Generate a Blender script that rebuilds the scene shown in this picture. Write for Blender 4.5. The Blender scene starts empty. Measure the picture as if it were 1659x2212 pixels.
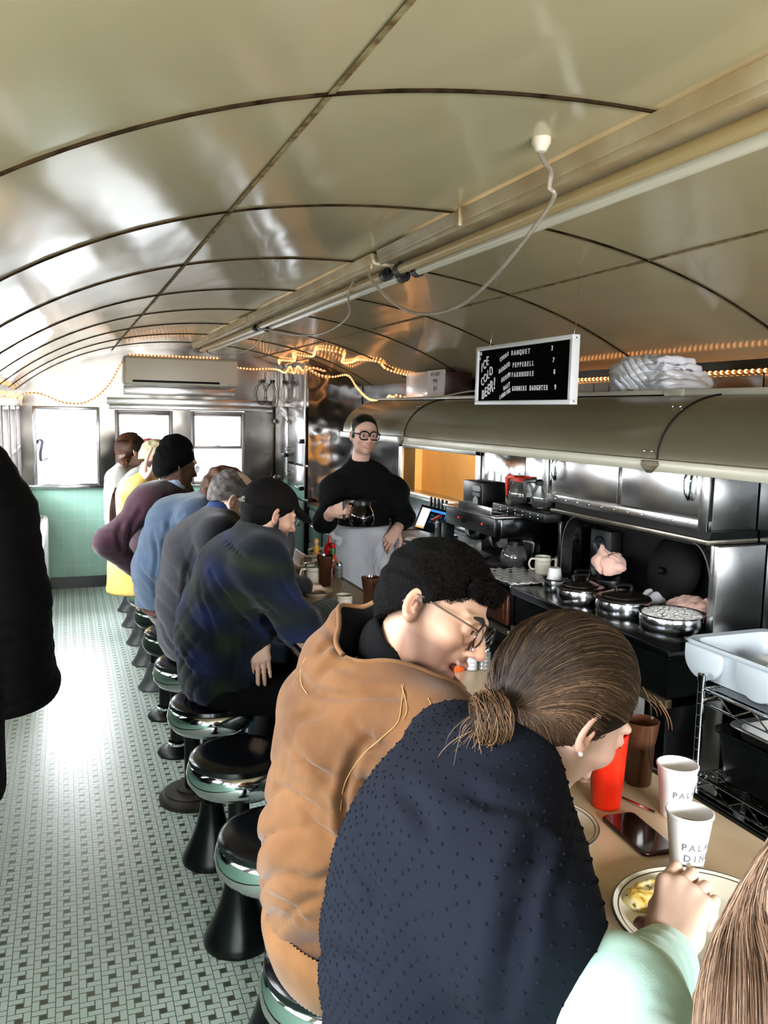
import bpy, bmesh, math, random
import numpy as np
from mathutils import Vector, Matrix
random.seed(7)
PI = math.pi
sc = bpy.context.scene
col = sc.collection

# ---------------------------------------------------------------- camera
cam_d = bpy.data.cameras.new('camera'); cam = bpy.data.objects.new('camera', cam_d); col.objects.link(cam)
sc.camera = cam
_F, _W, _Hh = 1790.0, 1659, 2212
_dy = np.array([138-829.5, 878-1106, _F]); _dy /= np.linalg.norm(_dy)
_dx = np.array([5500-829.5, 985-1106, _F]); _dx -= _dx.dot(_dy)*_dy; _dx /= np.linalg.norm(_dx)
_dz = np.cross(_dx, _dy)
_dz = _dz if _dz[1] < 0 else -_dz
_R = np.array([_dx, _dy, _dz])
IR, ID, IW = Vector(_R[:,0]), Vector(_R[:,1]), Vector(_R[:,2])     # image right, image down, view direction in the room
cam.matrix_world = Matrix(((IR.x,-ID.x,-IW.x,0),(IR.y,-ID.y,-IW.y,0),(IR.z,-ID.z,-IW.z,1.8),(0,0,0,1)))
cam_d.sensor_fit = 'VERTICAL'; cam_d.sensor_height = 24.0; cam_d.lens = 24.0*_F/_Hh
cam_d.clip_start = 0.02; cam_d.clip_end = 200

# ---------------------------------------------------------------- light and exposure
sc.view_settings.view_transform = 'Standard'
try: sc.view_settings.look = 'None'
except Exception: pass
sc.view_settings.gamma = 1; sc.view_settings.use_curve_mapping = False
sc.view_settings.exposure = 1.15
sc.cycles.max_bounces = 7; sc.cycles.diffuse_bounces = 4; sc.cycles.glossy_bounces = 4
sc.cycles.transmission_bounces = 6; sc.cycles.transparent_max_bounces = 12
sc.cycles.caustics_reflective = False; sc.cycles.caustics_refractive = False
sc.cycles.sample_clamp_indirect = 6.0
sc.cycles.use_denoising = True; sc.cycles.use_adaptive_sampling = True; sc.cycles.adaptive_threshold = 0.02; sc.cycles.adaptive_min_samples = 12
w = bpy.data.worlds.new('overcast'); sc.world = w; w.use_nodes = True
w.node_tree.nodes['Background'].inputs[0].default_value = (0.93, 0.97, 1.0, 1)
w.node_tree.nodes['Background'].inputs[1].default_value = 1.3

def area(name, loc, normal, sx, sy, power, color=(1,1,1), up='Z'):
    d = bpy.data.lights.new(name, 'AREA'); d.shape = 'RECTANGLE'; d.size = sx; d.size_y = sy
    d.energy = power; d.color = color
    o = bpy.data.objects.new(name, d); col.objects.link(o); o.location = loc
    o.rotation_euler = Vector(normal).to_track_quat('-Z', 'Y' if up != 'Z' else 'Y').to_euler()
    q = Vector(normal).to_track_quat('-Z', 'Y'); o.rotation_mode = 'QUATERNION'; o.rotation_quaternion = q
    return o
# daylight outside the windows (the bright overcast sky)
for _y, _p in ((-.6, 300), (2.0, 320), (4.6, 320), (7.2, 320)):
    area('daylight_side', (-1.35, _y, 2.25), (.80, 0, -0.60), 2.6, 1.5, _p, (0.95,0.98,1.0))
area('daylight_end', (0.75, 9.6, 2.2), (0, -.80, -0.60), 2.6, 1.5, 300, (0.95,0.98,1.0))
area('daylight_back', (0.9, -2.4, 1.9), (0, .93, -0.35), 2.6, 1.4, 300, (0.96,0.98,1.0))

# ---------------------------------------------------------------- materials
def newmat(name):
    m = bpy.data.materials.new(name); m.use_nodes = True
    return m, m.node_tree, m.node_tree.nodes['Principled BSDF']
def lin(c):
    if isinstance(c, str):
        c = c.lstrip('#'); c = [int(c[i:i+2],16)/255 for i in (0,2,4)]
    return tuple(((x/12.92) if x <= .04045 else ((x+.055)/1.055)**2.4) for x in c[:3]) + (1,)
_mc = {}
def mat(name, color, rough=.6, metal=0.0, bump=0.0, bscale=80, noise=0.0, nscale=6, color2=None, coat=0, sheen=0, emit=0, emitc=None, spec=None, sss=0, stretch=None, alpha=None):
    if name in _mc: return _mc[name]
    m, nt, b = newmat(name); N = nt.nodes; L = nt.links
    b.inputs['Base Color'].default_value = lin(color); b.inputs['Roughness'].default_value = rough
    b.inputs['Metallic'].default_value = metal
    if coat: b.inputs['Coat Weight'].default_value = coat; b.inputs['Coat Roughness'].default_value = .08
    if sheen: b.inputs['Sheen Weight'].default_value = sheen
    if spec is not None: b.inputs['Specular IOR Level'].default_value = spec
    if sss:
        b.inputs['Subsurface Weight'].default_value = sss; b.inputs['Subsurface Radius'].default_value = (.012,.005,.003)
        b.inputs['Subsurface Scale'].default_value = .6
    if emit:
        b.inputs['Emission Color'].default_value = lin(emitc or color); b.inputs['Emission Strength'].default_value = emit
    if noise or bump:
        tc = N.new('ShaderNodeTexCoord'); src = tc.outputs['Object']
        if stretch:
            mp = N.new('ShaderNodeMapping'); L.new(src, mp.inputs[0]); mp.inputs['Scale'].default_value = stretch; src = mp.outputs[0]
    if noise:
        n = N.new('ShaderNodeTexNoise'); n.inputs['Scale'].default_value = nscale; n.inputs['Detail'].default_value = 5; L.new(src, n.inputs['Vector'])
        r = N.new('ShaderNodeValToRGB'); c2 = lin(color2) if color2 else tuple(x*(1-noise) for x in lin(color)[:3])+(1,)
        r.color_ramp.elements[0].position = .35; r.color_ramp.elements[1].position = .68
        r.color_ramp.elements[0].color = c2; r.color_ramp.elements[1].color = lin(color)
        L.new(n.outputs['Fac'], r.inputs[0]); L.new(r.outputs[0], b.inputs['Base Color'])
    if bump:
        n = N.new('ShaderNodeTexNoise'); n.inputs['Scale'].default_value = bscale; n.inputs['Detail'].default_value = 3; L.new(src, n.inputs['Vector'])
        bp = N.new('ShaderNodeBump'); bp.inputs['Strength'].default_value = bump; bp.inputs['Distance'].default_value = .01
        L.new(n.outputs['Fac'], bp.inputs['Height']); L.new(bp.outputs[0], b.inputs['Normal'])
    _mc[name] = m
    return m
def math_node(nt, op, a, b=None, c=None):
    n = nt.nodes.new('ShaderNodeMath'); n.operation = op
    for i, v in enumerate((a, b, c)):
        if v is None: continue
        if isinstance(v, (int, float)): n.inputs[i].default_value = v
        else: nt.links.new(v, n.inputs[i])
    return n.outputs[0]
def mixc(nt, f, a, b):
    n = nt.nodes.new('ShaderNodeMix'); n.data_type = 'RGBA'
    for i, v in ((0, f), (6, a), (7, b)):
        if isinstance(v, (int, float)): n.inputs[i].default_value = v
        elif isinstance(v, tuple): n.inputs[i].default_value = v
        else: nt.links.new(v, n.inputs[i])
    return n.outputs[2]
def glass_mat(name, tint=(1,1,1), refl=.08, rough=.02, dens=0.0):
    if name in _mc: return _mc[name]
    m, nt, b = newmat(name); N = nt.nodes; L = nt.links
    N.remove(b); out = [x for x in N if x.type == 'OUTPUT_MATERIAL'][0]
    t = N.new('ShaderNodeBsdfTransparent'); t.inputs[0].default_value = (*tint, 1)
    g = N.new('ShaderNodeBsdfGlossy'); g.inputs['Roughness'].default_value = rough
    lw = N.new('ShaderNodeLayerWeight'); lw.inputs[0].default_value = .25
    f = math_node(nt, 'MULTIPLY_ADD', lw.outputs['Fresnel'], .7, refl)
    f = math_node(nt, 'MINIMUM', f, .85)
    mx = N.new('ShaderNodeMixShader'); L.new(f, mx.inputs[0]); L.new(t.outputs[0], mx.inputs[1]); L.new(g.outputs[0], mx.inputs[2])
    if dens:
        d = N.new('ShaderNodeBsdfDiffuse'); d.inputs[0].default_value = (*tint, 1)
        m2 = N.new('ShaderNodeMixShader'); m2.inputs[0].default_value = dens; L.new(mx.outputs[0], m2.inputs[1]); L.new(d.outputs[0], m2.inputs[2]); mx = m2
    L.new(mx.outputs[0], out.inputs[0]); _mc[name] = m
    return m
def vcol_mat(name, rough=.5, sss=0, bump=0, bscale=200, spec=.4, sheen=0, stretch=None, coat=0):
    if name in _mc: return _mc[name]
    m, nt, b = newmat(name); N = nt.nodes; L = nt.links
    a = N.new('ShaderNodeAttribute'); a.attribute_name = 'col'
    L.new(a.outputs['Color'], b.inputs['Base Color']); b.inputs['Roughness'].default_value = rough; b.inputs['Specular IOR Level'].default_value = spec
    if sheen: b.inputs['Sheen Weight'].default_value = sheen
    if coat: b.inputs['Coat Weight'].default_value = coat
    if sss:
        b.inputs['Subsurface Weight'].default_value = sss; b.inputs['Subsurface Radius'].default_value = (.012,.004,.002); b.inputs['Subsurface Scale'].default_value = .5
    if bump:
        tc = N.new('ShaderNodeTexCoord'); src = tc.outputs['Object']
        if stretch:
            mp = N.new('ShaderNodeMapping'); L.new(src, mp.inputs[0]); mp.inputs['Scale'].default_value = stretch; src = mp.outputs[0]
        n = N.new('ShaderNodeTexNoise'); n.inputs['Scale'].default_value = bscale; n.inputs['Detail'].default_value = 4; L.new(src, n.inputs['Vector'])
        bp = N.new('ShaderNodeBump'); bp.inputs['Strength'].default_value = bump; bp.inputs['Distance'].default_value = .004
        L.new(n.outputs['Fac'], bp.inputs['Height']); L.new(bp.outputs[0], b.inputs['Normal'])
    _mc[name] = m
    return m

# ---------------------------------------------------------------- objects, things and parts
def link_mesh(name, me, mats, parent=None, smooth=35):
    if smooth:
        me.polygons.foreach_set('use_smooth', [True]*len(me.polygons))
        if smooth < 179: me.set_sharp_from_angle(angle=math.radians(smooth))
    for m in (mats if isinstance(mats, (list, tuple)) else [mats]): me.materials.append(m)
    o = bpy.data.objects.new(name, me); col.objects.link(o)
    if parent is not None:
        o.parent = parent
        if parent.parent is None and parent.type == 'EMPTY': o.matrix_parent_inverse = parent.matrix_basis.inverted()
    return o
def tag(o, label=None, cat=None, group=None, kind=None):
    if label: o['label'] = label
    if cat: o['category'] = cat
    if group: o['group'] = group
    if kind: o['kind'] = kind
    return o
def thing(name, label, cat, loc=(0,0,0), rotz=0, group=None):
    o = bpy.data.objects.new(name, None); col.objects.link(o); o.empty_display_size = .05
    o.location = loc; o.rotation_euler = (0,0,rotz)
    return tag(o, label, cat, group)
def copy_tree(o, parent=None):
    c = o.copy(); col.objects.link(c)
    if parent is not None: c.parent = parent
    for ch in list(o.children): copy_tree(ch, c)
    return c
def dup(root, dx=0, dy=0, dz=0, label=None, group=None, rot=None):
    c = copy_tree(root); c.location = (root.location.x+dx, root.location.y+dy, root.location.z+dz)
    if rot is not None: c.rotation_euler.z = rot
    if label: c['label'] = label
    if group: c['group'] = group
    return c

class MB:
    def __init__(s): s.bm = bmesh.new()
    def _mi(s, f0, mi):
        if mi:
            s.bm.faces.ensure_lookup_table()
            for f in s.bm.faces[f0:]: f.material_index = mi
    def box(s, x0, x1, y0, y1, z0, z1, bev=0, mi=0, M=None, seg=2):
        b = bmesh.new(); r = bmesh.ops.create_cube(b, size=1)
        for v in b.verts: v.co = Vector(((x0+x1)/2+v.co.x*(x1-x0), (y0+y1)/2+v.co.y*(y1-y0), (z0+z1)/2+v.co.z*(z1-z0)))
        if bev: bmesh.ops.bevel(b, geom=b.edges[:], offset=bev, segments=seg, profile=.5, affect='EDGES')
        return s.merge(b, mi, M)
    def merge(s, b, mi=0, M=None):
        if M is not None: bmesh.ops.transform(b, matrix=M, verts=b.verts)
        for f in b.faces: f.material_index = mi if mi else f.material_index
        me = bpy.data.meshes.new('tmp'); b.to_mesh(me); b.free()
        s.bm.from_mesh(me); bpy.data.meshes.remove(me)
        return s
    def lathe(s, prof, c=(0,0,0), n=24, mi=0, M=None, sx=1, sy=1):
        b = bmesh.new(); rings = []
        for r, z in prof:
            if r < 1e-6: rings.append([b.verts.new((c[0], c[1], c[2]+z))])
            else: rings.append([b.verts.new((c[0]+sx*r*math.cos(2*PI*i/n), c[1]+sy*r*math.sin(2*PI*i/n), c[2]+z)) for i in range(n)])
        for a, d in zip(rings, rings[1:]):
            for i in range(n):
                j = (i+1) % n
                if len(a) == 1 and len(d) == 1: continue
                if len(a) == 1: b.faces.new((a[0], d[j], d[i]))
                elif len(d) == 1: b.faces.new((a[i], a[j], d[0]))
                else: b.faces.new((a[i], a[j], d[j], d[i]))
        bmesh.ops.recalc_face_normals(b, faces=b.faces)
        return s.merge(b, mi, M)
    def tube(s, pts, r, n=8, mi=0, closed=False, caps=True, M=None, flat=1.0):
        pts = [Vector(p) for p in pts]; m = len(pts); rr = r if isinstance(r, (list, tuple)) else [r]*m
        b = bmesh.new(); rings = []; up = None
        for i, p in enumerate(pts):
            t = (pts[(i+1) % m]-pts[i-1]) if closed else (pts[min(i+1,m-1)]-pts[max(i-1,0)])
            if t.length < 1e-9: t = Vector((0,0,1))
            t.normalize()
            if up is None: up = Vector((0,0,1)) if abs(t.z) < .9 else Vector((1,0,0))
            a = t.cross(up)
            if a.length < 1e-6: a = t.orthogonal()
            a.normalize(); up = a.cross(t).normalized()
            rings.append([b.verts.new(p+rr[i]*(a*math.cos(2*PI*k/n)+up*math.sin(2*PI*k/n)*flat)) for k in range(n)])
        R = range(m) if closed else range(m-1)
        for i in R:
            a, d = rings[i], rings[(i+1) % m]
            for k in range(n):
                j = (k+1) % n; b.faces.new((a[k], a[j], d[j], d[k]))
        if caps and not closed:
            b.faces.new(rings[0]); b.faces.new(rings[-1][::-1])
        bmesh.ops.recalc_face_normals(b, faces=b.faces)
        return s.merge(b, mi, M)
    def cyl(s, p0, p1, r0, r1=None, n=16, mi=0): return s.tube([p0, p1], [r0, r0 if r1 is None else r1], n, mi)
    def ball(s, c, r, n=16, mi=0, M=None):
        b = bmesh.new(); bmesh.ops.create_uvsphere(b, u_segments=n, v_segments=max(6, n//2), radius=1)
        r = (r, r, r) if isinstance(r, (int, float)) else r
        for v in b.verts: v.co = Vector((c[0]+v.co.x*r[0], c[1]+v.co.y*r[1], c[2]+v.co.z*r[2]))
        return s.merge(b, mi, M)
    def prism(s, poly, axis, a, d, mi=0, M=None, bev=0):
        b = bmesh.new()
        def P(u, v, t): return {'x': (t, u, v), 'y': (u, t, v), 'z': (u, v, t)}[axis]
        A = [b.verts.new(P(u, v, a)) for u, v in poly]; B = [b.verts.new(P(u, v, d)) for u, v in poly]
        b.faces.new(A); b.faces.new(B[::-1]); n = len(poly)
        for i in range(n): b.faces.new((A[i], B[i], B[(i+1) % n], A[(i+1) % n]))
        bmesh.ops.recalc_face_normals(b, faces=b.faces)
        if bev: bmesh.ops.bevel(b, geom=b.edges[:], offset=bev, segments=2, profile=.5, affect='EDGES')
        return s.merge(b, mi, M)
    def grid(s, P, mi=0):                       # P[i][j] points
        V = [[s.bm.verts.new(p) for p in row] for row in P]; f0 = len(s.bm.faces)
        for i in range(len(V)-1):
            for j in range(len(V[0])-1): s.bm.faces.new((V[i][j], V[i+1][j], V[i+1][j+1], V[i][j+1]))
        s._mi(f0, mi); return s
    def build(s, name, mats, parent=None, smooth=35):
        me = bpy.data.meshes.new(name); s.bm.to_mesh(me); s.bm.free()
        return link_mesh(name, me, mats, parent, smooth)
def smooth_path(pts, k=8, closed=False):
    pts = [Vector(p) for p in pts]; out = []; n = len(pts)
    for i in range(n if closed else n-1):
        p0, p1, p2, p3 = (pts[(i-1) % n], pts[i], pts[(i+1) % n], pts[(i+2) % n]) if closed else (pts[max(i-1,0)], pts[i], pts[i+1], pts[min(i+2,n-1)])
        for j in range(k):
            t = j/k
            out.append(.5*((2*p1)+(p2-p0)*t+(2*p0-5*p1+4*p2-p3)*t*t+(3*p1-p0-3*p2+p3)*t**3))
    if not closed: out.append(pts[-1])
    return out
def text_mesh(s, size, align='LEFT', ext=.0006, font=None, sx=1, bold=0):
    c = bpy.data.curves.new('t', 'FONT'); c.body = s; c.size = size; c.align_x = align; c.extrude = ext; c.offset = bold
    o = bpy.data.objects.new('t', c); col.objects.link(o)
    dg = bpy.context.evaluated_depsgraph_get(); me = bpy.data.meshes.new_from_object(o.evaluated_get(dg))
    bpy.data.objects.remove(o); bpy.data.curves.remove(c)
    b = bmesh.new(); b.from_mesh(me); bpy.data.meshes.remove(me)
    if sx != 1: bmesh.ops.scale(b, vec=(sx,1,1), verts=b.verts)
    return b

# ---------------------------------------------------------------- signed-distance modelling, meshed with surface nets
def V3(p): return np.array([float(p[0]), float(p[1]), float(p[2])], dtype=np.float32)
class SDF:
    def __init__(s, lo, hi, h):
        s.lo = V3(lo); s.h = h; s.n = np.ceil((V3(hi)-s.lo)/h).astype(int)+1
        s.D = np.full(s.n, .5, dtype=np.float32)
        s.ax = [s.lo[i]+h*np.arange(s.n[i], dtype=np.float32) for i in range(3)]
    def blk(s, lo, hi):
        a = np.maximum(np.floor((V3(lo)-s.lo)/s.h).astype(int), 0); b = np.minimum(np.ceil((V3(hi)-s.lo)/s.h).astype(int)+1, s.n)
        if np.any(b <= a): return None
        sl = tuple(slice(a[i], b[i]) for i in range(3))
        return sl, s.ax[0][sl[0]][:,None,None], s.ax[1][sl[1]][None,:,None], s.ax[2][sl[2]][None,None,:]
    def put(s, sl, d, k, op):
        A = s.D[sl]
        if op == 'add':
            if k > 0:
                h = np.maximum(k-np.abs(A-d), 0)/k; s.D[sl] = np.minimum(A, d)-h*h*k*.25
            else: s.D[sl] = np.minimum(A, d)
        elif op == 'sub':
            d = -d
            if k > 0:
                h = np.maximum(k-np.abs(A-d), 0)/k; s.D[sl] = np.maximum(A, d)+h*h*k*.25
            else: s.D[sl] = np.maximum(A, d)
        elif op == 'int': s.D[sl] = np.maximum(A, d)
    def cone(s, a, b, ra, rb=None, k=.02, op='add', sc=(1,1,1)):
        rb = ra if rb is None else rb; a = V3(a); b = V3(b); m = max(ra, rb)+k+3*s.h
        q = s.blk(np.minimum(a, b)-m, np.maximum(a, b)+m)
        if q is None: return s
        sl, X, Y, Z = q; ab = b-a; L = float(ab.dot(ab))+1e-12
        t = np.clip(((X-a[0])*ab[0]+(Y-a[1])*ab[1]+(Z-a[2])*ab[2])/L, 0, 1)
        d = np.sqrt((X-a[0]-t*ab[0])**2+(Y-a[1]-t*ab[1])**2+(Z-a[2]-t*ab[2])**2)-(ra+(rb-ra)*t)
        s.put(sl, d, k, op); return s
    def chain(s, pts, rs, k=.02, op='add'):
        for i in range(len(pts)-1): s.cone(pts[i], pts[i+1], rs[i], rs[i+1], k, op)
        return s
    def ell(s, c, r, k=.02, op='add', ax=None):
        c = V3(c); r = V3(r if hasattr(r, '__len__') else (r,r,r)); m = float(r.max())+k+3*s.h
        q = s.blk(c-m, c+m)
        if q is None: return s
        sl, X, Y, Z = q; X = X-c[0]; Y = Y-c[1]; Z = Z-c[2]
        if ax is not None:
            A = [V3(a) for a in ax]; X, Y, Z = [X*a[0]+Y*a[1]+Z*a[2] for a in A]
        k0 = np.sqrt((X/r[0])**2+(Y/r[1])**2+(Z/r[2])**2)+1e-6; k1 = np.sqrt((X/r[0]**2)**2+(Y/r[1]**2)**2+(Z/r[2]**2)**2)+1e-6
        d = k0*(k0-1)/k1; s.put(sl, d, k, op); return s
    def rbox(s, c, r, rad=.01, k=.02, op='add', ax=None):
        c = V3(c); r = V3(r); m = float(np.linalg.norm(r))+k+3*s.h; q = s.blk(c-m, c+m)
        if q is None: return s
        sl, X, Y, Z = q; X = X-c[0]; Y = Y-c[1]; Z = Z-c[2]
        if ax is not None:
            A = [V3(a) for a in ax]; X, Y, Z = [X*a[0]+Y*a[1]+Z*a[2] for a in A]
        qx, qy, qz = np.abs(X)-r[0]+rad, np.abs(Y)-r[1]+rad, np.abs(Z)-r[2]+rad
        d = np.sqrt(np.maximum(qx,0)**2+np.maximum(qy,0)**2+np.maximum(qz,0)**2)+np.minimum(np.maximum(qx, np.maximum(qy, qz)), 0)-rad
        s.put(sl, d, k, op); return s
    def cut(s, p, n):                     # keep the side n points away from
        p = V3(p); n = V3(n); n /= np.linalg.norm(n)
        d = (s.ax[0][:,None,None]-p[0])*n[0]+(s.ax[1][None,:,None]-p[1])*n[1]+(s.ax[2][None,None,:]-p[2])*n[2]
        s.D = np.maximum(s.D, d.astype(np.float32)); return s
    def disp(s, fn):
        X, Y, Z = s.ax[0][:,None,None], s.ax[1][None,:,None], s.ax[2][None,None,:]
        s.D = s.D+fn(X, Y, Z).astype(np.float32); return s
    def folds(s, c, d, rad, freq, amp, seed=0, bend=1.0):
        c = V3(c); d = V3(d); d /= np.linalg.norm(d)+1e-9; q = s.blk(c-rad*1.6, c+rad*1.6)
        if q is None: return s
        sl, X, Y, Z = q; X = X-c[0]; Y = Y-c[1]; Z = Z-c[2]; r = np.random.RandomState(seed); e = np.cross(d, V3((.3,.2,.9))); e /= np.linalg.norm(e); g = np.cross(d, e); ph = r.rand(4)*6.28
        a = X*d[0]+Y*d[1]+Z*d[2]; b = X*e[0]+Y*e[1]+Z*e[2]; k = X*g[0]+Y*g[1]+Z*g[2]
        w = freq*(a+bend*.35*np.sin(7*b+ph[0])*.25+bend*.2*np.sin(13*k+ph[1])*.25+.35*b*(r.rand()-.5))+ph[2]
        rid = 1-np.abs(np.sin(w)); rid = rid**2.2
        fall = np.exp(-((X*X+Y*Y+Z*Z)/(rad*rad))**1.3)*(.65+.35*np.sin(9*b+ph[3]))
        s.D[sl] = s.D[sl]+(amp*rid*fall-amp*.25*fall).astype(np.float32); return s
    def nets(s):
        D = s.D; n = s.n; S = D < 0
        c = np.zeros(n-1, dtype=np.uint8)
        for i in (0,1):
            for j in (0,1):
                for k in (0,1): c += S[i:n[0]-1+i, j:n[1]-1+j, k:n[2]-1+k]
        act = (c > 0) & (c < 8); idx = np.argwhere(act)
        if len(idx) == 0: return np.zeros((0,3)), np.zeros((0,4), int)
        vid = np.full(n-1, -1, dtype=np.int32); vid[act] = np.arange(len(idx))
        P = np.zeros((len(idx),3)); W = np.zeros(len(idx)); I = idx
        offs = [(0,0,0),(1,0,0),(0,1,0),(1,1,0),(0,0,1),(1,0,1),(0,1,1),(1,1,1)]
        val = [D[I[:,0]+o[0], I[:,1]+o[1], I[:,2]+o[2]] for o in offs]
        for a in range(8):
            for b in range(a+1, 8):
                oa, ob = np.array(offs[a]), np.array(offs[b])
                if np.abs(oa-ob).sum() != 1: continue
                va, vb = val[a], val[b]; m = (va < 0) != (vb < 0)
                t = np.where(m, va/(va-vb+1e-12), 0)
                P += np.where(m[:,None], oa+t[:,None]*(ob-oa), 0); W += m
        P = s.lo+s.h*(I+P/W[:,None])
        F = []
        for d in range(3):
            sl0 = [slice(1,-1)]*3; sl0[d] = slice(0, -1); sl1 = list(sl0); sl1[d] = slice(1, None)
            A, B = S[tuple(sl0)], S[tuple(sl1)]; E = np.argwhere(A != B)
            if len(E) == 0: continue
            E0 = E.copy()
            for q in range(3):
                if q != d: E0[:,q] += 1
            inside = S[E0[:,0], E0[:,1], E0[:,2]]
            u, v = (d+1) % 3, (d+2) % 3
            def cell(du, dv):
                C = E0.copy(); C[:,u] -= du; C[:,v] -= dv; return vid[C[:,0], C[:,1], C[:,2]]
            q4 = np.stack([cell(1,1), cell(0,1), cell(0,0), cell(1,0)], 1)
            q4[~inside] = q4[~inside][:, ::-1]; F.append(q4)
        F = np.concatenate(F); F = F[(F >= 0).all(1)]
        return P, F
def mesh_from(parts, name='m', colors=None, relax=1):
    Vs = []; Fs = []; o = 0
    for P, F in parts:
        for _ in range(relax):                     # light smoothing
            if len(F) == 0: break
            acc = np.zeros_like(P); cnt = np.zeros(len(P))
            for a, b in ((0,1),(1,2),(2,3),(3,0)):
                np.add.at(acc, F[:,a], P[F[:,b]]); np.add.at(cnt, F[:,a], 1); np.add.at(acc, F[:,b], P[F[:,a]]); np.add.at(cnt, F[:,b], 1)
            P = .45*P+.55*acc/np.maximum(cnt,1)[:,None]
        Vs.append(P); Fs.append(F+o); o += len(P)
    P = np.concatenate(Vs); F = np.concatenate(Fs)
    col_all = colors(P) if colors is not None else None
    us = np.zeros(len(P), bool); us[F.ravel()] = True
    if not us.all():
        mp_ = np.cumsum(us)-1; P = P[us]; F = mp_[F]; col_all = col_all[us] if col_all is not None else None
    me = bpy.data.meshes.new(name); me.vertices.add(len(P)); me.vertices.foreach_set('co', P.astype(np.float32).ravel())
    me.loops.add(F.size); me.loops.foreach_set('vertex_index', F.astype(np.int32).ravel())
    me.polygons.add(len(F)); me.polygons.foreach_set('loop_start', np.arange(0, F.size, 4, dtype=np.int32)); me.polygons.foreach_set('loop_total', np.full(len(F), 4, dtype=np.int32))
    me.update(calc_edges=True); me.validate()
    if colors is not None:
        C = np.ones((len(P),4), dtype=np.float32); C[:,:3] = col_all
        at = me.color_attributes.new('col', 'FLOAT_COLOR', 'POINT'); at.data.foreach_set('color', C.ravel())
    return me
def lumps(a=.004, f=18, seed=0, an=(1,1,1)):
    r = np.random.RandomState(seed); ph = r.rand(9)*6.28
    def fn(X, Y, Z):
        X, Y, Z = X*an[0], Y*an[1], Z*an[2]
        w = .5*np.sin(f*.5*X+ph[0]+1.3*np.sin(f*.4*Z+ph[1]))+.5*np.sin(f*.45*Y+ph[2]+1.2*np.sin(f*.5*X+ph[3]))
        return a*(np.sin(f*Z+2.2*w+ph[4])*.6+.5*np.sin(f*1.1*(X+Z)+2*w+ph[5])+.4*np.sin(f*.9*(Y-Z)+2*w+ph[6]))
    return fn
def frame(f, u):
    f = Vector(f).normalized(); u = Vector(u); u = (u-f*u.dot(f)).normalized(); return f, u.cross(f).normalized(), u   # forward, left, up
# ================================================================ THE ROOM
XL, XR, YF, YB, HC = -0.40, 2.65, 8.70, -1.70, 2.43
CXC = 1.13
def zc(x):
    d = x-CXC; b = .030 if d < 0 else .012
    return HC-.137*d*d-b*d**4
def ceil_pts(x0, x1, n=28, off=0): return [(x0+(x1-x0)*i/n, zc(x0+(x1-x0)*i/n)-off) for i in range(n+1)]

# -- materials of the shell
def floor_mat():
    m, nt, b = newmat('mosaic floor'); N = nt.nodes; L = nt.links
    g = N.new('ShaderNodeNewGeometry'); sp = N.new('ShaderNodeSeparateXYZ'); L.new(g.outputs['Position'], sp.inputs[0])
    P = .0672
    mx = lambda a, c=None, op='MULTIPLY': math_node(nt, op, a, c)
    u = mx(mx(sp.outputs[0], 1/P), None, 'FRACT'); v = mx(mx(mx(sp.outputs[1], 1/P), mx(mx(sp.outputs[0], 1/P), None, 'FLOOR'), 'ADD'), None, 'FRACT')
    u = mx(mx(sp.outputs[0], 1/P), None, 'FRACT')
    fl = mx(mx(sp.outputs[0], 1/P), None, 'FLOOR')
    v = mx(mx(mx(sp.outputs[1], 1/P), mx(fl, .07), 'ADD'), None, 'FRACT')
    gw = .026
    lt = lambda a, c: math_node(nt, 'LESS_THAN', a, c); gt = lambda a, c: math_node(nt, 'GREATER_THAN', a, c)
    near = lambda a, c, wd=gw: lt(math_node(nt, 'ABSOLUTE', mx(a, c, 'SUBTRACT')), wd)
    border = mx(near(math_node(nt, 'PINGPONG', u, .5), 0, gw*.8), near(math_node(nt, 'PINGPONG', v, .5), 0, gw*.8), 'MAXIMUM')
    a, c = .34, .66
    l1 = mx(near(u, a), lt(v, c)); l2 = mx(near(v, c), lt(u, c)); l3 = mx(near(u, c), gt(v, a)); l4 = mx(near(v, a), gt(u, a))
    grout = mx(mx(mx(border, l1, 'MAXIMUM'), mx(l2, l3, 'MAXIMUM'), 'MAXIMUM'), l4, 'MAXIMUM')
    dark = mx(mx(gt(u, a), lt(u, c)), mx(gt(v, a), lt(v, c)))
    n = N.new('ShaderNodeTexNoise'); n.inputs['Scale'].default_value = 1.3; n.inputs['Detail'].default_value = 4; L.new(g.outputs['Position'], n.inputs['Vector'])
    n2 = N.new('ShaderNodeTexWhiteNoise'); n2.noise_dimensions = '2D'
    cb = N.new('ShaderNodeCombineXYZ'); L.new(fl, cb.inputs[0]); L.new(mx(mx(sp.outputs[1], 1/P), None, 'FLOOR'), cb.inputs[1]); L.new(cb.outputs[0], n2.inputs[0])
    tile = mixc(nt, n.outputs['Fac'], lin('#dcebe2'), lin('#e8f4ec'))
    tile = mixc(nt, mx(n2.outputs[0], .16), tile, lin('#b3c6ba'))
    dk = mixc(nt, n2.outputs[0], lin('#454a33'), lin('#6a6b50'))
    c1 = mixc(nt, dark, tile, dk); c2 = mixc(nt, grout, c1, lin('#6a7268'))
    L.new(c2, b.inputs['Base Color']); b.inputs['Roughness'].default_value = .32
    bp = N.new('ShaderNodeBump'); bp.inputs['Strength'].default_value = .35; bp.inputs['Distance'].default_value = .002; bp.invert = True
    L.new(grout, bp.inputs['Height']); L.new(bp.outputs[0], b.inputs['Normal'])
    return m
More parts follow.
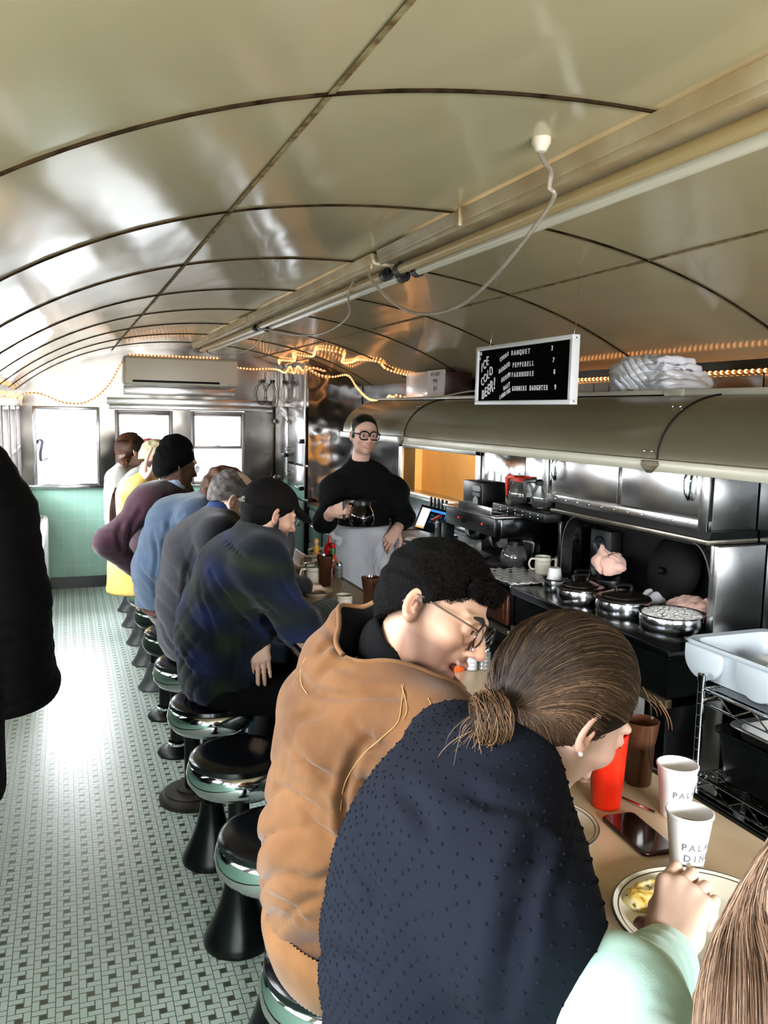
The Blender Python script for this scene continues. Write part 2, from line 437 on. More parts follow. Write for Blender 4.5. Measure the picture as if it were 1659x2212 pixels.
def tile_mat():
    m, nt, b = newmat('mint wall tile'); N = nt.nodes; L = nt.links
    g = N.new('ShaderNodeNewGeometry'); sp = N.new('ShaderNodeSeparateXYZ'); L.new(g.outputs['Position'], sp.inputs[0])
    P = .114
    s = math_node(nt, 'ADD', sp.outputs[0], sp.outputs[1])
    u = math_node(nt, 'PINGPONG', math_node(nt, 'MULTIPLY', s, 1/P), .5); v = math_node(nt, 'PINGPONG', math_node(nt, 'MULTIPLY', sp.outputs[2], 1/P), .5)
    gr = math_node(nt, 'LESS_THAN', math_node(nt, 'MINIMUM', u, v), .018)
    n = N.new('ShaderNodeTexNoise'); n.inputs['Scale'].default_value = 3; L.new(g.outputs['Position'], n.inputs['Vector'])
    c = mixc(nt, n.outputs['Fac'], lin('#a3d6c3'), lin('#b5e2d1'))
    L.new(mixc(nt, gr, c, lin('#cfe8de')), b.inputs['Base Color']); b.inputs['Roughness'].default_value = .18
    bp = N.new('ShaderNodeBump'); bp.inputs['Strength'].default_value = .3; bp.inputs['Distance'].default_value = .002; bp.invert = True
    L.new(gr, bp.inputs['Height']); L.new(bp.outputs[0], b.inputs['Normal'])
    return m
def steel_mat(name, c, rough=.22, wob=.25, wscale=2.2, brush=None, metal=1.0):
    m, nt, b = newmat(name); N = nt.nodes; L = nt.links
    b.inputs['Metallic'].default_value = metal
    tc = N.new('ShaderNodeTexCoord'); n = N.new('ShaderNodeTexNoise'); n.inputs['Scale'].default_value = wscale; n.inputs['Detail'].default_value = 2; L.new(tc.outputs['Object'], n.inputs['Vector'])
    n2 = N.new('ShaderNodeTexNoise'); n2.inputs['Scale'].default_value = 2.2; n2.inputs['Detail'].default_value = 1.5; L.new(tc.outputs['Object'], n2.inputs['Vector'])
    L.new(mixc(nt, n2.outputs['Fac'], tuple(x*.85 for x in lin(c)[:3])+(1,), lin(c)), b.inputs['Base Color'])
    L.new(math_node(nt, 'MULTIPLY_ADD', n2.outputs['Fac'], rough*.9, rough*.55), b.inputs['Roughness'])
    bp = N.new('ShaderNodeBump'); bp.inputs['Strength'].default_value = wob; bp.inputs['Distance'].default_value = .05
    L.new(n.outputs['Fac'], bp.inputs['Height']); L.new(bp.outputs[0], b.inputs['Normal'])
    _mc[name] = m
    return m
def ceiling_mat():
    m, nt, b = newmat('cream enamel ceiling'); N = nt.nodes; L = nt.links
    tc = N.new('ShaderNodeTexCoord'); n = N.new('ShaderNodeTexNoise'); n.inputs['Scale'].default_value = 1.1; n.inputs['Detail'].default_value = 6; L.new(tc.outputs['Object'], n.inputs['Vector'])
    L.new(mixc(nt, n.outputs['Fac'], lin('#b5a685'), lin('#cebe99')), b.inputs['Base Color'])
    L.new(math_node(nt, 'MULTIPLY_ADD', n.outputs['Fac'], .12, .07), b.inputs['Roughness'])
    b.inputs['Metallic'].default_value = .0; b.inputs['Specular IOR Level'].default_value = .45
    mp = N.new('ShaderNodeMapping'); mp.inputs['Scale'].default_value = (3.2, .8, 3.2); L.new(tc.outputs['Object'], mp.inputs[0])
    n3 = N.new('ShaderNodeTexNoise'); n3.inputs['Scale'].default_value = 1.6; n3.inputs['Detail'].default_value = 1.5; L.new(mp.outputs[0], n3.inputs['Vector'])
    bp = N.new('ShaderNodeBump'); bp.inputs['Strength'].default_value = .12; bp.inputs['Distance'].default_value = .05
    L.new(n3.outputs['Fac'], bp.inputs['Height']); L.new(bp.outputs[0], b.inputs['Normal'])
    return m
M_FLOOR, M_TILE, M_CEIL = floor_mat(), tile_mat(), ceiling_mat()
STEEL = steel_mat('bright stainless steel', '#b9b9bb', .2, .3, 2.5)
STEEL_D = steel_mat('dark stainless steel', '#55585a', .22, .25, 1.5)
STEEL_B = steel_mat('brushed stainless steel', '#c9c8c6', .26, .12, 1.2)
CHROME = mat('polished chrome', '#d8dadc', .07, 1.0)
HOODM = mat('olive cream hood enamel', '#69644f', .25, .25, noise=.12, nscale=2)
HOODL = mat('pale cream enamel', '#b9b5a2', .3, .1, noise=.1, nscale=4)
SEAMM = mat('rusty seam filler', '#150e08', 1.0, noise=1, nscale=22, color2='#3e2f20', spec=.0)
SEAML = mat('cream seam batten', '#a8966f', .8, noise=1, nscale=25, color2='#6a5236', spec=.1)
BLK = mat('black satin', '#060708', .35, spec=.35)
BLKM = mat('matte black', '#040405', .6, spec=.2)
BLKG = mat('black gloss', '#060607', .08, coat=.5)
WOODM = mat('red brown wood', '#5a2e18', .4, noise=.4, nscale=5, color2='#3a1c0e', stretch=(1,1,8))
WHT = mat('white plastic', '#e6e6e6', .35)
GLASS = glass_mat('window glass', (.97,.98,.99), .05)

# floor, ceiling
fl = MB(); fl.box(XL-.05, 3.6, YB-.05, YF+.05, -.06, 0); tag(fl.build('floor', M_FLOOR, smooth=0), kind='structure')
c = MB(); pts = ceil_pts(XL-.02, XR+.02, 40)
V0 = [[(x, y, z) for y in (YB-.02, YF+.02)] for x, z in pts]
c.grid(V0); V1 = [[(x, y, z+.04) for y in (YF+.02, YB-.02)] for x, z in pts]; c.grid(V1)
tag(c.build('ceiling', M_CEIL, smooth=179), kind='structure')
# dark seams across the vault, pale battens along it
sm = MB()
for k in range(-3, 8):
    y = 1.48+.955*k
    for x0, x1 in ((XL, XR),):
        P = ceil_pts(x0, x1, 44, .0022)
        sm.grid([[(x, y-.003, z+.004), (x, y-.003, z-.0038), (x, y+.003, z-.0038), (x, y+.003, z+.004)] for x, z in P])
tag(sm.build('trim_1', SEAMM, smooth=179), kind='structure')
sm = MB()
for x in (.455, 1.90):
    z = zc(x); sl = (zc(x+.01)-zc(x-.01))/.02
    sm.grid([[(x-.007, y, z-.004-sl*.007), (x+.007, y, z-.004+sl*.007)] for y in np.linspace(YB, YF, 60)])
tag(sm.build('trim_2', SEAML, smooth=179), kind='structure')

# walls. far wall: mint tile below, stainless above, arched top
def wall_y(name, y0, y1, bands, mats):
    m = MB()
    for x0, x1, z0, z1, mi in bands: m.box(x0, x1, y0, y1, z0, z1, mi=mi)
    return m
m = wall_y('wall_far', YF, YF+.12, [(XL, 3.6, 0, 1.02, 0), (XL, -.275, 1.02, 1.80, 1), (.315, .47, 1.02, 1.80, 1), (1.03, 1.21, 1.02, 1.80, 1), (1.765, 2.70, 1.02, 1.80, 1)], None)
arch = [(x, z) for x, z in ceil_pts(XL-.02, XR+.02, 30)]
m.prism([(XR+.02, 1.80), (XL-.02, 1.80)]+arch, 'y', YF, YF+.12, mi=1)
WALLSTEEL = steel_mat('crumpled wall steel', '#6c6862', .24, .6, 1.6)
tag(m.build('wall_far', [M_TILE, WALLSTEEL], smooth=0), kind='structure')
m = MB()
m.box(XL, 3.6, YB-.12, YB, 0, 1.02, mi=0); m.box(XL, -.1, YB-.12, YB, 1.02, 1.95, mi=1); m.box(1.9, 3.6, YB-.12, YB, 1.02, 1.95, mi=1)
m.prism([(XR+.02, 1.95), (XL-.02, 1.95)]+arch, 'y', YB-.12, YB, mi=1)
tag(m.build('wall_back', [M_TILE, WALLSTEEL], smooth=0), kind='structure')
m = MB(); m.box(XL-.12, XL, YB-.12, YF+.12, 0, 1.04, mi=0); m.box(XL-.12, XL, YB-.12, YF+.12, 1.80, 1.96, mi=1)
NW = 12; SP = (YF-YB)/NW
for i in range(NW+1):
    yc = YB+SP*i; m.box(XL-.12, XL, max(yc-.09, YB-.12), min(yc+.09, YF+.12), 1.04, 1.80, mi=1)
tag(m.build('wall_left', [M_TILE, STEEL], smooth=0), kind='structure')
m = MB()
m.box(XR, XR+.10, YB-.12, 5.09, 0, 2.10); m.box(XR, XR+.10, 6.42, YF+.12, 0, 2.10); m.box(XR, XR+.10, 5.09, 6.42, 0, 1.17); m.box(XR, XR+.10, 5.09, 6.42, 1.52, 2.10)
tag(m.build('wall_right', STEEL_D, smooth=0), kind='structure')
# the kitchen beyond the pass: warm yellow walls
YEL = mat('warm yellow paint', '#ecc283', .5, noise=.10, nscale=4)
m = MB(); m.box(3.55, 3.62, 3.6, 8.2, 0, 2.4); m.box(XR+.1, 3.6, 8.1, 8.2, 0, 2.4); m.box(XR+.1, 3.6, 3.6, 3.7, 0, 2.4)
tag(m.build('wall_kitchen', YEL, smooth=0), kind='structure')
m = MB(); m.box(XR+.1, 3.62, 3.6, 8.2, 2.38, 2.42); tag(m.build('ceiling_kitchen', mat('kitchen ceiling', '#c9a869', .6), smooth=0), kind='structure')
m = MB(); m.box(XL+.0, 2.05, YF-.012, YF-.0005, 0, .115); tag(m.build('baseboard_far', mat('black baseboard tile', '#0b0c0c', .2), smooth=0), kind='structure')
m = MB(); m.box(XL+.0005, XL+.012, YB, YF-.02, 0, .115); tag(m.build('baseboard_left', mat('black baseboard tile', '#0b0c0c', .2), smooth=0), kind='structure')
m = MB(); m.box(XL+.0, .46, YF-.035, YF-.001, 1.00, 1.035, .004); m.box(.47, 2.05, YF-.03, YF-.001, 1.0, 1.03, .004)
tag(m.build('trim_3', STEEL, smooth=30), kind='structure')                                   # sill along the far wall
m = MB(); m.box(.42, 2.06, YF-.03, YF-.001, 1.785, 1.83, .002); m.box(.40, 2.06, YF-.012, YF-.001, 1.83, 1.90, .002); m.box(.56, 1.66, YF-.03, YF-.001, 1.93, 2.02, .003)
tag(m.build('trim_4', STEEL_B, smooth=30), kind='structure')                                   # header over the sash windows
m = MB(); m.box(XL+.001, XL+.03, YB, YF-.04, 1.82, 1.86, .004); m.box(XL+.001, XL+.045, YB, YF-.04, 1.02, 1.045, .004)
tag(m.build('trim_5', STEEL, smooth=30), kind='structure')
FRM = mat('grey aluminium frame', '#8a8583', .4, .6)
# far windows
def sash(n, x0, x1, z0, z1, mid=True, frame_mat=None):
    fm = frame_mat or FRM; y = YF
    r = MB(); t = .03
    for a, b_, c_, d in ((x0, x0+t, z0, z1), (x1-t, x1, z0, z1), (x0+t, x1-t, z0, z0+t), (x0+t, x1-t, z1-t, z1)): r.box(a, b_, y-.022, y+.06, c_, d, .003)
    if mid:
        zm = (z0+z1)/2+.005; r.box(x0+t, x1-t, y-.012, y+.03, zm-.014, zm+.014, .003)
        r.box(x0+t, x0+t+.012, y-.01, y+.03, zm, z1-t, .002); r.box(x1-t-.012, x1-t, y-.01, y+.03, zm, z1-t, .002); r.box(x0+t, x1-t, y-.01, y+.03, z1-t-.02, z1-t, .002)
    o = tag(r.build('window_%d' % n, fm, smooth=30), kind='structure')
    p = MB(); p.box(x0+t*.5, x1-t*.5, y+.035, y+.040, z0+t*.5, z1-t*.5); p.build('pane', GLASS, o, 0)
    if mid:
        k = MB(); xm = (x0+x1)/2; k.box(xm-.035, xm+.03, y-.03, y-.012, zm+.012, zm+.02, .003); k.cyl((xm-.03, y-.02, zm+.018), (xm+.02, y-.02, zm+.032), .005, .003, 8); k.build('window_latch', CHROME, o)
    return o
w1 = sash(1, -.285, .325, 1.02, 1.80, False, STEEL)
sash(2, .47, 1.03, 1.03, 1.78); sash(3, 1.21, 1.765, 1.03, 1.78)
# painted numeral stroke on the first window's glass
k = MB(); P = smooth_path([(-.255,0,1.43),(-.235,0,1.475),(-.205,0,1.455),(-.215,0,1.39),(-.225,0,1.335),(-.215,0,1.265),(-.155,0,1.30)], 6)
f = [[(p.x-.013, YF+.030, p.z), (p.x+.013, YF+.030, p.z+.006)] for p in P]; k.grid(f); k.build('painted_numeral', mat('faded violet window paint', '#8a7d9a', .7), w1, 0)
# side windows
for i in range(NW):
    y0, y1 = YB+SP*i+.09, YB+SP*(i+1)-.09
    r = MB(); t = .03; x0, x1 = XL-.06, XL+.012
    for a, b_, c_, d in ((y0, y0+t, 1.04, 1.80), (y1-t, y1, 1.04, 1.80), (y0+t, y1-t, 1.04, 1.07), (y0+t, y1-t, 1.77, 1.80), (y0+t, y1-t, 1.41, 1.435)): r.box(x0, x1, a, b_, c_, d, .003)
    o = tag(r.build('window_%d' % (i+4), FRM, smooth=30), kind='structure')
    p = MB(); p.box(XL-.045, XL-.040, y0+t*.5, y1-t*.5, 1.05, 1.79); p.build('pane', GLASS, o, 0)

# lamp of the kitchen beyond the pass
t = thing('kitchen_ceiling_lamp', 'warm lamp on the ceiling of the yellow kitchen behind the pass', 'lamp', (3.15, 5.9, 2.36))
m = MB(); m.lathe([(0,.02),(.10,.02),(.11,0),(.10,-.03),(0,-.045)], (3.15,5.9,2.36), 20); m.build('lamp_globe', mat('warm lamp glass', '#ffd9a0', .4, emit=7), t)
pl = bpy.data.lights.new('kitchen_bulb', 'POINT'); pl.energy = 60; pl.color = (1,.80,.50); pl.shadow_soft_size = .08
po = bpy.data.objects.new('kitchen_bulb', pl); col.objects.link(po); po.location = (3.15,5.9,2.22)
po2 = po.copy(); col.objects.link(po2); po2.location = (3.2, 5.0, 2.2)

# air conditioner on the far wall
t = thing('air_conditioner', 'cream wall-mounted air conditioner above the far windows', 'air conditioner', (1.1, YF, 2.03))
AC = mat('aged cream plastic', '#d6cdbd', .38)
m = MB(); m.prism([(8.48,2.06),(8.50,2.035),(8.70,2.025),(8.70,2.305),(8.52,2.305),(8.485,2.28)], 'x', .565, 1.655, bev=.006); m.build('casing', AC, t, 30)
m = MB(); m.box(.63, 1.47, 8.478, 8.52, 2.052, 2.072, .002); m.build('air_outlet', BLKM, t)
m = MB(); m.box(.63, 1.47, 8.470, 8.482, 2.043, 2.050, .002); m.build('louvre', AC, t)
m = MB(); m.box(1.48, 1.62, 8.474, 8.49, 2.048, 2.062, .002); m.box(1.56, 1.575, 8.472, 8.476, 2.052, 2.058, mi=1); m.build('display_strip', [AC, BLK], t)

# heater box on the left wall
t = thing('heater_cabinet', 'white perforated heater cabinet along the left wall near the far end', 'heater', (-.28, 7.6, 0))
HW = mat('off white metal', '#dcd8d2', .4)
m = MB(); m.box(-.385, -.165, 6.6, 8.66, .02, .74, .01); m.build('cabinet_body', HW, t, 30)
m = MB(); m.prism([(-.385,.74),(-.19,.74),(-.165,.68),(-.16,.68),(-.185,.752),(-.385,.752)], 'y', 6.6, 8.66); m.build('cabinet_top', HW, t, 30)
m = MB()
for i in range(16):
    for j in range(3): m.box(-.36+j*.06, -.325+j*.06, 6.68+i*.115, 6.76+i*.115, .753, .7545)
m.build('vent_grille', mat('grille shadow grey', '#6b6b69', .6), t)

# hanging black coats on the left wall
def coat(name, label, rows, seed, quilt=True):
    t = thing(name, label, 'coat', (-.36, rows[0][0], rows[0][3]+.02))
    S = SDF((-.395, min(r_[0]-r_[2] for r_ in rows)-.06, rows[-1][3]-.03), (.06, max(r_[0]+r_[2] for r_ in rows)+.06, rows[0][3]+.08), .009)
    for a, b_ in zip(rows, rows[1:]):
        for k in range(5):
            q = k/4; y, x1, ry, z = [a[i]*(1-q)+b_[i]*q for i in range(4)]; xc = (x1-.40)/2; S.ell((xc, y, z), ((x1+.40)/2, ry, abs(a[3]-b_[3])/4+.06), .03)
    if quilt: S.disp(lambda X, Y, Z: .004*np.abs(np.sin(Z*55+.4*np.sin(Y*9)))+0*X+0*Y)
    S.disp(lumps(.008, 13, seed, (1,1.6,.35))); S.cut((0,0,rows[-1][3]), (0,0,-1)); S.cut((-.385,0,0), (-1,0,0))
    link_mesh('coat_body', mesh_from([S.nets()]), mat('black quilted nylon', '#020203', .75, spec=.15), t, 60)
    m = MB(); m.tube(smooth_path([(-.398, rows[0][0], rows[0][3]+.10), (-.34, rows[0][0], rows[0][3]+.09), (-.33, rows[0][0], rows[0][3]+.13)],5), .006, 8); m.build('coat_hook', CHROME, t)
coat('hanging_coat', 'long black quilted coat hanging at the left edge of the room', [(3.05,-.27,.12,1.74),(3.03,-.17,.20,1.58),(3.0,-.10,.24,1.44),(3.0,-.055,.25,1.15),(3.0,-.04,.26,.86),(3.0,-.04,.26,.825)], 3)
coat('hanging_jacket', 'second black jacket hanging nearer than the long quilted coat', [(2.50,-.28,.12,1.66),(2.50,-.22,.18,1.5),(2.50,-.20,.20,1.3),(2.50,-.195,.20,.95),(2.50,-.19,.20,.70)], 6, False)
# ================================================================ SERVING COUNTER, STOOLS
def counter_mat():
    m, nt, b = newmat('beige marbled laminate'); N = nt.nodes; L = nt.links
    tc = N.new('ShaderNodeTexCoord'); mp = N.new('ShaderNodeMapping'); mp.inputs['Scale'].default_value = (3, 1.2, 1); L.new(tc.outputs['Object'], mp.inputs[0])
    n = N.new('ShaderNodeTexNoise'); n.inputs['Scale'].default_value = 2.4; n.inputs['Detail'].default_value = 7; n.inputs['Distortion'].default_value = 1.2; L.new(mp.outputs[0], n.inputs['Vector'])
    L.new(mixc(nt, n.outputs['Fac'], lin('#9a7f62'), lin('#d2bd9f')), b.inputs['Base Color']); b.inputs['Roughness'].default_value = .28
    return m
M_CTR = counter_mat()
t = thing('serving_counter', 'long beige marbled lunch counter running the length of the diner', 'counter', (1.05, 3.4, 0))
m = MB(); m.box(.77, 1.30, -1.2, 7.95, .928, .958, .006); m.build('countertop', M_CTR, t, 30)
m = MB(); m.box(1.295, 1.32, -1.2, 7.96, .915, .9585, .004); m.box(.762, .772, -1.2, 7.96, .922, .9585, .003); m.build('metal_edge', STEEL_D, t, 30)
m = MB(); m.box(.98, 1.28, -1.18, 7.9, .12, .928); m.build('counter_base', mat('dark green enamel panel', '#16201c', .35), t, 0)
m = MB(); m.box(1.0, 1.26, -1.18, 7.88, 0, .12); m.build('kick_plate', BLK, t, 0)
m = MB(); m.cyl((.86, -1.1, .22), (.86, 7.8, .22), .02, n=12)
for y in np.arange(-1, 7.9, 1.1): m.cyl((.86, y, .22), (1.0, y, .22), .012, n=8)
m.build('foot_rail', CHROME, t)

RUSTY = mat('rusted brown iron', '#4a3f3a', .6, .3, noise=.4, nscale=12, color2='#2b211c')
GREYM = mat('worn grey enamel', '#77797c', .4, .3, noise=.25, nscale=9, color2='#4c4d50')
VINYL = mat('black vinyl', '#040405', .2, bump=.12, bscale=6, coat=.15)
def make_stool(base, seat=True, ring_mat=None, vin=None):
    t = thing('bar_stool', 'x', 'stool', (0,0,0))
    if base == 'bell': m = MB(); m.lathe([(0,.0),(.118,0),(.120,.012),(.112,.03),(.098,.06),(.080,.10),(.062,.15),(.050,.20),(.046,.235),(.0465,.25),(.0,.25)], n=36); m.build('base', mat('black painted iron', '#1b1c1f', .3, .35, noise=.3, nscale=6, color2='#0f1012'), t)
    elif base == 'greybell': m = MB(); m.lathe([(0,.0),(.112,0),(.114,.010),(.098,.03),(.078,.065),(.058,.12),(.045,.17),(.0,.17)], n=32); m.build('base', GREYM, t)
    elif base == 'plate': m = MB(); m.lathe([(0,0),(.150,0),(.152,.02),(.142,.034),(.126,.040),(.126,.046),(.072,.048),(.070,.060),(0,.062)], n=40); m.build('base', RUSTY, t)
    else:
        m = MB(); m.lathe([(0,0),(.100,0),(.104,.012),(.090,.030),(.060,.042),(.050,.048),(0,.05)], n=32); m.build('base', BLK, t)
        m = MB(); m.lathe([(.046,.048),(.052,.05),(.052,.062),(.046,.066)], n=24); m.build('collar', CHROME, t)
    m = MB(); m.cyl((0,0,.04), (0,0,.56), .036, n=24); m.build('column', BLK, t)
    m = MB(); m.lathe([(.036,.53),(.075,.545),(.115,.545),(.150,.560),(.168,.585),(.172,.610),(.167,.632),(.158,.645),(.150,.648),(.0,.640)], n=48); m.build('seat_ring', ring_mat or CHROME, t)
    m = MB(); m.lathe([(.0,.640),(.157,.640),(.163,.650),(.160,.662),(.148,.671),(.11,.676),(0,.678)], n=48); m.build('seat_cushion', vin or VINYL, t)
    return t
STX = .516; STY = lambda i: 2.637+.551*i
lab = {-4: 'chrome-ringed black bar stool under the person in mint green', -3: 'chrome-ringed black bar stool under the woman in navy', -2: 'chrome-ringed black bar stool under the man in the tan jacket',
 -1: 'empty bar stool with black vinyl top, nearer of the two empty ones', 0: 'empty bar stool with black vinyl top, behind the nearer empty one', 1: 'wide chrome-ringed bar stool under the man in the plaid shirt',
 2: 'bar stool with flat rusty brown floor plate under the grey-haired man', 3: 'dark bar stool on small round base under the man in the blue sweater', 4: 'bar stool under the man in the maroon sweater',
 5: 'bar stool under the person in the yellow raincoat', 6: 'far bar stool under the blonde woman', 7: 'far bar stool under the woman with long brown hair', 8: 'far bar stool under the person in the pink cap', 9: 'empty bar stool at the far end of the counter'}
OLIVE = mat('dark green glossy enamel', '#1d2620', .15, .6)
bb, bg, bpl, bd = make_stool('bell'), make_stool('greybell'), make_stool('plate'), make_stool('disc', ring_mat=OLIVE)
kinds = {-4:bb,-3:bb,-2:bb,-1:bb,0:bb,1:bb,2:bpl,3:bd,4:bd,5:bg,6:bg,7:bg,8:bg,9:bg}
used = set()
for i in range(-4, 10):
    src = kinds[i]
    o = src if id(src) not in used else copy_tree(src); used.add(id(src))
    o.location = (STX, STY(i), 0); o['label'] = lab[i]; o['group'] = 'bar stools along the counter'

# ================================================================ HOOD, KITCHEN SIDE
def strip_along(m, prof, y0, y1, mi=0):
    m.grid([[(x, y0, z), (x, y1, z)] for x, z in prof], mi)
t = thing('range_hood', 'long curved olive cream hood over the kitchen side with a shelf on top', 'hood', (2.3, 3.2, 1.62))
curve = [(2.205-.30*math.cos(a), 1.657+.232*math.sin(a)) for a in np.linspace(.02, PI/2-.05, 14)]
m = MB(); m.prism([(2.645,1.64),(1.915,1.64)]+[(x, z) for x, z in curve]+[(2.645, curve[-1][1])], 'y', .2, 5.80); m.build('canopy', HOODM, t, 30)
m = MB(); m.box(1.892, 1.915, .18, 5.83, 1.618, 1.659, .004); m.box(1.915, 2.64, 5.80, 5.83, 1.618, 1.657, .004); m.build('lower_band', HOODL, t, 30)
m = MB(); m.box(2.165, 2.19, .2, 2.62, 1.884, 1.910, .003); m.box(2.17, 2.19, 2.63, 5.80, 1.883, 1.909, .003); m.box(2.163, 2.192, 2.52, 2.63, 1.881, 1.912, .003); m.build('shelf_lip', HOODL, t, 30)
m = MB(); m.box(2.17, 2.645, .2, 5.80, 1.886, 1.892); m.build('shelf', STEEL_D, t, 0)
for ys in (2.33, 4.62):
    m = MB(); P = [(2.205-.3025*math.cos(a), ys, 1.657+.2345*math.sin(a)) for a in np.linspace(.0, PI/2-.1, 20)]
    m.tube(P, .0028, 6); m.build('seam', BLKM, t)
    for a in (.12, .9):
        for dy in (.03, .07):
            m = MB(); p = (2.205-.304*math.cos(a), ys+dy, 1.657+.236*math.sin(a)); m.ball(p, .005, 8); m.build('screw', CHROME, t)
    m = MB(); yb = ys+.02
    m.prism([(yb-.04,1.655),(yb+.04,1.655),(yb+.045,1.640),(yb+.012,1.612),(yb-.012,1.612),(yb-.045,1.640)], 'x', 1.884, 1.893, bev=.002)
    for q in range(3): m.box(1.880, 1.885, yb-.03+q*.007, yb+.03-q*.007, 1.644-q*.010, 1.648-q*.010)
    m.build('maker_badge', mat('bronze badge', '#6b6350', .4, .6), t, 30)
# stainless strip and back wall of the shelf
m = MB()
for y0 in np.arange(.3, 5.7, .46): m.box(2.62, 2.648, y0, y0+.45, 1.895, 1.985, .003)
tag(m.build('trim_6', STEEL_B, smooth=30), kind='structure')
# warming cupboard with two sliding doors
t = thing('warming_cupboard', 'stainless wall cupboard with two sliding doors under the hood', 'cupboard', (2.52, 3.2, 1.33))
m = MB(); m.box(2.415, 2.645, 2.602, 3.84, 1.352, 1.618, .003); m.build('cabinet_body', STEEL_B, t, 30)
ym = 3.19
for (a, b_, x) in ((2.66, 3.17, 2.398), (3.20, 3.76, 2.398)):
    m = MB(); m.box(x, x+.018, a, b_, 1.395, 1.617, .003); d = m.build('sliding_door', STEEL_B, t, 30)
    yh = a+.05 if a < 3 else b_-.05
    m = MB(); m.tube(smooth_path([(x, yh-.018, 1.59), (x-.02, yh-.018, 1.56), (x-.02, yh-.014, 1.50), (x-.012, yh, 1.47), (x-.02, yh+.014, 1.50), (x-.02, yh+.018, 1.56), (x, yh+.018, 1.59)], 5), .006, 8); m.build('handle', CHROME, d)
m = MB(); m.box(2.388, 2.415, 2.60, 3.84, 1.352, 1.395, .003); m.box(2.385, 2.40, 2.60, 2.65, 1.35, 1.617, .003); m.box(2.385, 2.40, 3.78, 3.84, 1.35, 1.617, .003)
m.build('rail', STEEL_B, t, 30)
for y in np.arange(2.70, 3.75, .1):
    m = MB(); m.ball((2.386, y, 1.374), .005, 8); m.build('rivet', CHROME, t)
m = MB(); m.prism([(2.405,1.352),(2.645,1.352),(2.645,1.318),(2.395,1.318)], 'y', 2.59, 3.72); m.build('dark_lip', BLK, t, 0)
m = MB(); m.box(2.382, 2.645, 2.585, 3.74, 1.300, 1.320, .003); m.build('drip_ledge', mat('tarnished nickel strip', '#a39b8a', .3, .9, noise=.4, nscale=20), t, 30)
# steel cook counter with arched alcove above
t = thing('steel_cook_counter', 'dark stainless cook counter carrying the round pots', 'counter', (2.37, 3.05, 0))
m = MB(); m.box(2.10, 2.645, 2.44, 3.63, .895, .935, .006); m.build('worktop', STEEL_D, t, 30)
m = MB(); m.box(2.125, 2.645, 2.465, 3.62, .735, .895); m.box(2.5, 2.645, 2.465, 3.62, .3, .735); m.build('cabinet_body', BLK, t, 0)
m = MB(); m.box(2.108, 2.14, 2.45, 3.63, .70, .735, .003); m.build('brass_strip', mat('dull brass', '#8f8264', .35, .9), t, 30)
m = MB(); m.box(2.125, 2.135, 2.60, 3.60, .30, .69); m.box(2.40, 2.41, 2.47, 2.6, .3, .69); m.build('front_panel', mat('white enamel panel', '#b9b7b3', .4), t, 0)
for y in (2.455, 3.52):
    m = MB(); m.prism([(2.115,.70),(2.30,.70),(2.20,.10),(2.125,.10)], 'y', y, y+.10, bev=.003); m.build('leg', BLK, t, 30)
m = MB(); m.box(2.125, 2.64, 2.46, 3.62, 0, .10); m.build('plinth', BLK, t, 0)
t = thing('arched_alcove', 'stainless arched alcove frame standing on the cook counter', 'alcove', (2.5, 3.1, .935))
def arch_strip(m, x0, x1, z0, z1, ya, yb, r, yin):
    pass
for (yp, s) in ((2.575, 1), (3.655, -1)):                                  # posts curving inwards at the top
    m = MB(); P = []
    for a in np.linspace(0, 1, 4): P.append((yp, .936+a*.18))
    for a in np.linspace(0, PI/2, 10): P.append((yp+s*.12*(1-math.cos(a)), 1.116+.18*math.sin(a)))
    m.grid([[(2.405, y, z), (2.47, y, z)] for y, z in P]); m.grid([[(2.47, y+s*.008, z), (2.405, y+s*.008, z)] for y, z in P])
    m.grid([[(2.405, y, z), (2.405, y+s*.008, z)] for y, z in P])
    m.build('bent_post', STEEL_B, t, 60)
m = MB(); m.box(2.40, 2.645, 2.54, 2.57, .936, 1.30, .003); m.box(2.402, 2.41, 2.56, 2.585, .936, 1.30, .002); m.build('end_panel', STEEL_B, t, 30)
m = MB(); m.box(2.40, 2.645, 3.66, 3.68, .936, 1.30, .003); m.build('end_panel', STEEL_D, t, 30)
m = MB(); pp = [(2.585,1.30),(2.585,1.20)]+[(2.585+.10*(1-math.cos(a)), 1.18+.10*math.sin(a)) for a in np.linspace(0, PI/2, 8)]+[(3.55,1.28)]+[(3.65-.10*(1-math.cos(a)), 1.18+.10*math.sin(a)) for a in np.linspace(PI/2, 0, 8)]+[(3.65,1.20),(3.65,1.30)]
m.prism(pp, 'x', 2.43, 2.44); m.build('arched_header', STEEL_D, t, 30)
m = MB(); m.box(2.635, 2.648, 2.58, 3.65, .936, 1.30); m.build('back_panel', BLKM, t, 0)
# things in the alcove
t = thing('loudspeaker', 'small black loudspeaker at the back of the alcove', 'speaker', (2.58, 3.30, .937))
m = MB(); m.box(2.56, 2.63, 3.45, 3.62, .937, 1.225, .006); m.build('cabinet', mat('speaker black', '#07080a', .5), t, 30)
for z, r in ((1.15, .045), (1.03, .06)):
    m = MB(); m.lathe([(0,0.012),(r*.35,.010),(r*.5,-.004),(r*.9,.006),(r,.010),(r,.0)], (0,0,0), 24, M=Matrix.Translation((2.56,3.535,z))@Matrix.Rotation(-PI/2,4,'Y')); m.build('driver', mat('speaker cone', '#15181a', .4), t)
t = thing('wok_lid', 'large black domed lid leaning in the alcove', 'lid', (2.56, 2.98, .937))
m = MB(); m.lathe([(0,.06),(.06,.058),(.12,.045),(.165,.012),(.17,0),(.165,-.004),(0,.05)], (0,0,0), 32, M=Matrix.Translation((2.60,3.02,1.11))@Matrix.Rotation(-1.35,4,'Y')); m.build('dome', BLKM, t)
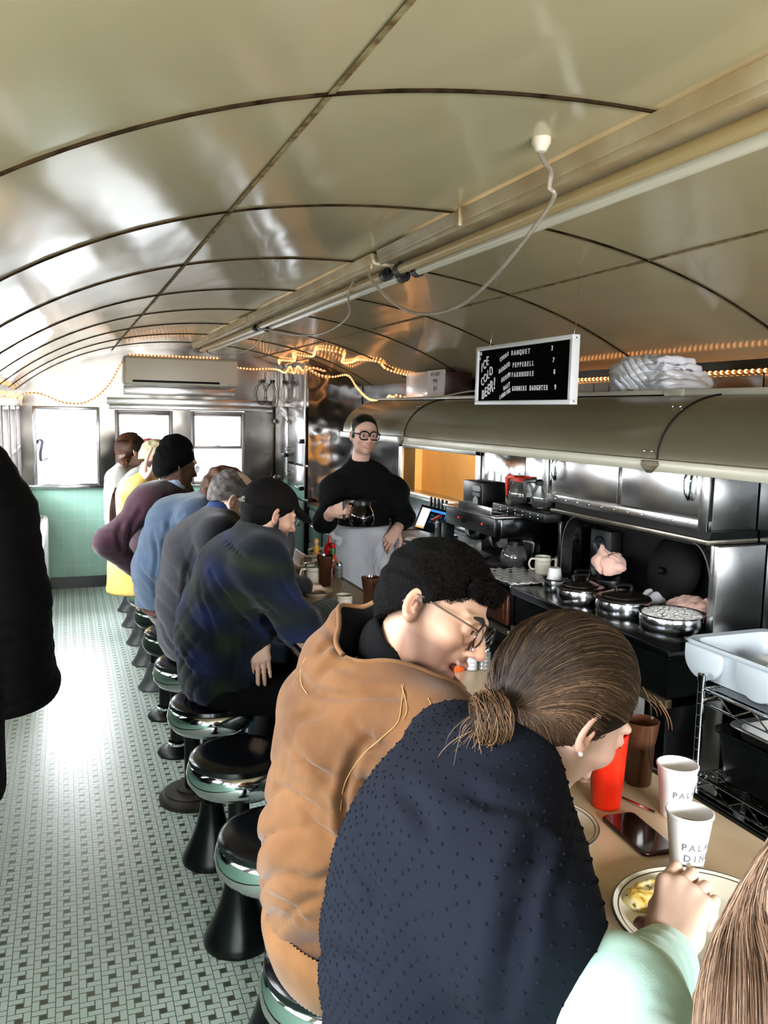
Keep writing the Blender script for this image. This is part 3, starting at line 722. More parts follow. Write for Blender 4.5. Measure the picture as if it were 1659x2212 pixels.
m = MB(); m.ball((2.525,3.02,1.11), .018, 12); m.build('knob', BLKM, t)
def crumple(name, c, r, label, mats, cat, seed, ht=.6, group=None, amp=.012, f=34):
    S = SDF((c[0]-r[0]-.04, c[1]-r[1]-.04, c[2]-.01), (c[0]+r[0]+.04, c[1]+r[1]+.04, c[2]+r[2]*2+.06), .005)
    rs = np.random.RandomState(seed)
    S.ell((c[0], c[1], c[2]+r[2]*.7), (r[0]*.8, r[1]*.8, r[2]*.75), .02)
    for _ in range(7):
        a = rs.rand(3)*2-1; S.ell((c[0]+a[0]*r[0]*.6, c[1]+a[1]*r[1]*.6, c[2]+r[2]*(.7+.5*a[2])), (r[0]*(.25+.3*rs.rand()), r[1]*(.25+.3*rs.rand()), r[2]*(.3+.3*rs.rand())), .015)
    for _ in range(6):
        a = rs.rand(3)*2-1; S.folds((c[0]+a[0]*r[0]*.5, c[1]+a[1]*r[1]*.6, c[2]+r[2]*.9), rs.rand(3)-.5, max(r)*1.1, 40, min(.016, r[2]*.26), seed+_)
    S.cone((c[0]-.3*r[0], c[1]+.2*r[1], c[2]+r[2]), (c[0]-.1*r[0], c[1]+.35*r[1], c[2]+r[2]*1.95), r[2]*.5, .006, .03) if ht > .7 else None
    S.disp(lumps(amp*.35, f*.6, seed)).disp(lumps(amp*.12, f*2.4, seed+1)); S.cut((c[0], c[1], c[2]+.002), (0,0,-1))
    o = link_mesh(name, mesh_from([S.nets()], name), mats, None, 60); return tag(o, label, cat, group)
PINK = mat('pale pink towelling', '#f0bfae', .85, bump=.3, bscale=400, sheen=.3); WHC = mat('white cotton', '#dfe0e8', .8, bump=.15, bscale=300)
crumple('kitchen_towel', (2.49, 3.36, 1.035), (.085, .13, .065), 'pink kitchen towel heaped behind the lidded pots, with a raised peak', PINK, 'towel', 3, ht=.9)
crumple('kitchen_towel', (2.55, 2.80, .936), (.075, .19, .062), 'pink kitchen towel lying flat by the right alcove post', PINK, 'towel', 5)
crumple('kitchen_towel', (2.56, 3.08, .936), (.06, .10, .045), 'white kitchen towel lying between the two pink towels', WHC, 'towel', 8)
# support under the heaped towel: a covered pan
t = thing('covered_pan', 'black covered pan under the heaped pink towel', 'pan', (2.50, 3.14, .936))
m = MB(); m.lathe([(0,0),(.085,0),(.09,.06),(.088,.075),(.05,.095),(0,.1)], (2.50,3.36,.936), 28); m.build('pan_body', BLK, t)
m = MB(); m.tube([(2.42,3.36,.99),(2.38,3.42,1.0),(2.35,3.45,1.005)], .009, 8); m.build('handle', BLK, t)
# round pots
POTM = mat('spun aluminium', '#d3d4d6', .16, 1.0, bump=.05, bscale=60, stretch=(.2,.2,8))
LIDM = mat('dark bronzed lid', '#3b352e', .25, .8)
def pot(c, r, h, label, lid=True, group=None):
    t = thing('round_pot', label, 'pot', (c[0], c[1], .936), group=group)
    m = MB(); m.lathe([(0,.0),(r*.93,0),(r*.97,.006),(r,.02),(r*1.02,h*.5),(r,h*.85),(r*.98,h),(r*1.03,h+.004),(r*1.03,h+.008),(r*.95,h+.006),(r*.94,h*.7),(0,h*.65)], (c[0], c[1], .936), 40); m.build('pot_body', POTM, t)
    if lid:
        m = MB(); m.lathe([(r*1.03,h+.006),(r*1.0,h+.014),(r*.80,h+.018),(r*.78,h+.024),(r*.5,h+.036),(r*.25,h+.042),(0,h+.043)], (c[0], c[1], .936), 40); l = m.build('lid', LIDM, t)
        m = MB(); z = .936+h+.043; m.tube(smooth_path([(c[0]-.03,c[1]+.01,z-.005),(c[0]-.03,c[1]+.01,z+.022),(c[0]+.03,c[1]-.01,z+.022),(c[0]+.03,c[1]-.01,z-.005)],4), .008, 8); m.build('lid_handle', BLK, l)
    return t
pot((2.245, 3.235), .108, .062, 'aluminium pot with dark domed lid, left one of the two lidded pots')
pot((2.285, 2.965), .118, .066, 'aluminium pot with dark domed lid, right one of the two lidded pots')
t = pot((2.330, 2.705), .128, .060, 'shallow open aluminium pot heaped with white dried beans', lid=False)
BEAN = mat('white beans', '#dcdad6', .5)
m = MB(); rs = np.random.RandomState(4)
for _ in range(520):
    a, q = rs.rand()*6.28, .116*math.sqrt(rs.rand()); z = .936+.060+.012*(1-(q/.11)**2)+rs.rand()*.006
    m.ball((2.330+q*math.cos(a), 2.705+q*math.sin(a), z), (.008+.003*rs.rand(), .006, .0055), 6)
m.ball((2.330,2.705,.936+.052), (.119,.119,.018), 24)
o = m.build('white_beans', BEAN); tag(o, 'heap of white beans filling the shallow open pot', 'beans', kind='stuff')
t = pot((2.262, 3.475), .060, .058, 'small open aluminium pot holding an upside-down white cup', lid=False)
t = thing('upturned_cup', 'white paper cup upside down in the small aluminium pot', 'cup', (2.25, 3.465, .975))
m = MB(); m.lathe([(0,.078),(.028,.078),(.031,.072),(.0385,.006),(.041,.0),(.038,-.001)], (2.25,3.465,.978), 32); m.build('cup_wall', WHT, t)
pot((2.37, 3.40), .050, .045, 'small dark lidded pan beside the left alcove post')
# wooden drawer unit and towel to the left of the cook counter
t = thing('wooden_drawer_unit', 'red-brown wooden drawer unit beside the cook counter', 'drawer unit', (2.37, 4.0, 0))
m = MB(); m.box(2.125, 2.645, 3.64, 4.45, 0, .90); m.build('cabinet_body', BLK, t, 0)
m = MB(); m.box(2.10, 2.645, 3.635, 4.46, .90, .94, .004); m.build('worktop', STEEL_D, t, 30)
for k in range(2):
    y0 = 3.67+k*.38; m = MB(); m.box(2.105, 2.125, y0, y0+.35, .72, .885, .006); d = m.build('drawer', WOODM, t, 30)
    m = MB(); m.box(2.100, 2.106, y0+.03, y0+.32, .745, .86, .003); m.build('drawer_panel', WOODM, d, 30)
m = MB(); m.box(2.098, 2.13, 3.64, 4.45, .675, .70, .003); m.build('worn_rail', mat('worn steel rail', '#a09a8e', .35, .8, noise=.4, nscale=14), t, 30)
# folded striped towel
def towel_mat():
    m, nt, b = newmat('grey checked towel'); N = nt.nodes; L = nt.links
    tc = N.new('ShaderNodeTexCoord'); s = N.new('ShaderNodeSeparateXYZ'); L.new(tc.outputs['Object'], s.inputs[0])
    a = math_node(nt, 'LESS_THAN', math_node(nt, 'PINGPONG', math_node(nt, 'MULTIPLY', s.outputs[0], 26), .5), .05)
    c2 = math_node(nt, 'LESS_THAN', math_node(nt, 'PINGPONG', math_node(nt, 'MULTIPLY', s.outputs[1], 18), .5), .05)
    L.new(mixc(nt, math_node(nt, 'MAXIMUM', a, c2), lin('#d6d3d0'), lin('#a3a0a4')), b.inputs['Base Color']); b.inputs['Roughness'].default_value = .9
    return m
m = MB(); rs = np.random.RandomState(2)
nx, ny = 16, 22; G = [[(2.112+.30*i/nx, 3.64+.42*j/ny, .948+.006*math.sin(i*1.1+j*.5)*math.sin(j*.9)+.004*math.sin(i*2.3-j*1.4)) for j in range(ny+1)] for i in range(nx+1)]
m.grid(G); m.grid([[(x, y, z-.008) for x, y, z in r] for r in G][::-1]); m.grid([[ (x,y,z), (x,y,z-.008)] for x,y,z in G[0]]); m.grid([[ (r[0][0],r[0][1],r[0][2]-.008), r[0]] for r in G])
m.grid([[ (x,y,z-.008), (x,y,z)] for x,y,z in G[-1]]); m.grid([[ r[-1], (r[-1][0],r[-1][1],r[-1][2]-.008)] for r in G])
tag(m.build('checked_towel', towel_mat(), smooth=60), 'grey and white checked towel spread on the worktop beside the pots', 'towel')
# stacked mugs by the alcove
MUG = mat('cream stoneware', '#ddd6c6', .25); MUGG = mat('dark green glaze line', '#3c463c', .3)
def mug(loc, label, group=None, ang=0, r=.038, h=.088, name='coffee_mug', stripe=True, handle=True, cat='mug'):
    t = thing(name, label, cat, loc, ang, group)
    L0 = Vector(loc)
    m = MB(); m.lathe([(0,.0),(r*.82,0),(r*.93,.006),(r,h*.25),(r,h*.85),(r*1.04,h*.97),(r*1.02,h),(r*.9,h*.97),(r*.86,h*.3),(r*.7,.010),(0,.008)], n=32); m.build('mug_body', MUG, t)
    if stripe:
        m = MB(); m.lathe([(r*1.045,h*.955),(r*1.05,h*.975),(r*1.03,h*1.0)], n=32); m.lathe([(r*1.003,h*.74),(r*1.008,h*.75),(r*1.003,h*.76)], n=32); m.build('stripe', MUGG, t)
    if handle:
        m = MB(); m.tube(smooth_path([(r*.95,0,h*.82),(r*1.5,0,h*.80),(r*1.72,0,h*.52),(r*1.45,0,h*.26),(r*.95,0,h*.24)],5), .0052, 8); m.build('handle', MUG, t)
    for ch in t.children: ch.matrix_parent_inverse = Matrix.Identity(4)
    return t
mug((2.39, 3.80, .956), 'cream mug on the worktop at the left edge of the alcove', None, 2.6, .042, .095, stripe=True)
mug((2.475, 3.74, .956), 'cream mug half hidden behind the left alcove post', None, 2.2, .042, .095)
# ---- coffee brewer
t = thing('coffee_brewer', 'black twin coffee brewer with chrome funnels under the pass window', 'coffee brewer', (2.3, 4.2, .94))
PNL = mat('black control panel', '#101113', .3)
m = MB(); m.box(2.20, 2.64, 3.93, 4.62, 1.13, 1.24, .006); m.box(2.45, 2.64, 3.93, 4.62, .942, 1.13); m.build('housing', STEEL_D, t, 30)
m = MB(); m.box(2.17, 2.64, 3.95, 4.62, 1.235, 1.25, .003); m.build('top_plate', STEEL_B, t, 30)
m = MB(); m.box(2.185, 2.205, 3.98, 4.60, 1.135, 1.235, .004); p = m.build('control_panel', PNL, t, 30)
for yy in (4.12, 4.42):
    m = MB(); m.ball((2.183, yy, 1.19), .007, 10); m.build('red_switch', mat('red switch', '#c22a25', .3, emit=.4), p)
    m = MB(); m.cyl((2.186, yy-.07, 1.18), (2.174, yy-.07, 1.18), .012, n=12); m.build('dial', BLK, p)
for yy in (4.10, 4.40):
    m = MB(); m.lathe([(.07,.075),(.075,.07),(.072,.045),(.05,.01),(.02,0),(0,0)], (2.30,yy,1.05), 28); m.build('brew_funnel', CHROME, t)
    m = MB(); m.lathe([(0,0),(.075,0),(.078,.012),(0,.013)], (2.30,yy,.942), 24); m.build('warmer_plate', BLK, t)
m = MB(); m.box(2.18, 2.64, 3.93, 4.64, .935, .944, .002); m.build('base_plate', BLK, t, 30)
def carafe(loc, label, collar, ang, coffee=.3, glass=True, group='coffee carafes around the brewer', dark=False):
    t = thing('coffee_carafe', label, 'carafe', loc, ang, group)
    G = glass_mat('carafe glass', (.86,.86,.86), .10, dens=.04) if not dark else mat('coffee filled glass', '#0a0605', .05, coat=.6)
    m = MB(); m.lathe([(0,.002),(.060,.0),(.070,.012),(.076,.035),(.074,.060),(.064,.090),(.050,.112),(.046,.122)], n=36); m.build('glass_bowl', G, t)
    m = MB(); m.lathe([(0,.003),(.058,.003),(.067,.013),(.072,.035),(0,.035)], n=30) if not dark else m.lathe([(0,.004),(.05,.004),(.0,.03)], n=12); m.build('coffee', mat('black coffee', '#0d0705', .08), t)
    cm = mat('collar '+collar, {'black':'#0d0d0f','orange':'#c8351c'}[collar], .35)
    m = MB(); m.lathe([(.046,.115),(.052,.118),(.053,.140),(.044,.146),(.02,.150),(0,.150)], n=30); m.prism([(-.02,.137),(.02,.137),(.028,.147),(-.028,.150)], 'x', .03, .085, bev=.002); m.build('lid_collar', cm, t, 40)
    m = MB(); m.prism([(-.040,.125),(-.04,.150),(-.100,.150),(-.118,.135),(-.108,.03),(-.095,.03),(-.098,.12),(-.085,.128)], 'y', -.012, .012, bev=.003); m.build('handle', cm, t, 40)
    for ch in t.children: ch.matrix_parent_inverse = Matrix.Identity(4)
    return t
# warmers on top
t = thing('carafe_warmer', 'black twin warming plate standing on top of the coffee brewer', 'warmer', (2.40, 3.95, 1.25))
m = MB(); m.box(2.30, 2.62, 3.66, 4.22, 1.251, 1.30, .005); m.build('housing', BLK, t, 30)
m = MB(); m.box(2.15, 2.16, 3.96, 4.36, 1.25, 1.30, .002); m.build('guard_plate', STEEL_B, t, 30)
m = MB(); m.box(2.16, 2.30, 3.97, 4.35, 1.251, 1.256, .002); m.build('drip_tray', CHROME, t, 30)
for yy in (3.80, 4.08):
    m = MB(); m.lathe([(0,0),(.075,0),(.078,.010),(0,.012)], (2.42,yy,1.299), 28); m.build('hot_plate', BLKG, t)
m = MB()
for yy in np.arange(3.72, 4.18, .08):
    for z in (1.267, 1.285): m.ball((2.299, yy, z), .004, 8)
m.build('screws', CHROME, t)
carafe((2.42, 3.86, 1.311), 'glass coffee carafe with black handle on the warmer', 'black', -.5)
carafe((2.42, 4.10, 1.311), 'glass coffee carafe with orange handle on the warmer', 'orange', -1.2)
carafe((2.36, 4.06, .956), 'dark coffee carafe under the right brewing funnel', 'black', 2.5)
# black box with stickers
t = thing('black_speaker_box', 'tall black box with round and square stickers on top of the brewer', 'box', (2.38, 4.5, 1.25))
m = MB(); m.box(2.30, 2.46, 4.35, 4.60, 1.251, 1.40, .005); m.build('box_body', BLK, t, 30)
S1 = mat('grey sticker print', '#9a9a98', .5)
m = MB(); m.prism([(4.385,1.345),(4.46,1.345),(4.475,1.36),(4.46,1.378),(4.385,1.378),(4.37,1.36)], 'x', 2.297, 2.2995); m.build('badge_sticker', S1, t, 0)
m = MB(); m.box(2.297, 2.2995, 4.38, 4.47, 1.315, 1.337); m.build('label_sticker', mat('dull sticker', '#6d6d6c', .5), t, 0)
m = MB(); m.lathe([(0,0),(.032,0),(.034,.001),(.0,.002)], (0,0,0), 24, M=Matrix.Translation((2.2985,4.43,1.28))@Matrix.Rotation(-PI/2,4,'Y')); m.build('round_sticker', S1, t)
# worktop of the register section
t = thing('register_counter', 'dark worktop with shelves under the pass window', 'counter', (2.37, 5.0, 0))
m = MB(); m.box(2.10, 2.645, 4.47, 5.60, .90, .94, .004); m.build('worktop', mat('dark brown laminate', '#2e211a', .35), t, 30)
m = MB(); m.box(2.60, 2.645, 4.47, 5.6, 0, .9); m.box(2.12, 2.6, 4.47, 4.5, 0, .9); m.box(2.12, 2.6, 5.57, 5.6, 0, .9); m.box(2.12, 2.6, 4.5, 5.57, .45, .48); m.box(2.12, 2.6, 4.5, 5.57, 0, .08); m.build('cabinet_body', BLK, t, 0)
m = MB(); m.box(2.105, 2.125, 4.90, 5.02, .08, .90, .003); m.build('wooden_upright', mat('pale pine', '#a07a4c', .5), t, 30)
t = thing('till_tablet', 'black tablet till on a stand showing a white and blue screen', 'tablet', (2.24, 4.86, .94))
def frame_M(o, f, u):
    F, Lf, U = frame(f, u); return Matrix(((F.x, Lf.x, U.x, o[0]), (F.y, Lf.y, U.y, o[1]), (F.z, Lf.z, U.z, o[2]), (0,0,0,1)))
MT = frame_M((2.215, 4.87, 1.115), (-.80, -.42, .42), (.42, .1, .88))
m = MB(); m.box(-.008, .008, -.125, .125, -.085, .085, .006, M=MT); m.build('tablet_case', BLK, t, 30)
m = MB(); m.box(.0082, .0090, -.108, .108, -.072, .072, M=MT); s_ = m.build('screen', mat('screen dark', '#10161d', .2, emit=.15), t, 0)
m = MB(); m.box(.0091, .0096, -.105, -.035, -.060, .066, M=MT); m.build('receipt_pane', mat('screen white', '#dfe4ea', .3, emit=.9), s_, 0)
m = MB(); m.box(.0091, .0096, -.032, .105, .052, .068, M=MT); m.box(.0091, .0096, .10, .105, -.068, .05, M=MT); m.build('title_bar', mat('screen blue', '#2f6fae', .3, emit=.8), s_, 0)
m = MB(); m.box(.0091, .0096, -.105, -.035, -.072, -.062, M=MT); m.build('button', mat('screen amber', '#c99a55', .3, emit=.7), s_, 0)
m = MB()
for a in range(3):
    for b_ in range(3): m.box(.0091, .0094, -.015+a*.035, .008+a*.035, .02-b_*.022, .034-b_*.022, M=MT)
m.build('keys', mat('screen key blue', '#2a4055', .3, emit=.3), s_, 0)
m = MB(); m.prism([(2.22,.941),(2.36,.941),(2.33,.955),(2.27,1.07),(2.235,1.10),(2.225,1.08)], 'y', 4.80, 4.92, bev=.004); m.build('stand', BLK, t, 30)
crumple('paper_slips', (2.19, 5.12, .941), (.05, .09, .012), 'white paper slips lying left of the till tablet', WHT, 'paper', 12, amp=.004)
t = thing('red_lever_opener', 'red-handled lever clamp beside the coffee brewer', 'opener', (2.20, 4.68, .94))
m = MB(); m.box(2.19, 2.28, 4.665, 4.77, .942, 1.13, .004); m.build('clamp_body', PNL, t, 30)
m = MB(); m.cyl((2.2,4.70,1.165), (2.185,4.80,1.125), .010, .008, 10); m.build('lever', mat('red rubber', '#b3211d', .4), t)
m = MB(); m.ball((2.188,4.72,1.12), .010, 10); m.cyl((2.2,4.75,1.13),(2.2,4.75,1.155), .006, n=8); m.build('chrome_knob', CHROME, t)
# knives in a rack on the ledge
t = thing('knife_rack', 'wire rack holding black-handled knives below the pass window', 'rack', (2.55, 5.55, 1.02))
m = MB()
for k in range(8): m.tube([(2.45,5.2+.0*k,.96+k*.02),(2.45,5.55,.96+k*.02)], .003, 6)
m.box(2.44, 2.56, 5.18, 5.57, .941, .955); m.cyl((2.45,5.2,.95),(2.45,5.2,1.12),.004,n=6); m.cyl((2.45,5.55,.95),(2.45,5.55,1.12),.004,n=6); m.build('wire_frame', STEEL, t)
for k in range(5):
    kt = thing('kitchen_knife', 'black-handled kitchen knife standing in the wire rack', 'knife', (2.49, 5.24+k*.065, .95), group='knives in the wire rack')
    m = MB(); m.prism([(-.016,0),(.016,0),(.018,.14),(-.010,.14)], 'x', -.001, .001, M=Matrix.Translation((2.49,5.24+k*.065,.957))); m.build('blade', CHROME, kt, 0)
    m = MB(); m.box(-.008, .008, -.012, .012, .14, .24, .004, M=Matrix.Translation((2.49,5.24+k*.065,.957))); m.build('handle', BLK, kt, 30)
# pass window frame, chrome panels on the kitchen wall
m = MB(); m.box(2.63, 2.649, 5.02, 5.09, 1.0, 1.60, .003); m.box(2.63, 2.649, 6.42, 6.50, 1.0, 1.60, .003); m.box(2.60, 2.649, 5.02, 6.5, 1.13, 1.17, .003); m.box(2.63, 2.649, 5.02, 6.5, 1.52, 1.575, .003)
tag(m.build('trim_7', STEEL_B, smooth=30), kind='structure')
MIR = steel_mat('polished wall steel', '#d9d8d6', .1, .25, 2.0)
m = MB(); m.box(2.640, 2.649, 3.86, 4.44, .95, 1.61, .002); m.box(2.640, 2.649, 4.45, 5.01, .95, 1.61, .002)
tag(m.build('trim_8', MIR, smooth=30), kind='structure')
t = thing('electrical_conduit', 'brown conduit and switch box on the yellow wall behind the pass', 'conduit', (3.53, 6.0, 1.2))
m = MB(); m.cyl((3.535,6.35,.9),(3.535,6.35,2.3),.012,n=8); m.cyl((3.535,6.05,.9),(3.535,6.05,2.3),.010,n=8); m.build('pipe', mat('brown pipe', '#6b3f1c', .5), t)
m = MB(); m.box(3.50, 3.549, 6.14, 6.26, 1.22, 1.40, .006); m.build('switch_box', mat('yellowed box', '#d2a25e', .5), t, 30)
m = MB(); m.lathe([(0,0),(.03,0),(.028,.012),(0,.014)], (0,0,0), 20, M=Matrix.Translation((3.50,6.2,1.31))@Matrix.Rotation(-PI/2,4,'Y')); m.build('switch_knob', BLK, t)
# base cabinets and refrigerator towards the far end
t = thing('base_cabinets', 'low black drawer cabinets with chrome pulls behind the server', 'cabinets', (2.37, 6.55, 0))
m = MB(); m.box(2.13, 2.645, 5.62, 7.46, 0, .91); m.build('cabinet_body', BLK, t, 0)
m = MB(); m.box(2.10, 2.645, 5.61, 7.47, .91, .95, .004); m.build('worktop', STEEL_D, t, 30)
for k in range(4):
    y0 = 5.66+k*.45; m = MB(); m.box(2.115, 2.13, y0, y0+.42, .60, .89, .005); d = m.build('drawer', BLK, t, 30)
    m = MB(); m.tube(smooth_path([(2.115,y0+.16,.765),(2.095,y0+.17,.76),(2.092,y0+.21,.752),(2.095,y0+.25,.76),(2.115,y0+.26,.765)],4), .006, 8); m.build('pull', CHROME, d)
    m = MB(); m.box(2.115, 2.13, y0, y0+.42, .12, .58, .005); m.build('cabinet_door', BLK, t, 30)
t = thing('tall_refrigerator', 'tall stainless refrigerator with latched doors in the far corner', 'refrigerator', (2.37, 8.1, 0))
FR = steel_mat('smoky polished steel', '#8d8a88', .12, .7, 2.4)
pr = [(2.12, .10), (2.645, .10)]+[(x, zc(x)-.006) for x in np.linspace(2.645, 2.12, 8)]
m = MB(); m.prism(pr, 'y', 7.49, 8.69); m.build('cabinet_body', FR, t, 0)
for (a, b_, z0, z1) in ((8.14, 8.64, .98, 1.84), (7.53, 8.10, 1.30, 1.84), (7.53, 8.10, .98, 1.28), (7.53, 8.10, .14, .95), (8.14, 8.64, .14, .95)):
    m = MB(); m.box(2.085, 2.12, a, b_, z0, z1, .006); d = m.build('door', STEEL if z0 > .5 else BLK, t, 30)
    m = MB(); m.box(2.09, 2.125, a-.025, a, z0, z1); m.build('gasket', BLKM, d, 0)
    if z0 > .5:
        for zz in ((z0+.12, z1-.15) if z1-z0 > .5 else (z1-.08,)):
            m = MB(); m.tube([(2.085,b_-.01,zz-.02),(2.065,b_+.0,zz),(2.085,b_-.01,zz+.02)], .008, 8); m.ball((2.07,b_-.005,zz), .014, 10); m.build('hinge', CHROME, d)
        zz = (z0+z1)/2-.05; m = MB(); m.box(2.04, 2.085, a-.03, a+.04, zz-.02, zz+.02, .006); m.cyl((2.05,a+.0,zz),(2.04,a+.12,zz+.01),.009,.006,8); m.build('latch', BLK, d)
    else:
        m = MB(); m.tube([(2.085,a+.05,.78),(2.06,a+.06,.77),(2.06,a+.12,.72),(2.085,a+.13,.71)], .007, 8); m.build('pull', CHROME, d)
m = MB(); m.box(2.13, 2.64, 7.5, 8.69, 0, .10); m.build('plinth', BLKM, t, 0)
m = MB(); m.box(2.085, 2.10, 7.495, 7.53, .98, 2.25, .002); m.build('corner_trim', STEEL_B, t, 30)
# utensils hanging on the far wall
for k, (x, l) in enumerate(((1.95, 'left'), (2.055, 'right'))):
    t = thing('wire_whisk', 'black wire whisk loop hanging above the refrigerator door, %s one' % l, 'whisk', (x, 8.66, 2.1))
    m = MB(); m.tube(smooth_path([(x,8.655,2.10),(x-.055,8.655,2.03),(x-.06,8.655,1.93),(x-.01,8.655,1.86),(x+.03,8.655,1.90),(x+.04,8.655,2.0),(x,8.655,2.10)],6), .004, 6); m.build('wire_loop', BLK, t)
    m = MB(); m.box(x-.02, x+.02, 8.63, 8.695, 2.09, 2.12, .004); m.build('hook_plate', BLK, t, 30)
t = thing('wall_junction_box', 'small white junction box on the far wall between the whisks', 'junction box', (2.0, 8.68, 2.15))
m = MB(); m.box(1.985, 2.03, 8.64, 8.699, 2.08, 2.20, .005); m.build('box_body', WHT, t, 30)

# ---- wire rack with bus tub at the right
t = thing('wire_shelf_rack', 'chrome wire shelving unit at the right behind the counter', 'shelving', (2.2, 1.9, 0))
RX0, RX1, RY0, RY1 = 1.98, 2.42, 1.10, 2.13
m = MB()
posts = [(RX0,RY0),(RX0,RY1),(RX1,RY0),(RX1,RY1)]
for x, y in posts:
    m = MB(); m.cyl((x,y,0),(x,y,.945),.0125,n=16); m.lathe([(.0125,.93),(.016,.93),(.016,.95),(.010,.956),(0,.956)],(x,y,0),16)
    for z in np.arange(.05,.92,.04): m.lathe([(.0128,z),(.0134,z+.001),(.0128,z+.002)],(x,y,0),12)
    m.build('post', CHROME, t)
for z in (.90, .60, .25):
    m = MB(); m.cyl((RX0,RY0,z),(RX0,RY1,z),.004,n=8); m.cyl((RX1,RY0,z),(RX1,RY1,z),.004,n=8); m.cyl((RX0,RY0,z),(RX1,RY0,z),.004,n=8); m.cyl((RX0,RY1,z),(RX1,RY1,z),.004,n=8)
    for q in (0, 1):
        zz = z-.045; x = (RX0, RX1)[q]; m.cyl((x,RY0,zz),(x,RY1,zz),.004,n=8)
        y = (RY0, RY1)[q]; m.cyl((RX0,y,zz),(RX1,y,zz),.004,n=8)
        n_ = 14; m.tube([(x, RY0+(RY1-RY0)*i/n_, z if i % 2 else zz) for i in range(n_+1)], .003, 6)
        n_ = 6; m.tube([(RX0+(RX1-RX0)*i/n_, y, z if i % 2 else zz) for i in range(n_+1)], .003, 6)
    for i in range(30): x = RX0+(RX1-RX0)*(i+.5)/30; m.cyl((x,RY0,z+.002),(x,RY1,z+.002),.0017,n=5)
    m.build('wire_shelf', CHROME, t)
t = thing('shelf_liner', 'grey plastic liner on the top shelf of the wire rack', 'liner', (2.2,1.6,.905))
m = MB(); m.box(2.0, 2.40, 1.13, 2.10, .9045, .909, .001); m.build('sheet', mat('grey plastic sheet', '#5d6468', .4), t, 0)
# bus tub: rim, side wall with scallops
t = thing('bus_tub', 'pale grey plastic bus tub of dirty dishes on top of the wire rack', 'tub', (2.2, 1.75, .91))
TUB = mat('pale grey plastic', '#c3ccd3', .4)
def rr(cx, cy, hx, hy, r, n=6):
    P = []
    for sx, sy, a0 in ((1,1,0),(-1,1,PI/2),(-1,-1,PI),(1,-1,3*PI/2)):
        for i in range(n+1): a = a0+PI/2*i/n; P.append((cx+sx*(hx-r)+r*math.cos(a), cy+sy*(hy-r)+r*math.sin(a)))
    return P
def rloft(m, rings, close_bottom=True):
    b = bmesh.new(); R = [[b.verts.new((x, y, z)) for x, y in ring] for ring, z in rings]
    for A, B in zip(R, R[1:]):
        for i in range(len(A)): j = (i+1) % len(A); b.faces.new((A[i], A[j], B[j], B[i]))
    if close_bottom: b.faces.new(R[0][::-1]); b.faces.new(R[-1]) 
    bmesh.ops.recalc_face_normals(b, faces=b.faces); m.merge(b)
cx_, cy_ = 2.215, 1.93
m = MB(); rloft(m, [(rr(cx_,cy_,.17,.31,.05),.911),(rr(cx_,cy_,.178,.325,.055),1.02),(rr(cx_,cy_,.20,.35,.06),1.022),(rr(cx_,cy_,.205,.355,.06),1.032),(rr(cx_,cy_,.198,.348,.06),1.040),(rr(cx_,cy_,.176,.322,.055),1.036),(rr(cx_,cy_,.166,.306,.05),.918)])
m.build('tub_shell', TUB, t, 40)
for yy in (1.70, 1.94, 2.18):                                                  # rounded reinforcing lobes on the near side
    m = MB(); pp = [(yy-.085,1.022)]+[(yy-.085*math.cos(a), .985-.072*math.sin(a)) for a in np.linspace(0, PI, 14)]+[(yy+.085,1.022)]
    m.prism(pp, 'x', 2.018, 2.045, bev=.004); m.build('side_lobe', TUB, t, 40)
DW = mat('white glazed dish', '#dcdcd8', .2)
t = thing('white_bowl', 'white bowl upturned in the bus tub', 'bowl', (2.20, 1.83, .96)); m = MB(); m.lathe([(0,.052),(.035,.052),(.04,.048),(.058,.015),(.062,0),(.058,0),(.03,.045),(0,.046)],(2.20,1.84,.985),28); m.build('bowl_wall', DW, t)
t = thing('white_side_plate', 'white side plate lying flat in the bus tub', 'plate', (2.2, 1.98, .93)); m = MB(); m.lathe([(0,.0),(.05,0),(.085,.012),(.084,.015),(.05,.006),(0,.005)],(2.19,1.99,.960),32); m.build('plate_disc', DW, t)
t = thing('mug_in_tub', 'cream cup lying on its side in the bus tub', 'cup', (2.22, 2.13, .96)); m = MB(); m.lathe([(0,0),(.03,0),(.036,.02),(.038,.08),(.035,.08),(.032,.01),(0,.008)],(0,0,0),24,M=Matrix.Translation((2.20,2.10,.975))@Matrix.Rotation(1.4,4,'X')); m.build('cup_wall', DW, t)
for k in range(3):
    t = thing('steel_fork', 'steel fork sticking up among dishes in the bus tub', 'fork', (2.17+.02*k, 2.07, .95), group='forks in the bus tub')
    x0 = 2.17+.02*k; m = MB(); m.tube([(x0,2.10,.95),(x0-.01,2.04,.985),(x0-.012,1.99,1.015)], .0035, 6)
    for q in (-1,0,1): m.tube([(x0-.012+q*.004,1.995,1.012),(x0-.013+q*.005,1.955,1.022)], .0014, 5)
    m.build('fork_body', CHROME, t)
crumple('dish_heap', (2.215, 1.93, .918), (.13, .26, .018), 'grey food scraps and dishes covering the bottom of the bus tub', mat('dull grey dish water', '#4a4c4c', .4), 'scraps', 22, amp=.004)
t = thing('black_food_bin', 'deep black bin holding a steel pan on the middle shelf', 'bin', (2.2,1.7,.60))
m = MB(); rloft(m, [(rr(2.20,1.72,.17,.36,.04),.606),(rr(2.20,1.72,.185,.38,.045),.76),(rr(2.20,1.72,.197,.392,.05),.765),(rr(2.20,1.72,.197,.392,.05),.775),(rr(2.20,1.72,.18,.375,.045),.77),(rr(2.20,1.72,.165,.355,.04),.62)]); m.build('bin_shell', BLK, t, 40)
t = thing('steel_hotel_pan', 'stainless pan with a sheet of paper set in the black bin', 'pan', (2.21,1.72,.70))
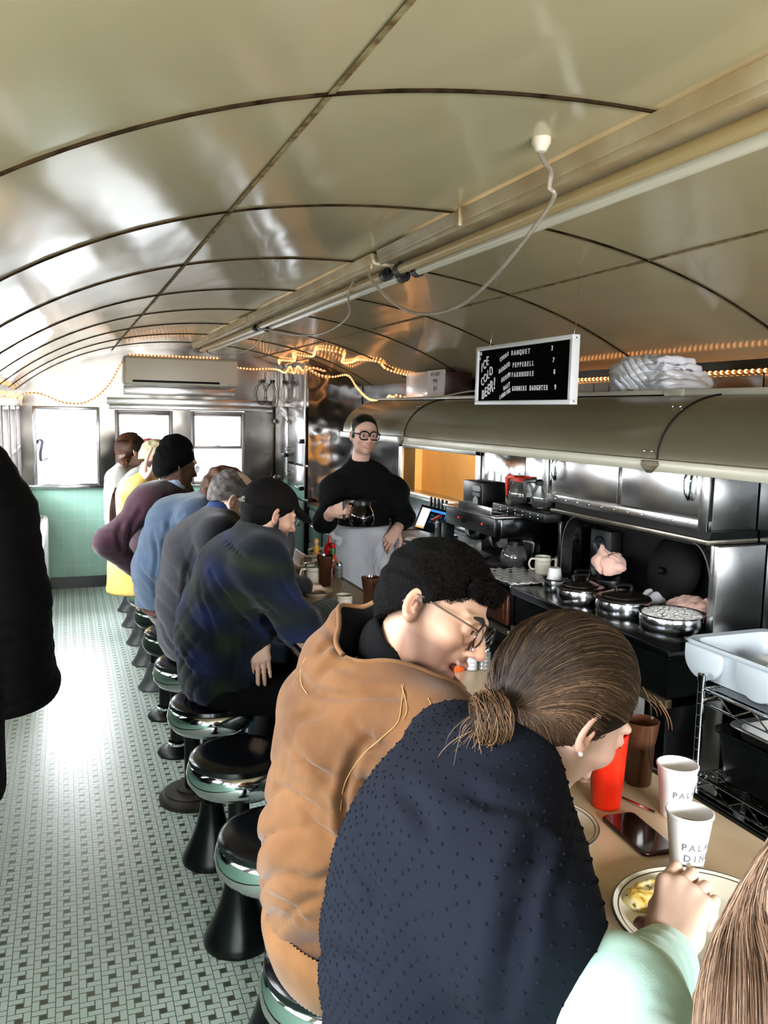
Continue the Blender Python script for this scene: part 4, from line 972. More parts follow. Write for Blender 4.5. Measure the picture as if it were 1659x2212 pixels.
m = MB(); rloft(m, [(rr(2.21,1.73,.13,.32,.05),.70),(rr(2.21,1.73,.145,.34,.05),.785),(rr(2.21,1.73,.165,.36,.05),.788),(rr(2.21,1.73,.163,.358,.05),.792),(rr(2.21,1.73,.14,.335,.05),.786),(rr(2.21,1.73,.125,.315,.045),.705)]); m.build('pan_shell', STEEL_B, t, 40)
t = thing('paper_sheet', 'sheet of white paper lying in the stainless pan', 'paper', (2.2,1.75,.71)); m = MB(); m.box(2.10,2.30,1.55,1.83,.708,.710,M=Matrix.Rotation(0,4,'Z')); m.build('sheet', WHT, t, 0)
t = thing('sink_drain_pipe', 'bent grey drain pipe behind the wire rack', 'pipe', (2.5,2.3,.5)); m = MB(); m.tube(smooth_path([(2.42,2.36,.0),(2.42,2.36,.45),(2.44,2.36,.56),(2.52,2.36,.64),(2.63,2.36,.66)],6), .022, 14); m.build('bent_pipe', mat('grey pvc', '#8a8c8c', .4, .3), t)
m = MB(); m.cyl((2.42,2.36,.30),(2.42,2.36,.42),.034,n=16); m.build('trap', BLK, t)
m = MB(); m.box(2.60, 2.649, .2, 2.42, .12, .86, .004); tag(m.build('trim_9', STEEL, smooth=30), kind='structure')
t = thing('red_bottle', 'red plastic bottle behind the wire rack at the right edge', 'bottle', (2.5,1.95,.6)); m = MB(); m.lathe([(0,0),(.035,0),(.036,.16),(.02,.19),(.012,.22),(0,.22)],(2.34,2.02,.262),20); m.build('bottle_body', mat('red plastic', '#c4241c', .35), t)
# ================================================================ CEILING FIXTURE, SIGN, SHELF THINGS, ROPE LIGHTS
CRM = mat('cream painted steel', '#d3c3a4', .35, noise=.18, nscale=5, color2='#b59c76')
TUB1 = mat('amber aged tube', '#bda372', .25, coat=.2); TUB2 = mat('milk white tube', '#e3dcc6', .18, coat=.3)
for i, (y0, y1, l) in enumerate(((.05, 3.10, 'nearest unlit twin-tube ceiling fixture, its end caps beside the hanging rope'), (3.16, 5.55, 'middle unlit twin-tube ceiling fixture'), (5.60, 8.12, 'farthest unlit twin-tube ceiling fixture, ending by the air conditioner'))):
    t = thing('fluorescent_fixture', l, 'ceiling light', (1.26, (y0+y1)/2, 2.42), group='fluorescent fixtures along the ceiling')
    m = MB(); m.prism([(1.142,2.4235),(1.150,2.385),(1.165,2.378),(1.345,2.378),(1.36,2.385),(1.368,2.418)], 'y', y0, y1, bev=.003); m.build('housing', CRM, t, 30)
    m = MB(); m.box(1.150, 1.158, y0+.02, y1-.02, 2.366, 2.386, .002); m.box(1.35, 1.358, y0+.02, y1-.02, 2.366, 2.386, .002); m.build('reflector_edge', CRM, t, 30)
    for x, mm in ((1.225, TUB1), (1.300, TUB2)):
        m = MB(); m.cyl((x, y0+.05, 2.352), (x, y1-.05, 2.352), .019, n=20); m.build('tube', mm, t)
        for yy in (y0+.045, y1-.045):
            m = MB(); m.cyl((x, yy-.02, 2.352), (x, yy+.02, 2.352), .024, n=20); m.cyl((x, yy-.012, 2.352), (x, yy-.012, 2.379), .010, n=8); m.build('end_cap', BLK, t)
m = MB(); m.prism([(2.418,2.40),(2.30,2.40),(2.29,2.395),(2.40,2.36)] , 'y', 0, .01); m.bm.free()

# --- letter board
t = thing('letter_board', 'black letter board listing ice cold beers, hung from the ceiling over the shelf', 'sign', (1.8, 3.12, 1.85))
BX, BY0, BY1, BZ0, BZ1 = 1.80, 2.722, 3.512, 1.846, 2.110
FW = mat('white board frame', '#d9dadb', .35)
m = MB(); tk = .018
m.box(BX, BX+.035, BY0, BY1, BZ0, BZ0+tk, .002); m.box(BX, BX+.035, BY0, BY1, BZ1-tk, BZ1, .002); m.box(BX, BX+.035, BY0, BY0+tk, BZ0+tk, BZ1-tk, .002); m.box(BX, BX+.035, BY1-tk, BY1, BZ0+tk, BZ1-tk, .002); m.build('frame', FW, t, 30)
m = MB(); m.box(BX+.010, BX+.030, BY0+tk, BY1-tk, BZ0+tk, BZ1-tk); m.build('felt_panel', mat('black felt', '#020304', .95, spec=.03), t, 0)
LW = mat('white board letters', '#eeeeee', .5)
WW, HH = BY1-BY0, BZ1-BZ0
def b_uv(x, y):                       # measured letter positions -> metres on the board
    f = (x-150)/(1432-150); s = f/(1.22-f*.22); u = s*WW
    yt, yb = 380-.187*(x-160), 1080-.053*(x-210); v = .018+(y-yt)/(yb-yt)*(HH-.036); return u, v
def word(s, x0, t0, b0, x1, t1, b1, st=.8):
    """first and last letter: left x, top y, bottom y"""
    m_ = MB(); n = max(len(s)-1, 1)
    for i, ch in enumerate(s):
        if ch == ' ': continue
        q = i/n; ua, va = b_uv(x0, b0); ub, vb = b_uv(x1, b1); ta = b_uv(x0, t0)[1]; tb = b_uv(x1, t1)[1]
        u, v, h = ua+(ub-ua)*q, va+(vb-va)*q, (va-ta)*(1-q)+(vb-tb)*q
        b = text_mesh(ch, h*1.40, 'CENTER', .0008, sx=st, bold=h*.035)
        m_.merge(b, 0, Matrix(((0,0,-1,BX+.009),(-1,0,0,BY1-u),(0,1,0,BZ1-v),(0,0,0,1))))
    return m_.build('letters', LW, t, 0)
for a_ in (('HAVE',170,385,436,226,380,428,.62),('AN',174,455,505,198,452,500,.62),('ICE',240,540,662,338,430,556,.8),('COLD',260,735,852,410,572,695,.8),('BEER!',278,920,1045,474,725,893,.8),
 ('COORS',562,428,490,672,342,402,.7),('BANQUET',732,322,390,958,282,355,.8),('3',1220,235,305,1221,235,305,.85),('BANDED',550,600,664,692,487,556,.7),('PEPPERELL',757,497,566,1012,460,530,.75),('7',1240,405,475,1241,405,475,.85),
 ('OXBOW',597,725,790,704,642,708,.7),('FARMHOUSE',748,640,706,1016,606,680,.7),('8',1254,575,645,1255,575,645,.85),('MAST',632,845,905,708,782,850,.7),('LANDING',573,980,1040,716,872,935,.62),('GUNNERS DAUGHTER',762,840,908,1182,806,880,.62),('9',1270,797,870,1271,797,870,.85)): word(*a_)
m = MB()
for y in (BY0-.0005,):
    for z in (BZ1-.012, BZ0+.012): m.ball((BX+.018, y, z), .003, 8)
m.build('screws', BLK, t)
for y in (BY0+.02, BY1-.10):
    m = MB(); m.tube([(BX+.018, y, BZ1-.003), (BX+.03, y-.01, 2.21), (BX+.02, y-.008, zc(BX+.02)-.004)], .0008, 5); m.build('hanging_wire', CHROME, t)
# --- mug box on the shelf
t = thing('white_display_box', 'white box with a paper price sign for mugs on the hood shelf', 'box', (2.45, 5.7, 1.893))
m = MB(); m.box(2.40, 2.60, 5.12, 6.13-.35, 1.894, 2.085, .003); m.build('box_body', mat('dark copper box', '#3a211a', .4, .3), t, 30)
m = MB(); m.box(2.392, 2.40, 5.12, 6.13-.34, 1.894, 2.095, .002); m.build('plastic_front', mat('milky plastic sheet', '#d9dde3', .2, coat=.3), t, 30)
m = MB(); m.box(2.386, 2.391, 5.115, 5.385, 1.897, 2.098); pz = m.build('paper_sign', mat('white paper', '#eceae6', .7), t, 0)
def wall_text(s, y, z, h, parent, x=2.385, stretch=.8, matl=None, name='lettering'):
    b = text_mesh(s, h*1.38, 'CENTER', .0004, sx=stretch); m_ = MB(); m_.merge(b, 0, Matrix(((0,0,-1,x),(-1,0,0,y),(0,1,0,z),(0,0,0,1)))); return m_.build(name, matl or mat('black print', '#222222', .6), parent, 0)
wall_text('AT LAST!', 5.25, 2.058, .026, pz, stretch=1.05); wall_text('MUGS', 5.25, 2.018, .020, pz, stretch=1.0); wall_text('$12', 5.25, 1.962, .028, pz, stretch=.9); wall_text('ask for a cup like yours', 5.25, 1.908, .007, pz, stretch=1.2)
m = MB(); m.tube([(2.3848, 5.25+.028*math.cos(a), 1.975+.045*math.sin(a)) for a in np.linspace(0, 2*PI, 40)[:-1]], .0005, 4, closed=True); m.build('drawn_outline', mat('grey print', '#9a9a9a', .6), pz)
# --- folded shirts
def shirts():
    S = SDF((2.16, 2.58, 1.885), (2.60, 3.22, 2.08), .005)
    rs = np.random.RandomState(5)
    for k in range(6):
        z = 1.905+k*.026; S.rbox((2.35+rs.rand()*.02, 2.86+rs.rand()*.03+.004*k, z), (.125-.006*k, .20-.016*k, .014), .012, .012)
    S.ell((2.33, 2.98, 1.985), (.12, .17, .085), .03); S.ell((2.32, 2.72, 1.925), (.10, .13, .035), .03)
    for k in range(6): S.folds((2.24+.03*(k%2), 2.72+.09*k, 1.93+.03*(k%3)), (.2,.5-.25*k,.8), .10, 90, .016, k)
    S.disp(lumps(.006, 34, 2, (1,1,2))).disp(lumps(.0025, 90, 4)); S.cut((0,0,1.893), (0,0,-1))
    return link_mesh('folded_shirts', mesh_from([S.nets()]), WHC, None, 60)
o = shirts(); tag(o, 'pile of folded white printed shirts on the hood shelf', 'shirts')
G = mat('olive print', '#8b9159', .8)
for (y, z, s_) in ((2.98, 1.975, .03), (2.90, 1.913, .04)):
    m = MB(); m.ball((2.212, y, z), (.004, s_*.5, s_*.18), 10); m.build('printed_motif', G, o)
for k in range(3):
    t = thing('white_carton', 'small white carton at the back of the hood shelf behind the letter board', 'carton', (2.50, 3.32+k*.12, 1.893), group='white cartons on the hood shelf')
    m = MB(); m.box(2.46, 2.60, 3.27+k*.125, 3.385+k*.125, 1.893, 1.965, .004); m.build('carton_body', mat('white carton', '#cfcac2', .6), t, 30)

# --- rope lights
BULB = mat('warm rope light bulb', '#ffc080', .4, emit=2.6, emitc='#ffa860')
ROPE = glass_mat('clear rope sleeve', (.93,.86,.76), .12, .15, dens=.18)
ROPEG = mat('lit rope sleeve', '#d9965e', .3, emit=.12, emitc='#ff8a3c')
def rope(name, label, pts, lit=True, r=.0060, k=10, pitch=.034, lights=True):
    t = thing(name, label, 'rope light', tuple(pts[0]), group=None)
    P = smooth_path(pts, k); m = MB(); m.tube(P, r, 8); m.build('sleeve', ROPEG if lit else ROPE, t, 60)
    if lit:
        L = [0]; 
        for a, b in zip(P, P[1:]): L.append(L[-1]+(b-a).length)
        m = MB(); s_ = pitch/2; j = 0
        while s_ < L[-1]:
            while L[j+1] < s_: j += 1
            q = P[j].lerp(P[j+1], (s_-L[j])/max(L[j+1]-L[j], 1e-6)); m.ball(q, (r*1.5, r*1.5, r*1.5), 6); s_ += pitch
        o = m.build('bulbs', BULB, t, 0); o['kind'] = 'stuff'
    return t
yw = YF-.03
rope('rope_light', 'glowing warm rope light swagged from the left corner to the air conditioner', [(-.375,8.5,1.80),(-.36,yw,1.90),(-.28,yw,1.925),(-.17,yw,1.905),(-.03,yw,1.845),(.10,yw,1.83),(.20,yw,1.845),(.33,yw,1.925),(.44,yw,2.05),(.50,yw,2.16),(.55,yw,2.25)])
rope('rope_light', 'glowing warm rope light lying along the top of the air conditioner', [(.60,8.60,2.318),(.85,8.60,2.318),(1.05,8.60,2.318),(1.25,8.60,2.318),(1.50,8.60,2.318)])
rope('rope_light', 'glowing warm rope light from the air conditioner to the refrigerator top', [(1.67,yw,2.235),(1.85,yw,2.225),(2.0,yw,2.235),(2.075,8.5,2.22),(2.075,8.2,2.18),(2.075,8.0,2.23),(2.07,7.85,2.16),(2.07,7.7,2.22),(2.07,7.5,2.17),(2.15,7.46,2.20),(2.28,7.46,2.17)])
rope('rope_light', 'glowing warm rope light drooping from the refrigerator to the hood shelf', [(2.07,7.46,2.215),(2.20,7.44,2.14),(2.32,7.40,2.12),(2.40,7.2,2.13),(2.42,7.0,2.02),(2.42,6.75,1.93),(2.40,6.5,1.90),(2.38,6.2,1.90),(2.34,6.0,1.93),(2.33,5.9,1.915),(2.35,5.79,1.90)])
zz = lambda x: zc(x)-.014
rope('rope_light', 'glowing warm rope light waving along the ceiling above the refrigerator', [(2.09,8.5,zz(2.09)),(2.02,8.2,zz(2.02)),(2.09,7.9,zz(2.09)),(1.98,7.5,zz(1.98)),(2.07,7.2,zz(2.07)),(1.97,6.7,zz(1.97)),(2.12,6.5,zz(2.12)),(2.25,6.9,zz(2.25)),(2.27,6.7,zz(2.27)),(2.25,6.45,zz(2.25)),(2.32,6.2,zz(2.32)),(2.42,6.3,zz(2.42)),(2.50,6.2,zz(2.50)),(2.55,6.05,zz(2.55))])
rope('rope_light', 'glowing warm rope light along the back of the hood shelf behind the shirts', [(2.60,1.2,1.998),(2.61,1.9,1.998),(2.61,2.6,1.998),(2.61,3.3,1.998),(2.61,4.0,1.998),(2.61,4.6,1.998)])
rope('rope_light', 'glowing warm rope light loop at the left end of the white display box', [(2.36,5.70,1.91),(2.30,5.75,1.93),(2.25,5.70,1.905),(2.24,5.6,1.90),(2.26,5.4,1.90)])
rope('rope_light', 'tangle of glowing rope light at the top left corner by the side windows', [(-.37,6.2,1.86),(-.36,6.9,1.90),(-.37,7.4,1.86),(-.36,7.8,1.91),(-.37,8.2,1.86),(-.36,8.45,1.88)])
rope('unlit_rope_light', 'clear unlit rope hanging in a loop below the nearest ceiling fixture', [(1.02,1.72,zc(1.02)-.02),(1.06,1.76,2.395),(1.12,1.82,2.39),(1.13,1.84,2.36),(1.15,1.86,2.33),(1.16,2.1,2.22),(1.18,2.35,2.155),(1.20,2.6,2.14),(1.20,2.85,2.165),(1.19,3.05,2.23),(1.17,3.2,2.32),(1.16,3.30,2.40)], lit=False, r=.006)
rope('unlit_rope_light', 'clear unlit rope sagging below the middle ceiling fixture', [(1.16,3.30,2.41),(1.2,3.6,2.33),(1.33,4.0,2.27),(1.38,4.6,2.24),(1.36,5.2,2.28),(1.25,5.6,2.35),(1.2,5.8,2.41)], lit=False, r=.005)
rope('unlit_rope_light', 'clear unlit rope dangling at the far end of the ceiling fixtures', [(1.36,6.0,2.34),(1.40,6.6,2.29),(1.38,7.3,2.28),(1.30,7.9,2.31),(1.25,8.2,2.39)], lit=False, r=.005)
rope('power_cord', 'cream power cord running along the front of the hood shelf', [(2.24,5.62,1.898),(2.17,5.4,1.900),(2.16,5.0,1.899),(2.17,4.7,1.905),(2.2,4.3,1.935),(2.25,3.9,1.925),(2.4,3.6,1.91)], lit=False, r=.005)
# clips holding the rope
t = thing('rope_clip', 'small cream strap holding the fixture edge, left of the hanging rope', 'clip', (1.14, 2.37, 2.41)); m = MB(); m.box(1.138, 1.165, 2.365, 2.385, 2.372, 2.426, .002); m.build('strap', CRM, t, 30)
t = thing('rope_hook', 'white plastic hook holding the hanging rope on the ceiling', 'hook', (1.04, 1.72, 2.42)); m = MB(); m.lathe([(0,0),(.022,0),(.022,-.012),(.012,-.03),(0,-.034)],(1.03,1.72,zc(1.03)),16); m.build('hook_body', mat('translucent plastic', '#d9cdb6', .3), t)

# ================================================================ ON THE COUNTER
CZ = .9585
def local(t):
    for ch in t.children: ch.matrix_parent_inverse = Matrix.Identity(4)
    return t
TBR = glass_mat('brown tinted plastic', (.16,.06,.03), .10, .08, dens=.35)
def tumbler(x, y, label):
    t = thing('brown_tumbler', label, 'tumbler', (x, y, CZ), group='brown plastic tumblers on the counter')
    m = MB(); m.lathe([(0,.0),(.028,0),(.030,.003),(.033,.10),(.0345,.103),(.041,.150),(.0395,.151),(.031,.10),(.027,.006),(0,.006)], n=32); m.build('tumbler_wall', TBR, t)
    m = MB(); m.lathe([(0,.008),(.0265,.008),(.030,.09),(0,.09)], n=24); m.build('drink', mat('dark drink', '#1a0b06', .1), t)
    return local(t)
tumbler(1.225, 1.50, 'brown tumbler behind the red cup, right of the woman in navy')
tumbler(1.195, 3.235, 'brown tumbler by the hand resting on the counter')
tumbler(1.215, 3.02, 'brown tumbler half hidden behind the man in the tan jacket')
tumbler(1.165, 3.80, 'brown tumbler beside the salt and pepper shakers')
tumbler(1.145, 4.62, 'brown tumbler in front of the man with the cap')
t = thing('red_tumbler', 'tall red plastic cup in front of the woman in navy', 'tumbler', (1.085, 1.43, CZ))
m = MB(); m.lathe([(0,0),(.030,0),(.032,.004),(.041,.165),(.039,.166),(.030,.008),(0,.008)], n=36); m.build('cup_wall', mat('bright red plastic', '#e0260c', .3), t); local(t)
PAPER = mat('white paper cup', '#ededef', .55)
INK = mat('grey shadow print', '#6e7378', .6)
def cup_text(m, s, r_of, z, h, ang0, stretch=1.0, step=None):
    for k, ch in enumerate(s):
        b = text_mesh(ch, h*1.38, 'CENTER', .0, sx=stretch, bold=h*.045)
        bmesh.ops.transform(b, matrix=Matrix.Translation((0,0,0)), verts=b.verts)
        a0 = ang0+k*step
        for v in b.verts:
            zz_ = z+v.co.y; r = r_of(zz_)+.0005; a = a0+v.co.x/r; v.co = Vector((r*math.cos(a), r*math.sin(a), zz_))
        m.merge(b)
def paper_cup(x, y, label, ang):
    t = thing('paper_coffee_cup', label, 'paper cup', (x, y, CZ), group='white printed paper cups')
    rf = lambda z: .029+(.041-.029)*(z/.108)
    m = MB(); m.lathe([(0,.006),(.027,.006),(.0285,0),(.0292,.002),(.0412,.107),(.0435,.109),(.0437,.113),(.0415,.1145),(.0398,.112),(.0385,.10),(.029,.012),(0,.012)], n=48); m.build('cup_wall', PAPER, t)
    m = MB(); m.lathe([(0,.080),(.0362,.080),(.0362,.0815),(0,.0815)], n=32); m.build('drink', mat('milky coffee', '#a8968a', .15), t)
    m = MB(); cup_text(m, 'PALACE', rf, .052, .0135, ang, .95, .0135*1.05/.035); cup_text(m, 'DINER', rf, .030, .0135, ang+.18, .95, .0135*1.05/.033); m.build('print', INK, t, 0)
    return local(t)
paper_cup(1.075, 1.165, 'white paper cup printed PALACE DINER, nearer one by the plate', -2.48)
paper_cup(1.20, 1.345, 'white paper cup printed PALACE DINER, farther one behind the nearer cup', -2.35)
# phone
t = thing('mobile_phone', 'black mobile phone lying on the counter left of the paper cups', 'phone', (1.067, 1.297, CZ), -.08)
m = MB(); rloft(m, [(rr(0,0,.038,.078,.012),.0005),(rr(0,0,.0395,.0795,.013),.003),(rr(0,0,.0395,.0795,.013),.006),(rr(0,0,.0375,.0775,.012),.0085)]); m.build('case', mat('dark red phone case', '#2b0d0f', .25, coat=.4), t, 50)
m = MB(); rloft(m, [(rr(0,0,.0355,.0755,.011),.0086),(rr(0,0,.0355,.0755,.011),.0090)]); m.build('screen', BLKG, t, 50); local(t)
# plates
def plate(x, y, r, label, name='dinner_plate', group=None, sx=1):
    t = thing(name, label, 'plate', (x, y, CZ), group=group)
    m = MB(); m.lathe([(0,.004),(r*.58,.0),(r*.62,.002),(r*.97,.020),(r,.022),(r*.985,.025),(r*.64,.009),(r*.6,.0065),(0,.0065)], n=64, sx=sx); m.build('plate_disc', MUG, t)
    m = MB(); m.lathe([(r*.965,.0237),(r*.985,.0253),(r*1.002,.0225)], n=64, sx=sx); m.lathe([(r*.915,.0218),(r*.930,.0226)], n=64, sx=sx); m.lathe([(r*.66,.0098),(r*.672,.0104)], n=64, sx=sx); m.build('rim_stripe', mat('near black glaze line', '#2a2b26', .3), t)
    return local(t)
plate(.975, 1.0, .155, 'cream stripe-rimmed dinner plate of omelette under the hand with the fork', group='stripe-rimmed plates on the counter')
plate(.885, 1.37, .115, 'cream stripe-rimmed plate mostly hidden in front of the woman in navy', group='stripe-rimmed plates on the counter')
plate(1.07, 3.60, .078, 'empty cream side plate beside the brown tumbler', 'side_plate', group='stripe-rimmed plates on the counter')
plate(1.00, 3.84, .105, 'cream plate with food scraps in front of the man with the cap', group='stripe-rimmed plates on the counter')
plate(1.0, 4.5, .09, 'cream plate at the elbow of the grey-haired man', group='stripe-rimmed plates on the counter')
def food(name, c, r, label, base, cols, seed, amp=.006, f=90, h=.0028, rough=.45):
    S = SDF((c[0]-r[0]*1.3, c[1]-r[1]*1.3, c[2]-.002), (c[0]+r[0]*1.3, c[1]+r[1]*1.3, c[2]+r[2]*2.4+.02), h); rs = np.random.RandomState(seed)
    S.ell((c[0],c[1],c[2]+r[2]*.6), (r[0]*.85,r[1]*.85,r[2]), .01)
    for _ in range(9): a = rs.rand(3)*2-1; S.ell((c[0]+a[0]*r[0]*.7,c[1]+a[1]*r[1]*.7,c[2]+r[2]*(.9+.4*a[2])), (r[0]*.3,r[1]*.25,r[2]*.5), .006)
    S.disp(lumps(amp*.5,f,seed)).disp(lumps(amp*.25,f*2.6,seed+3)); S.cut((0,0,c[2]), (0,0,-1))
    m, nt, b = newmat(name+' colour'); tc = nt.nodes.new('ShaderNodeTexCoord'); n = nt.nodes.new('ShaderNodeTexNoise'); n.inputs['Scale'].default_value = 55; nt.links.new(tc.outputs['Object'], n.inputs['Vector'])
    rp = nt.nodes.new('ShaderNodeValToRGB'); nt.links.new(n.outputs['Fac'], rp.inputs[0]); nt.links.new(rp.outputs[0], b.inputs['Base Color']); b.inputs['Roughness'].default_value = rough
    E_ = rp.color_ramp.elements; E_[0].position = .3; E_[0].color = lin(cols[0]); E_[1].position = .7; E_[1].color = lin(cols[-1])
    for k, cc in enumerate(cols[1:-1]): e = E_.new(.3+.4*(k+1)/(len(cols)-1)); e.color = lin(cc)
    o = link_mesh(name, mesh_from([S.nets()]), m, None, 60); tag(o, label, base); return o
food('omelette', (.935,1.085,CZ+.008), (.075,.038,.018), 'yellow omelette with browned patches on the near dinner plate', 'omelette', ['#7d4a22','#d8b04a','#efd27a','#e9ddb0','#6b5a22'], 3)
food('meat_hash', (.895,1.015,CZ+.008), (.055,.036,.016), 'dark brown fried meat beside the omelette', 'meat', ['#1c0c07','#3a1d12','#5a3420'], 7)
food('bread_crust', (.965,3.85,CZ+.008), (.045,.02,.008), 'dark food scraps and crumbs on the plate of the man with the cap', 'scraps', ['#1a0a06','#5a2a18','#8a4a28'], 9)
food('egg_scraps', (.89,1.38,CZ+.008), (.06,.05,.010), 'yellow and brown food on the plate of the woman in navy', 'food', ['#5a3a1a','#c99a3a','#6a3a1a'], 13)
# mugs, shakers, sauces
mug((1.185, 4.10, CZ), 'cream mug with a green line behind the steel creamer', 'mugs on the counter', 2.2, .040, .092)
mug((1.125, 3.845, CZ), 'cream mug with a green line left of the brown tumbler', 'mugs on the counter', 2.9, .040, .092)
t = mug((1.125, 3.375, CZ), 'low cream cup beside the resting hand', None, 0, .036, .05, name='low_cup', handle=False, cat='cup')
def shaker(x, y, label, fill, cat='shaker', name='glass_shaker'):
    t = thing(name, label, cat, (x, y, CZ), group=None)
    m = MB()
    pr = [(0,.001),(.019,0)]+[(.0205+.0012*math.sin(k*PI), .004+k*.0062) for k in np.arange(0, 9, .5)]+[(.017,.062),(.015,.066)]
    m.lathe(pr, n=16); m.build('glass', glass_mat('shaker glass', (.9,.92,.92), .15, dens=.10), t)
    m = MB(); m.lathe([(0,.003),(.017,.003),(.018,.045),(0,.046)], n=16); m.build('contents', fill, t)
    m = MB(); m.lathe([(.016,.062),(.018,.064),(.018,.073),(.013,.082),(.005,.085),(0,.085)], n=20); m.build('cap', CHROME, t)
    return local(t)
SALT = mat('salt', '#ececec', .8); PEP = mat('ground pepper', '#4a443c', .9, noise=.5, nscale=300, color2='#8a8478')
shaker(1.243, 2.385, 'glass salt shaker beyond the tan-jacketed man\'s chin', SALT, 'salt shaker', 'salt_shaker'); shaker(1.285, 2.375, 'glass pepper shaker beyond the tan-jacketed man\'s chin', PEP, 'pepper shaker', 'pepper_shaker')
shaker(1.245, 3.99, 'glass salt shaker in front of the hot sauce', SALT, 'salt shaker', 'salt_shaker'); shaker(1.29, 3.965, 'glass pepper shaker in front of the hot sauce', PEP, 'pepper shaker', 'pepper_shaker')
def bottle(name, label, x, y, prof, mt, caps, cat='bottle'):
    t = thing(name, label, cat, (x, y, CZ)); m = MB(); m.lathe(prof, n=28); m.build('bottle_body', mt, t)
    for nm, pf, mm in caps: m = MB(); m.lathe(pf, n=24); m.build(nm, mm, t)
    return local(t)
KET = mat('ketchup red plastic', '#b51216', .25)
bottle('ketchup_bottle', 'red squeeze ketchup bottle behind the hot sauce', 1.325-.03, 4.14, [(0,0),(.028,0),(.031,.006),(.031,.13),(.026,.142),(0,.143)], KET, [('nozzle', [(.024,.141),(.024,.150),(.010,.156),(.006,.19),(.003,.195),(0,.195)], KET)])
bottle('hot_sauce_bottle', 'slim hot sauce bottle with green neck label and red cap', 1.30-.01, 4.07, [(0,0),(.021,0),(.023,.004),(.023,.075),(.017,.092),(.010,.105),(.0095,.14),(0,.14)], mat('orange red sauce', '#c4471f', .15, coat=.4),
 [('neck_label', [(.0105,.105),(.0108,.106),(.0108,.136),(.0105,.137)], mat('green label', '#1f7a46', .5)), ('cap', [(.011,.137),(.012,.139),(.012,.158),(0,.160)], KET)])
bottle('wooden_capped_sauce', 'pale hot sauce bottle with round wooden cap and yellow neck label', 1.235, 4.19, [(0,0),(.025,0),(.027,.004),(.027,.07),(.022,.088),(.012,.10),(.0115,.13),(0,.13)], mat('peach sauce', '#c98a66', .15, coat=.5),
 [('neck_label', [(.0135,.098),(.0145,.10),(.0145,.132),(.0135,.134)], mat('yellow label', '#d9a52e', .5)), ('wooden_cap', [(0,.130),(.010,.132),(.009,.14),(.014,.152),(.014,.162),(.008,.172),(0,.174)], mat('pale turned wood', '#c9a06c', .45))])
t = thing('sugar_jar', 'clear glass sugar jar with chrome lid behind the pale sauce bottle', 'jar', (1.25, 4.26, CZ)); m = MB(); m.lathe([(0,0),(.036,0),(.038,.005),(.038,.085),(.034,.095)], n=28); m.build('glass', glass_mat('shaker glass', (.9,.92,.92), .15, dens=.10), t)
m = MB(); m.lathe([(0,.004),(.035,.004),(.035,.06),(0,.06)], n=24); m.build('sugar', SALT, t); m = MB(); m.lathe([(.037,.092),(.040,.095),(.040,.102),(.02,.112),(0,.114)], n=28); m.build('lid', CHROME, t); local(t)
t = thing('steel_creamer', 'small stainless creamer jug with raised lid', 'creamer', (1.135, 3.96, CZ)); m = MB(); m.lathe([(0,0),(.026,0),(.029,.01),(.027,.05),(.024,.07),(.027,.082),(.025,.083),(.022,.07),(0,.03)], n=28); m.build('jug_body', CHROME, t)
m = MB(); m.lathe([(.026,.083),(.02,.088),(0,.092)], n=24); m.cyl((.005,0,.09),(.005,0,.112),.0025,n=6); m.build('lid', CHROME, t); m = MB(); m.tube(smooth_path([(-.026,0,.072),(-.05,0,.068),(-.05,0,.03),(-.028,0,.02)],5),.004,8); m.build('handle', CHROME, t); local(t)
t = thing('glass_creamer', 'second stainless creamer jug right of the first', 'creamer', (1.215, 4.02, CZ)); m = MB(); m.lathe([(0,0),(.022,0),(.025,.01),(.023,.05),(.020,.066),(.023,.076),(0,.082)], n=28); m.build('jug_body', CHROME, t); m = MB(); m.tube(smooth_path([(.022,0,.07),(.04,0,.062),(.04,0,.03),(.024,0,.02)],5),.0035,8); m.build('handle', CHROME, t); local(t)
# knife and fork on a napkin
t = thing('paper_napkin', 'folded white napkin under cutlery in front of the plaid shirt', 'napkin', (1.0, 3.37, CZ)); m = MB(); m.box(.94, 1.07, 3.345, 3.42, CZ, CZ+.004, .001); m.build('napkin_fold', WHT, t, 30)
t = thing('table_knife', 'steel knife on the napkin near the low cup', 'knife', (1.0, 3.39, CZ+.005)); m = MB(); m.box(.93, 1.02, 3.392, 3.404, CZ+.0045, CZ+.007, .001); m.build('handle', CHROME, t, 30); m = MB(); m.box(1.02, 1.12, 3.390, 3.406, CZ+.005, CZ+.0062); m.build('blade', CHROME, t, 30)
t = thing('table_fork', 'steel fork on the napkin near the low cup', 'fork', (1.0, 3.36, CZ+.005)); m = MB(); m.tube([(.93,3.365,CZ+.006),(1.05,3.365,CZ+.006)], .003, 6)
for q in range(4): m.tube([(1.05,3.362+q*.003,CZ+.006),(1.09,3.358+q*.005,CZ+.007)], .0012, 5)
m.build('fork_body', CHROME, t)
t = thing('steel_spoon', 'steel spoon lying behind the red cup', 'spoon', (1.15, 1.42, CZ)); m = MB(); m.tube([(1.13,1.46,CZ+.004),(1.16,1.36,CZ+.004)], .003, 6); m.ball((1.128,1.472,CZ+.005), (.012,.018,.004), 12); m.build('spoon_body', CHROME, t)
bottle('amber_sauce_bottle', 'orange sauce bottle lying low beyond the tan-jacketed man\'s mouth', 1.20, 2.40, [(0,0),(.022,0),(.024,.004),(.024,.05),(.012,.07),(.011,.08),(0,.08)], mat('amber sauce', '#d4561c', .15, coat=.5), [('cap', [(.012,.078),(.012,.09),(0,.092)], BLK)])
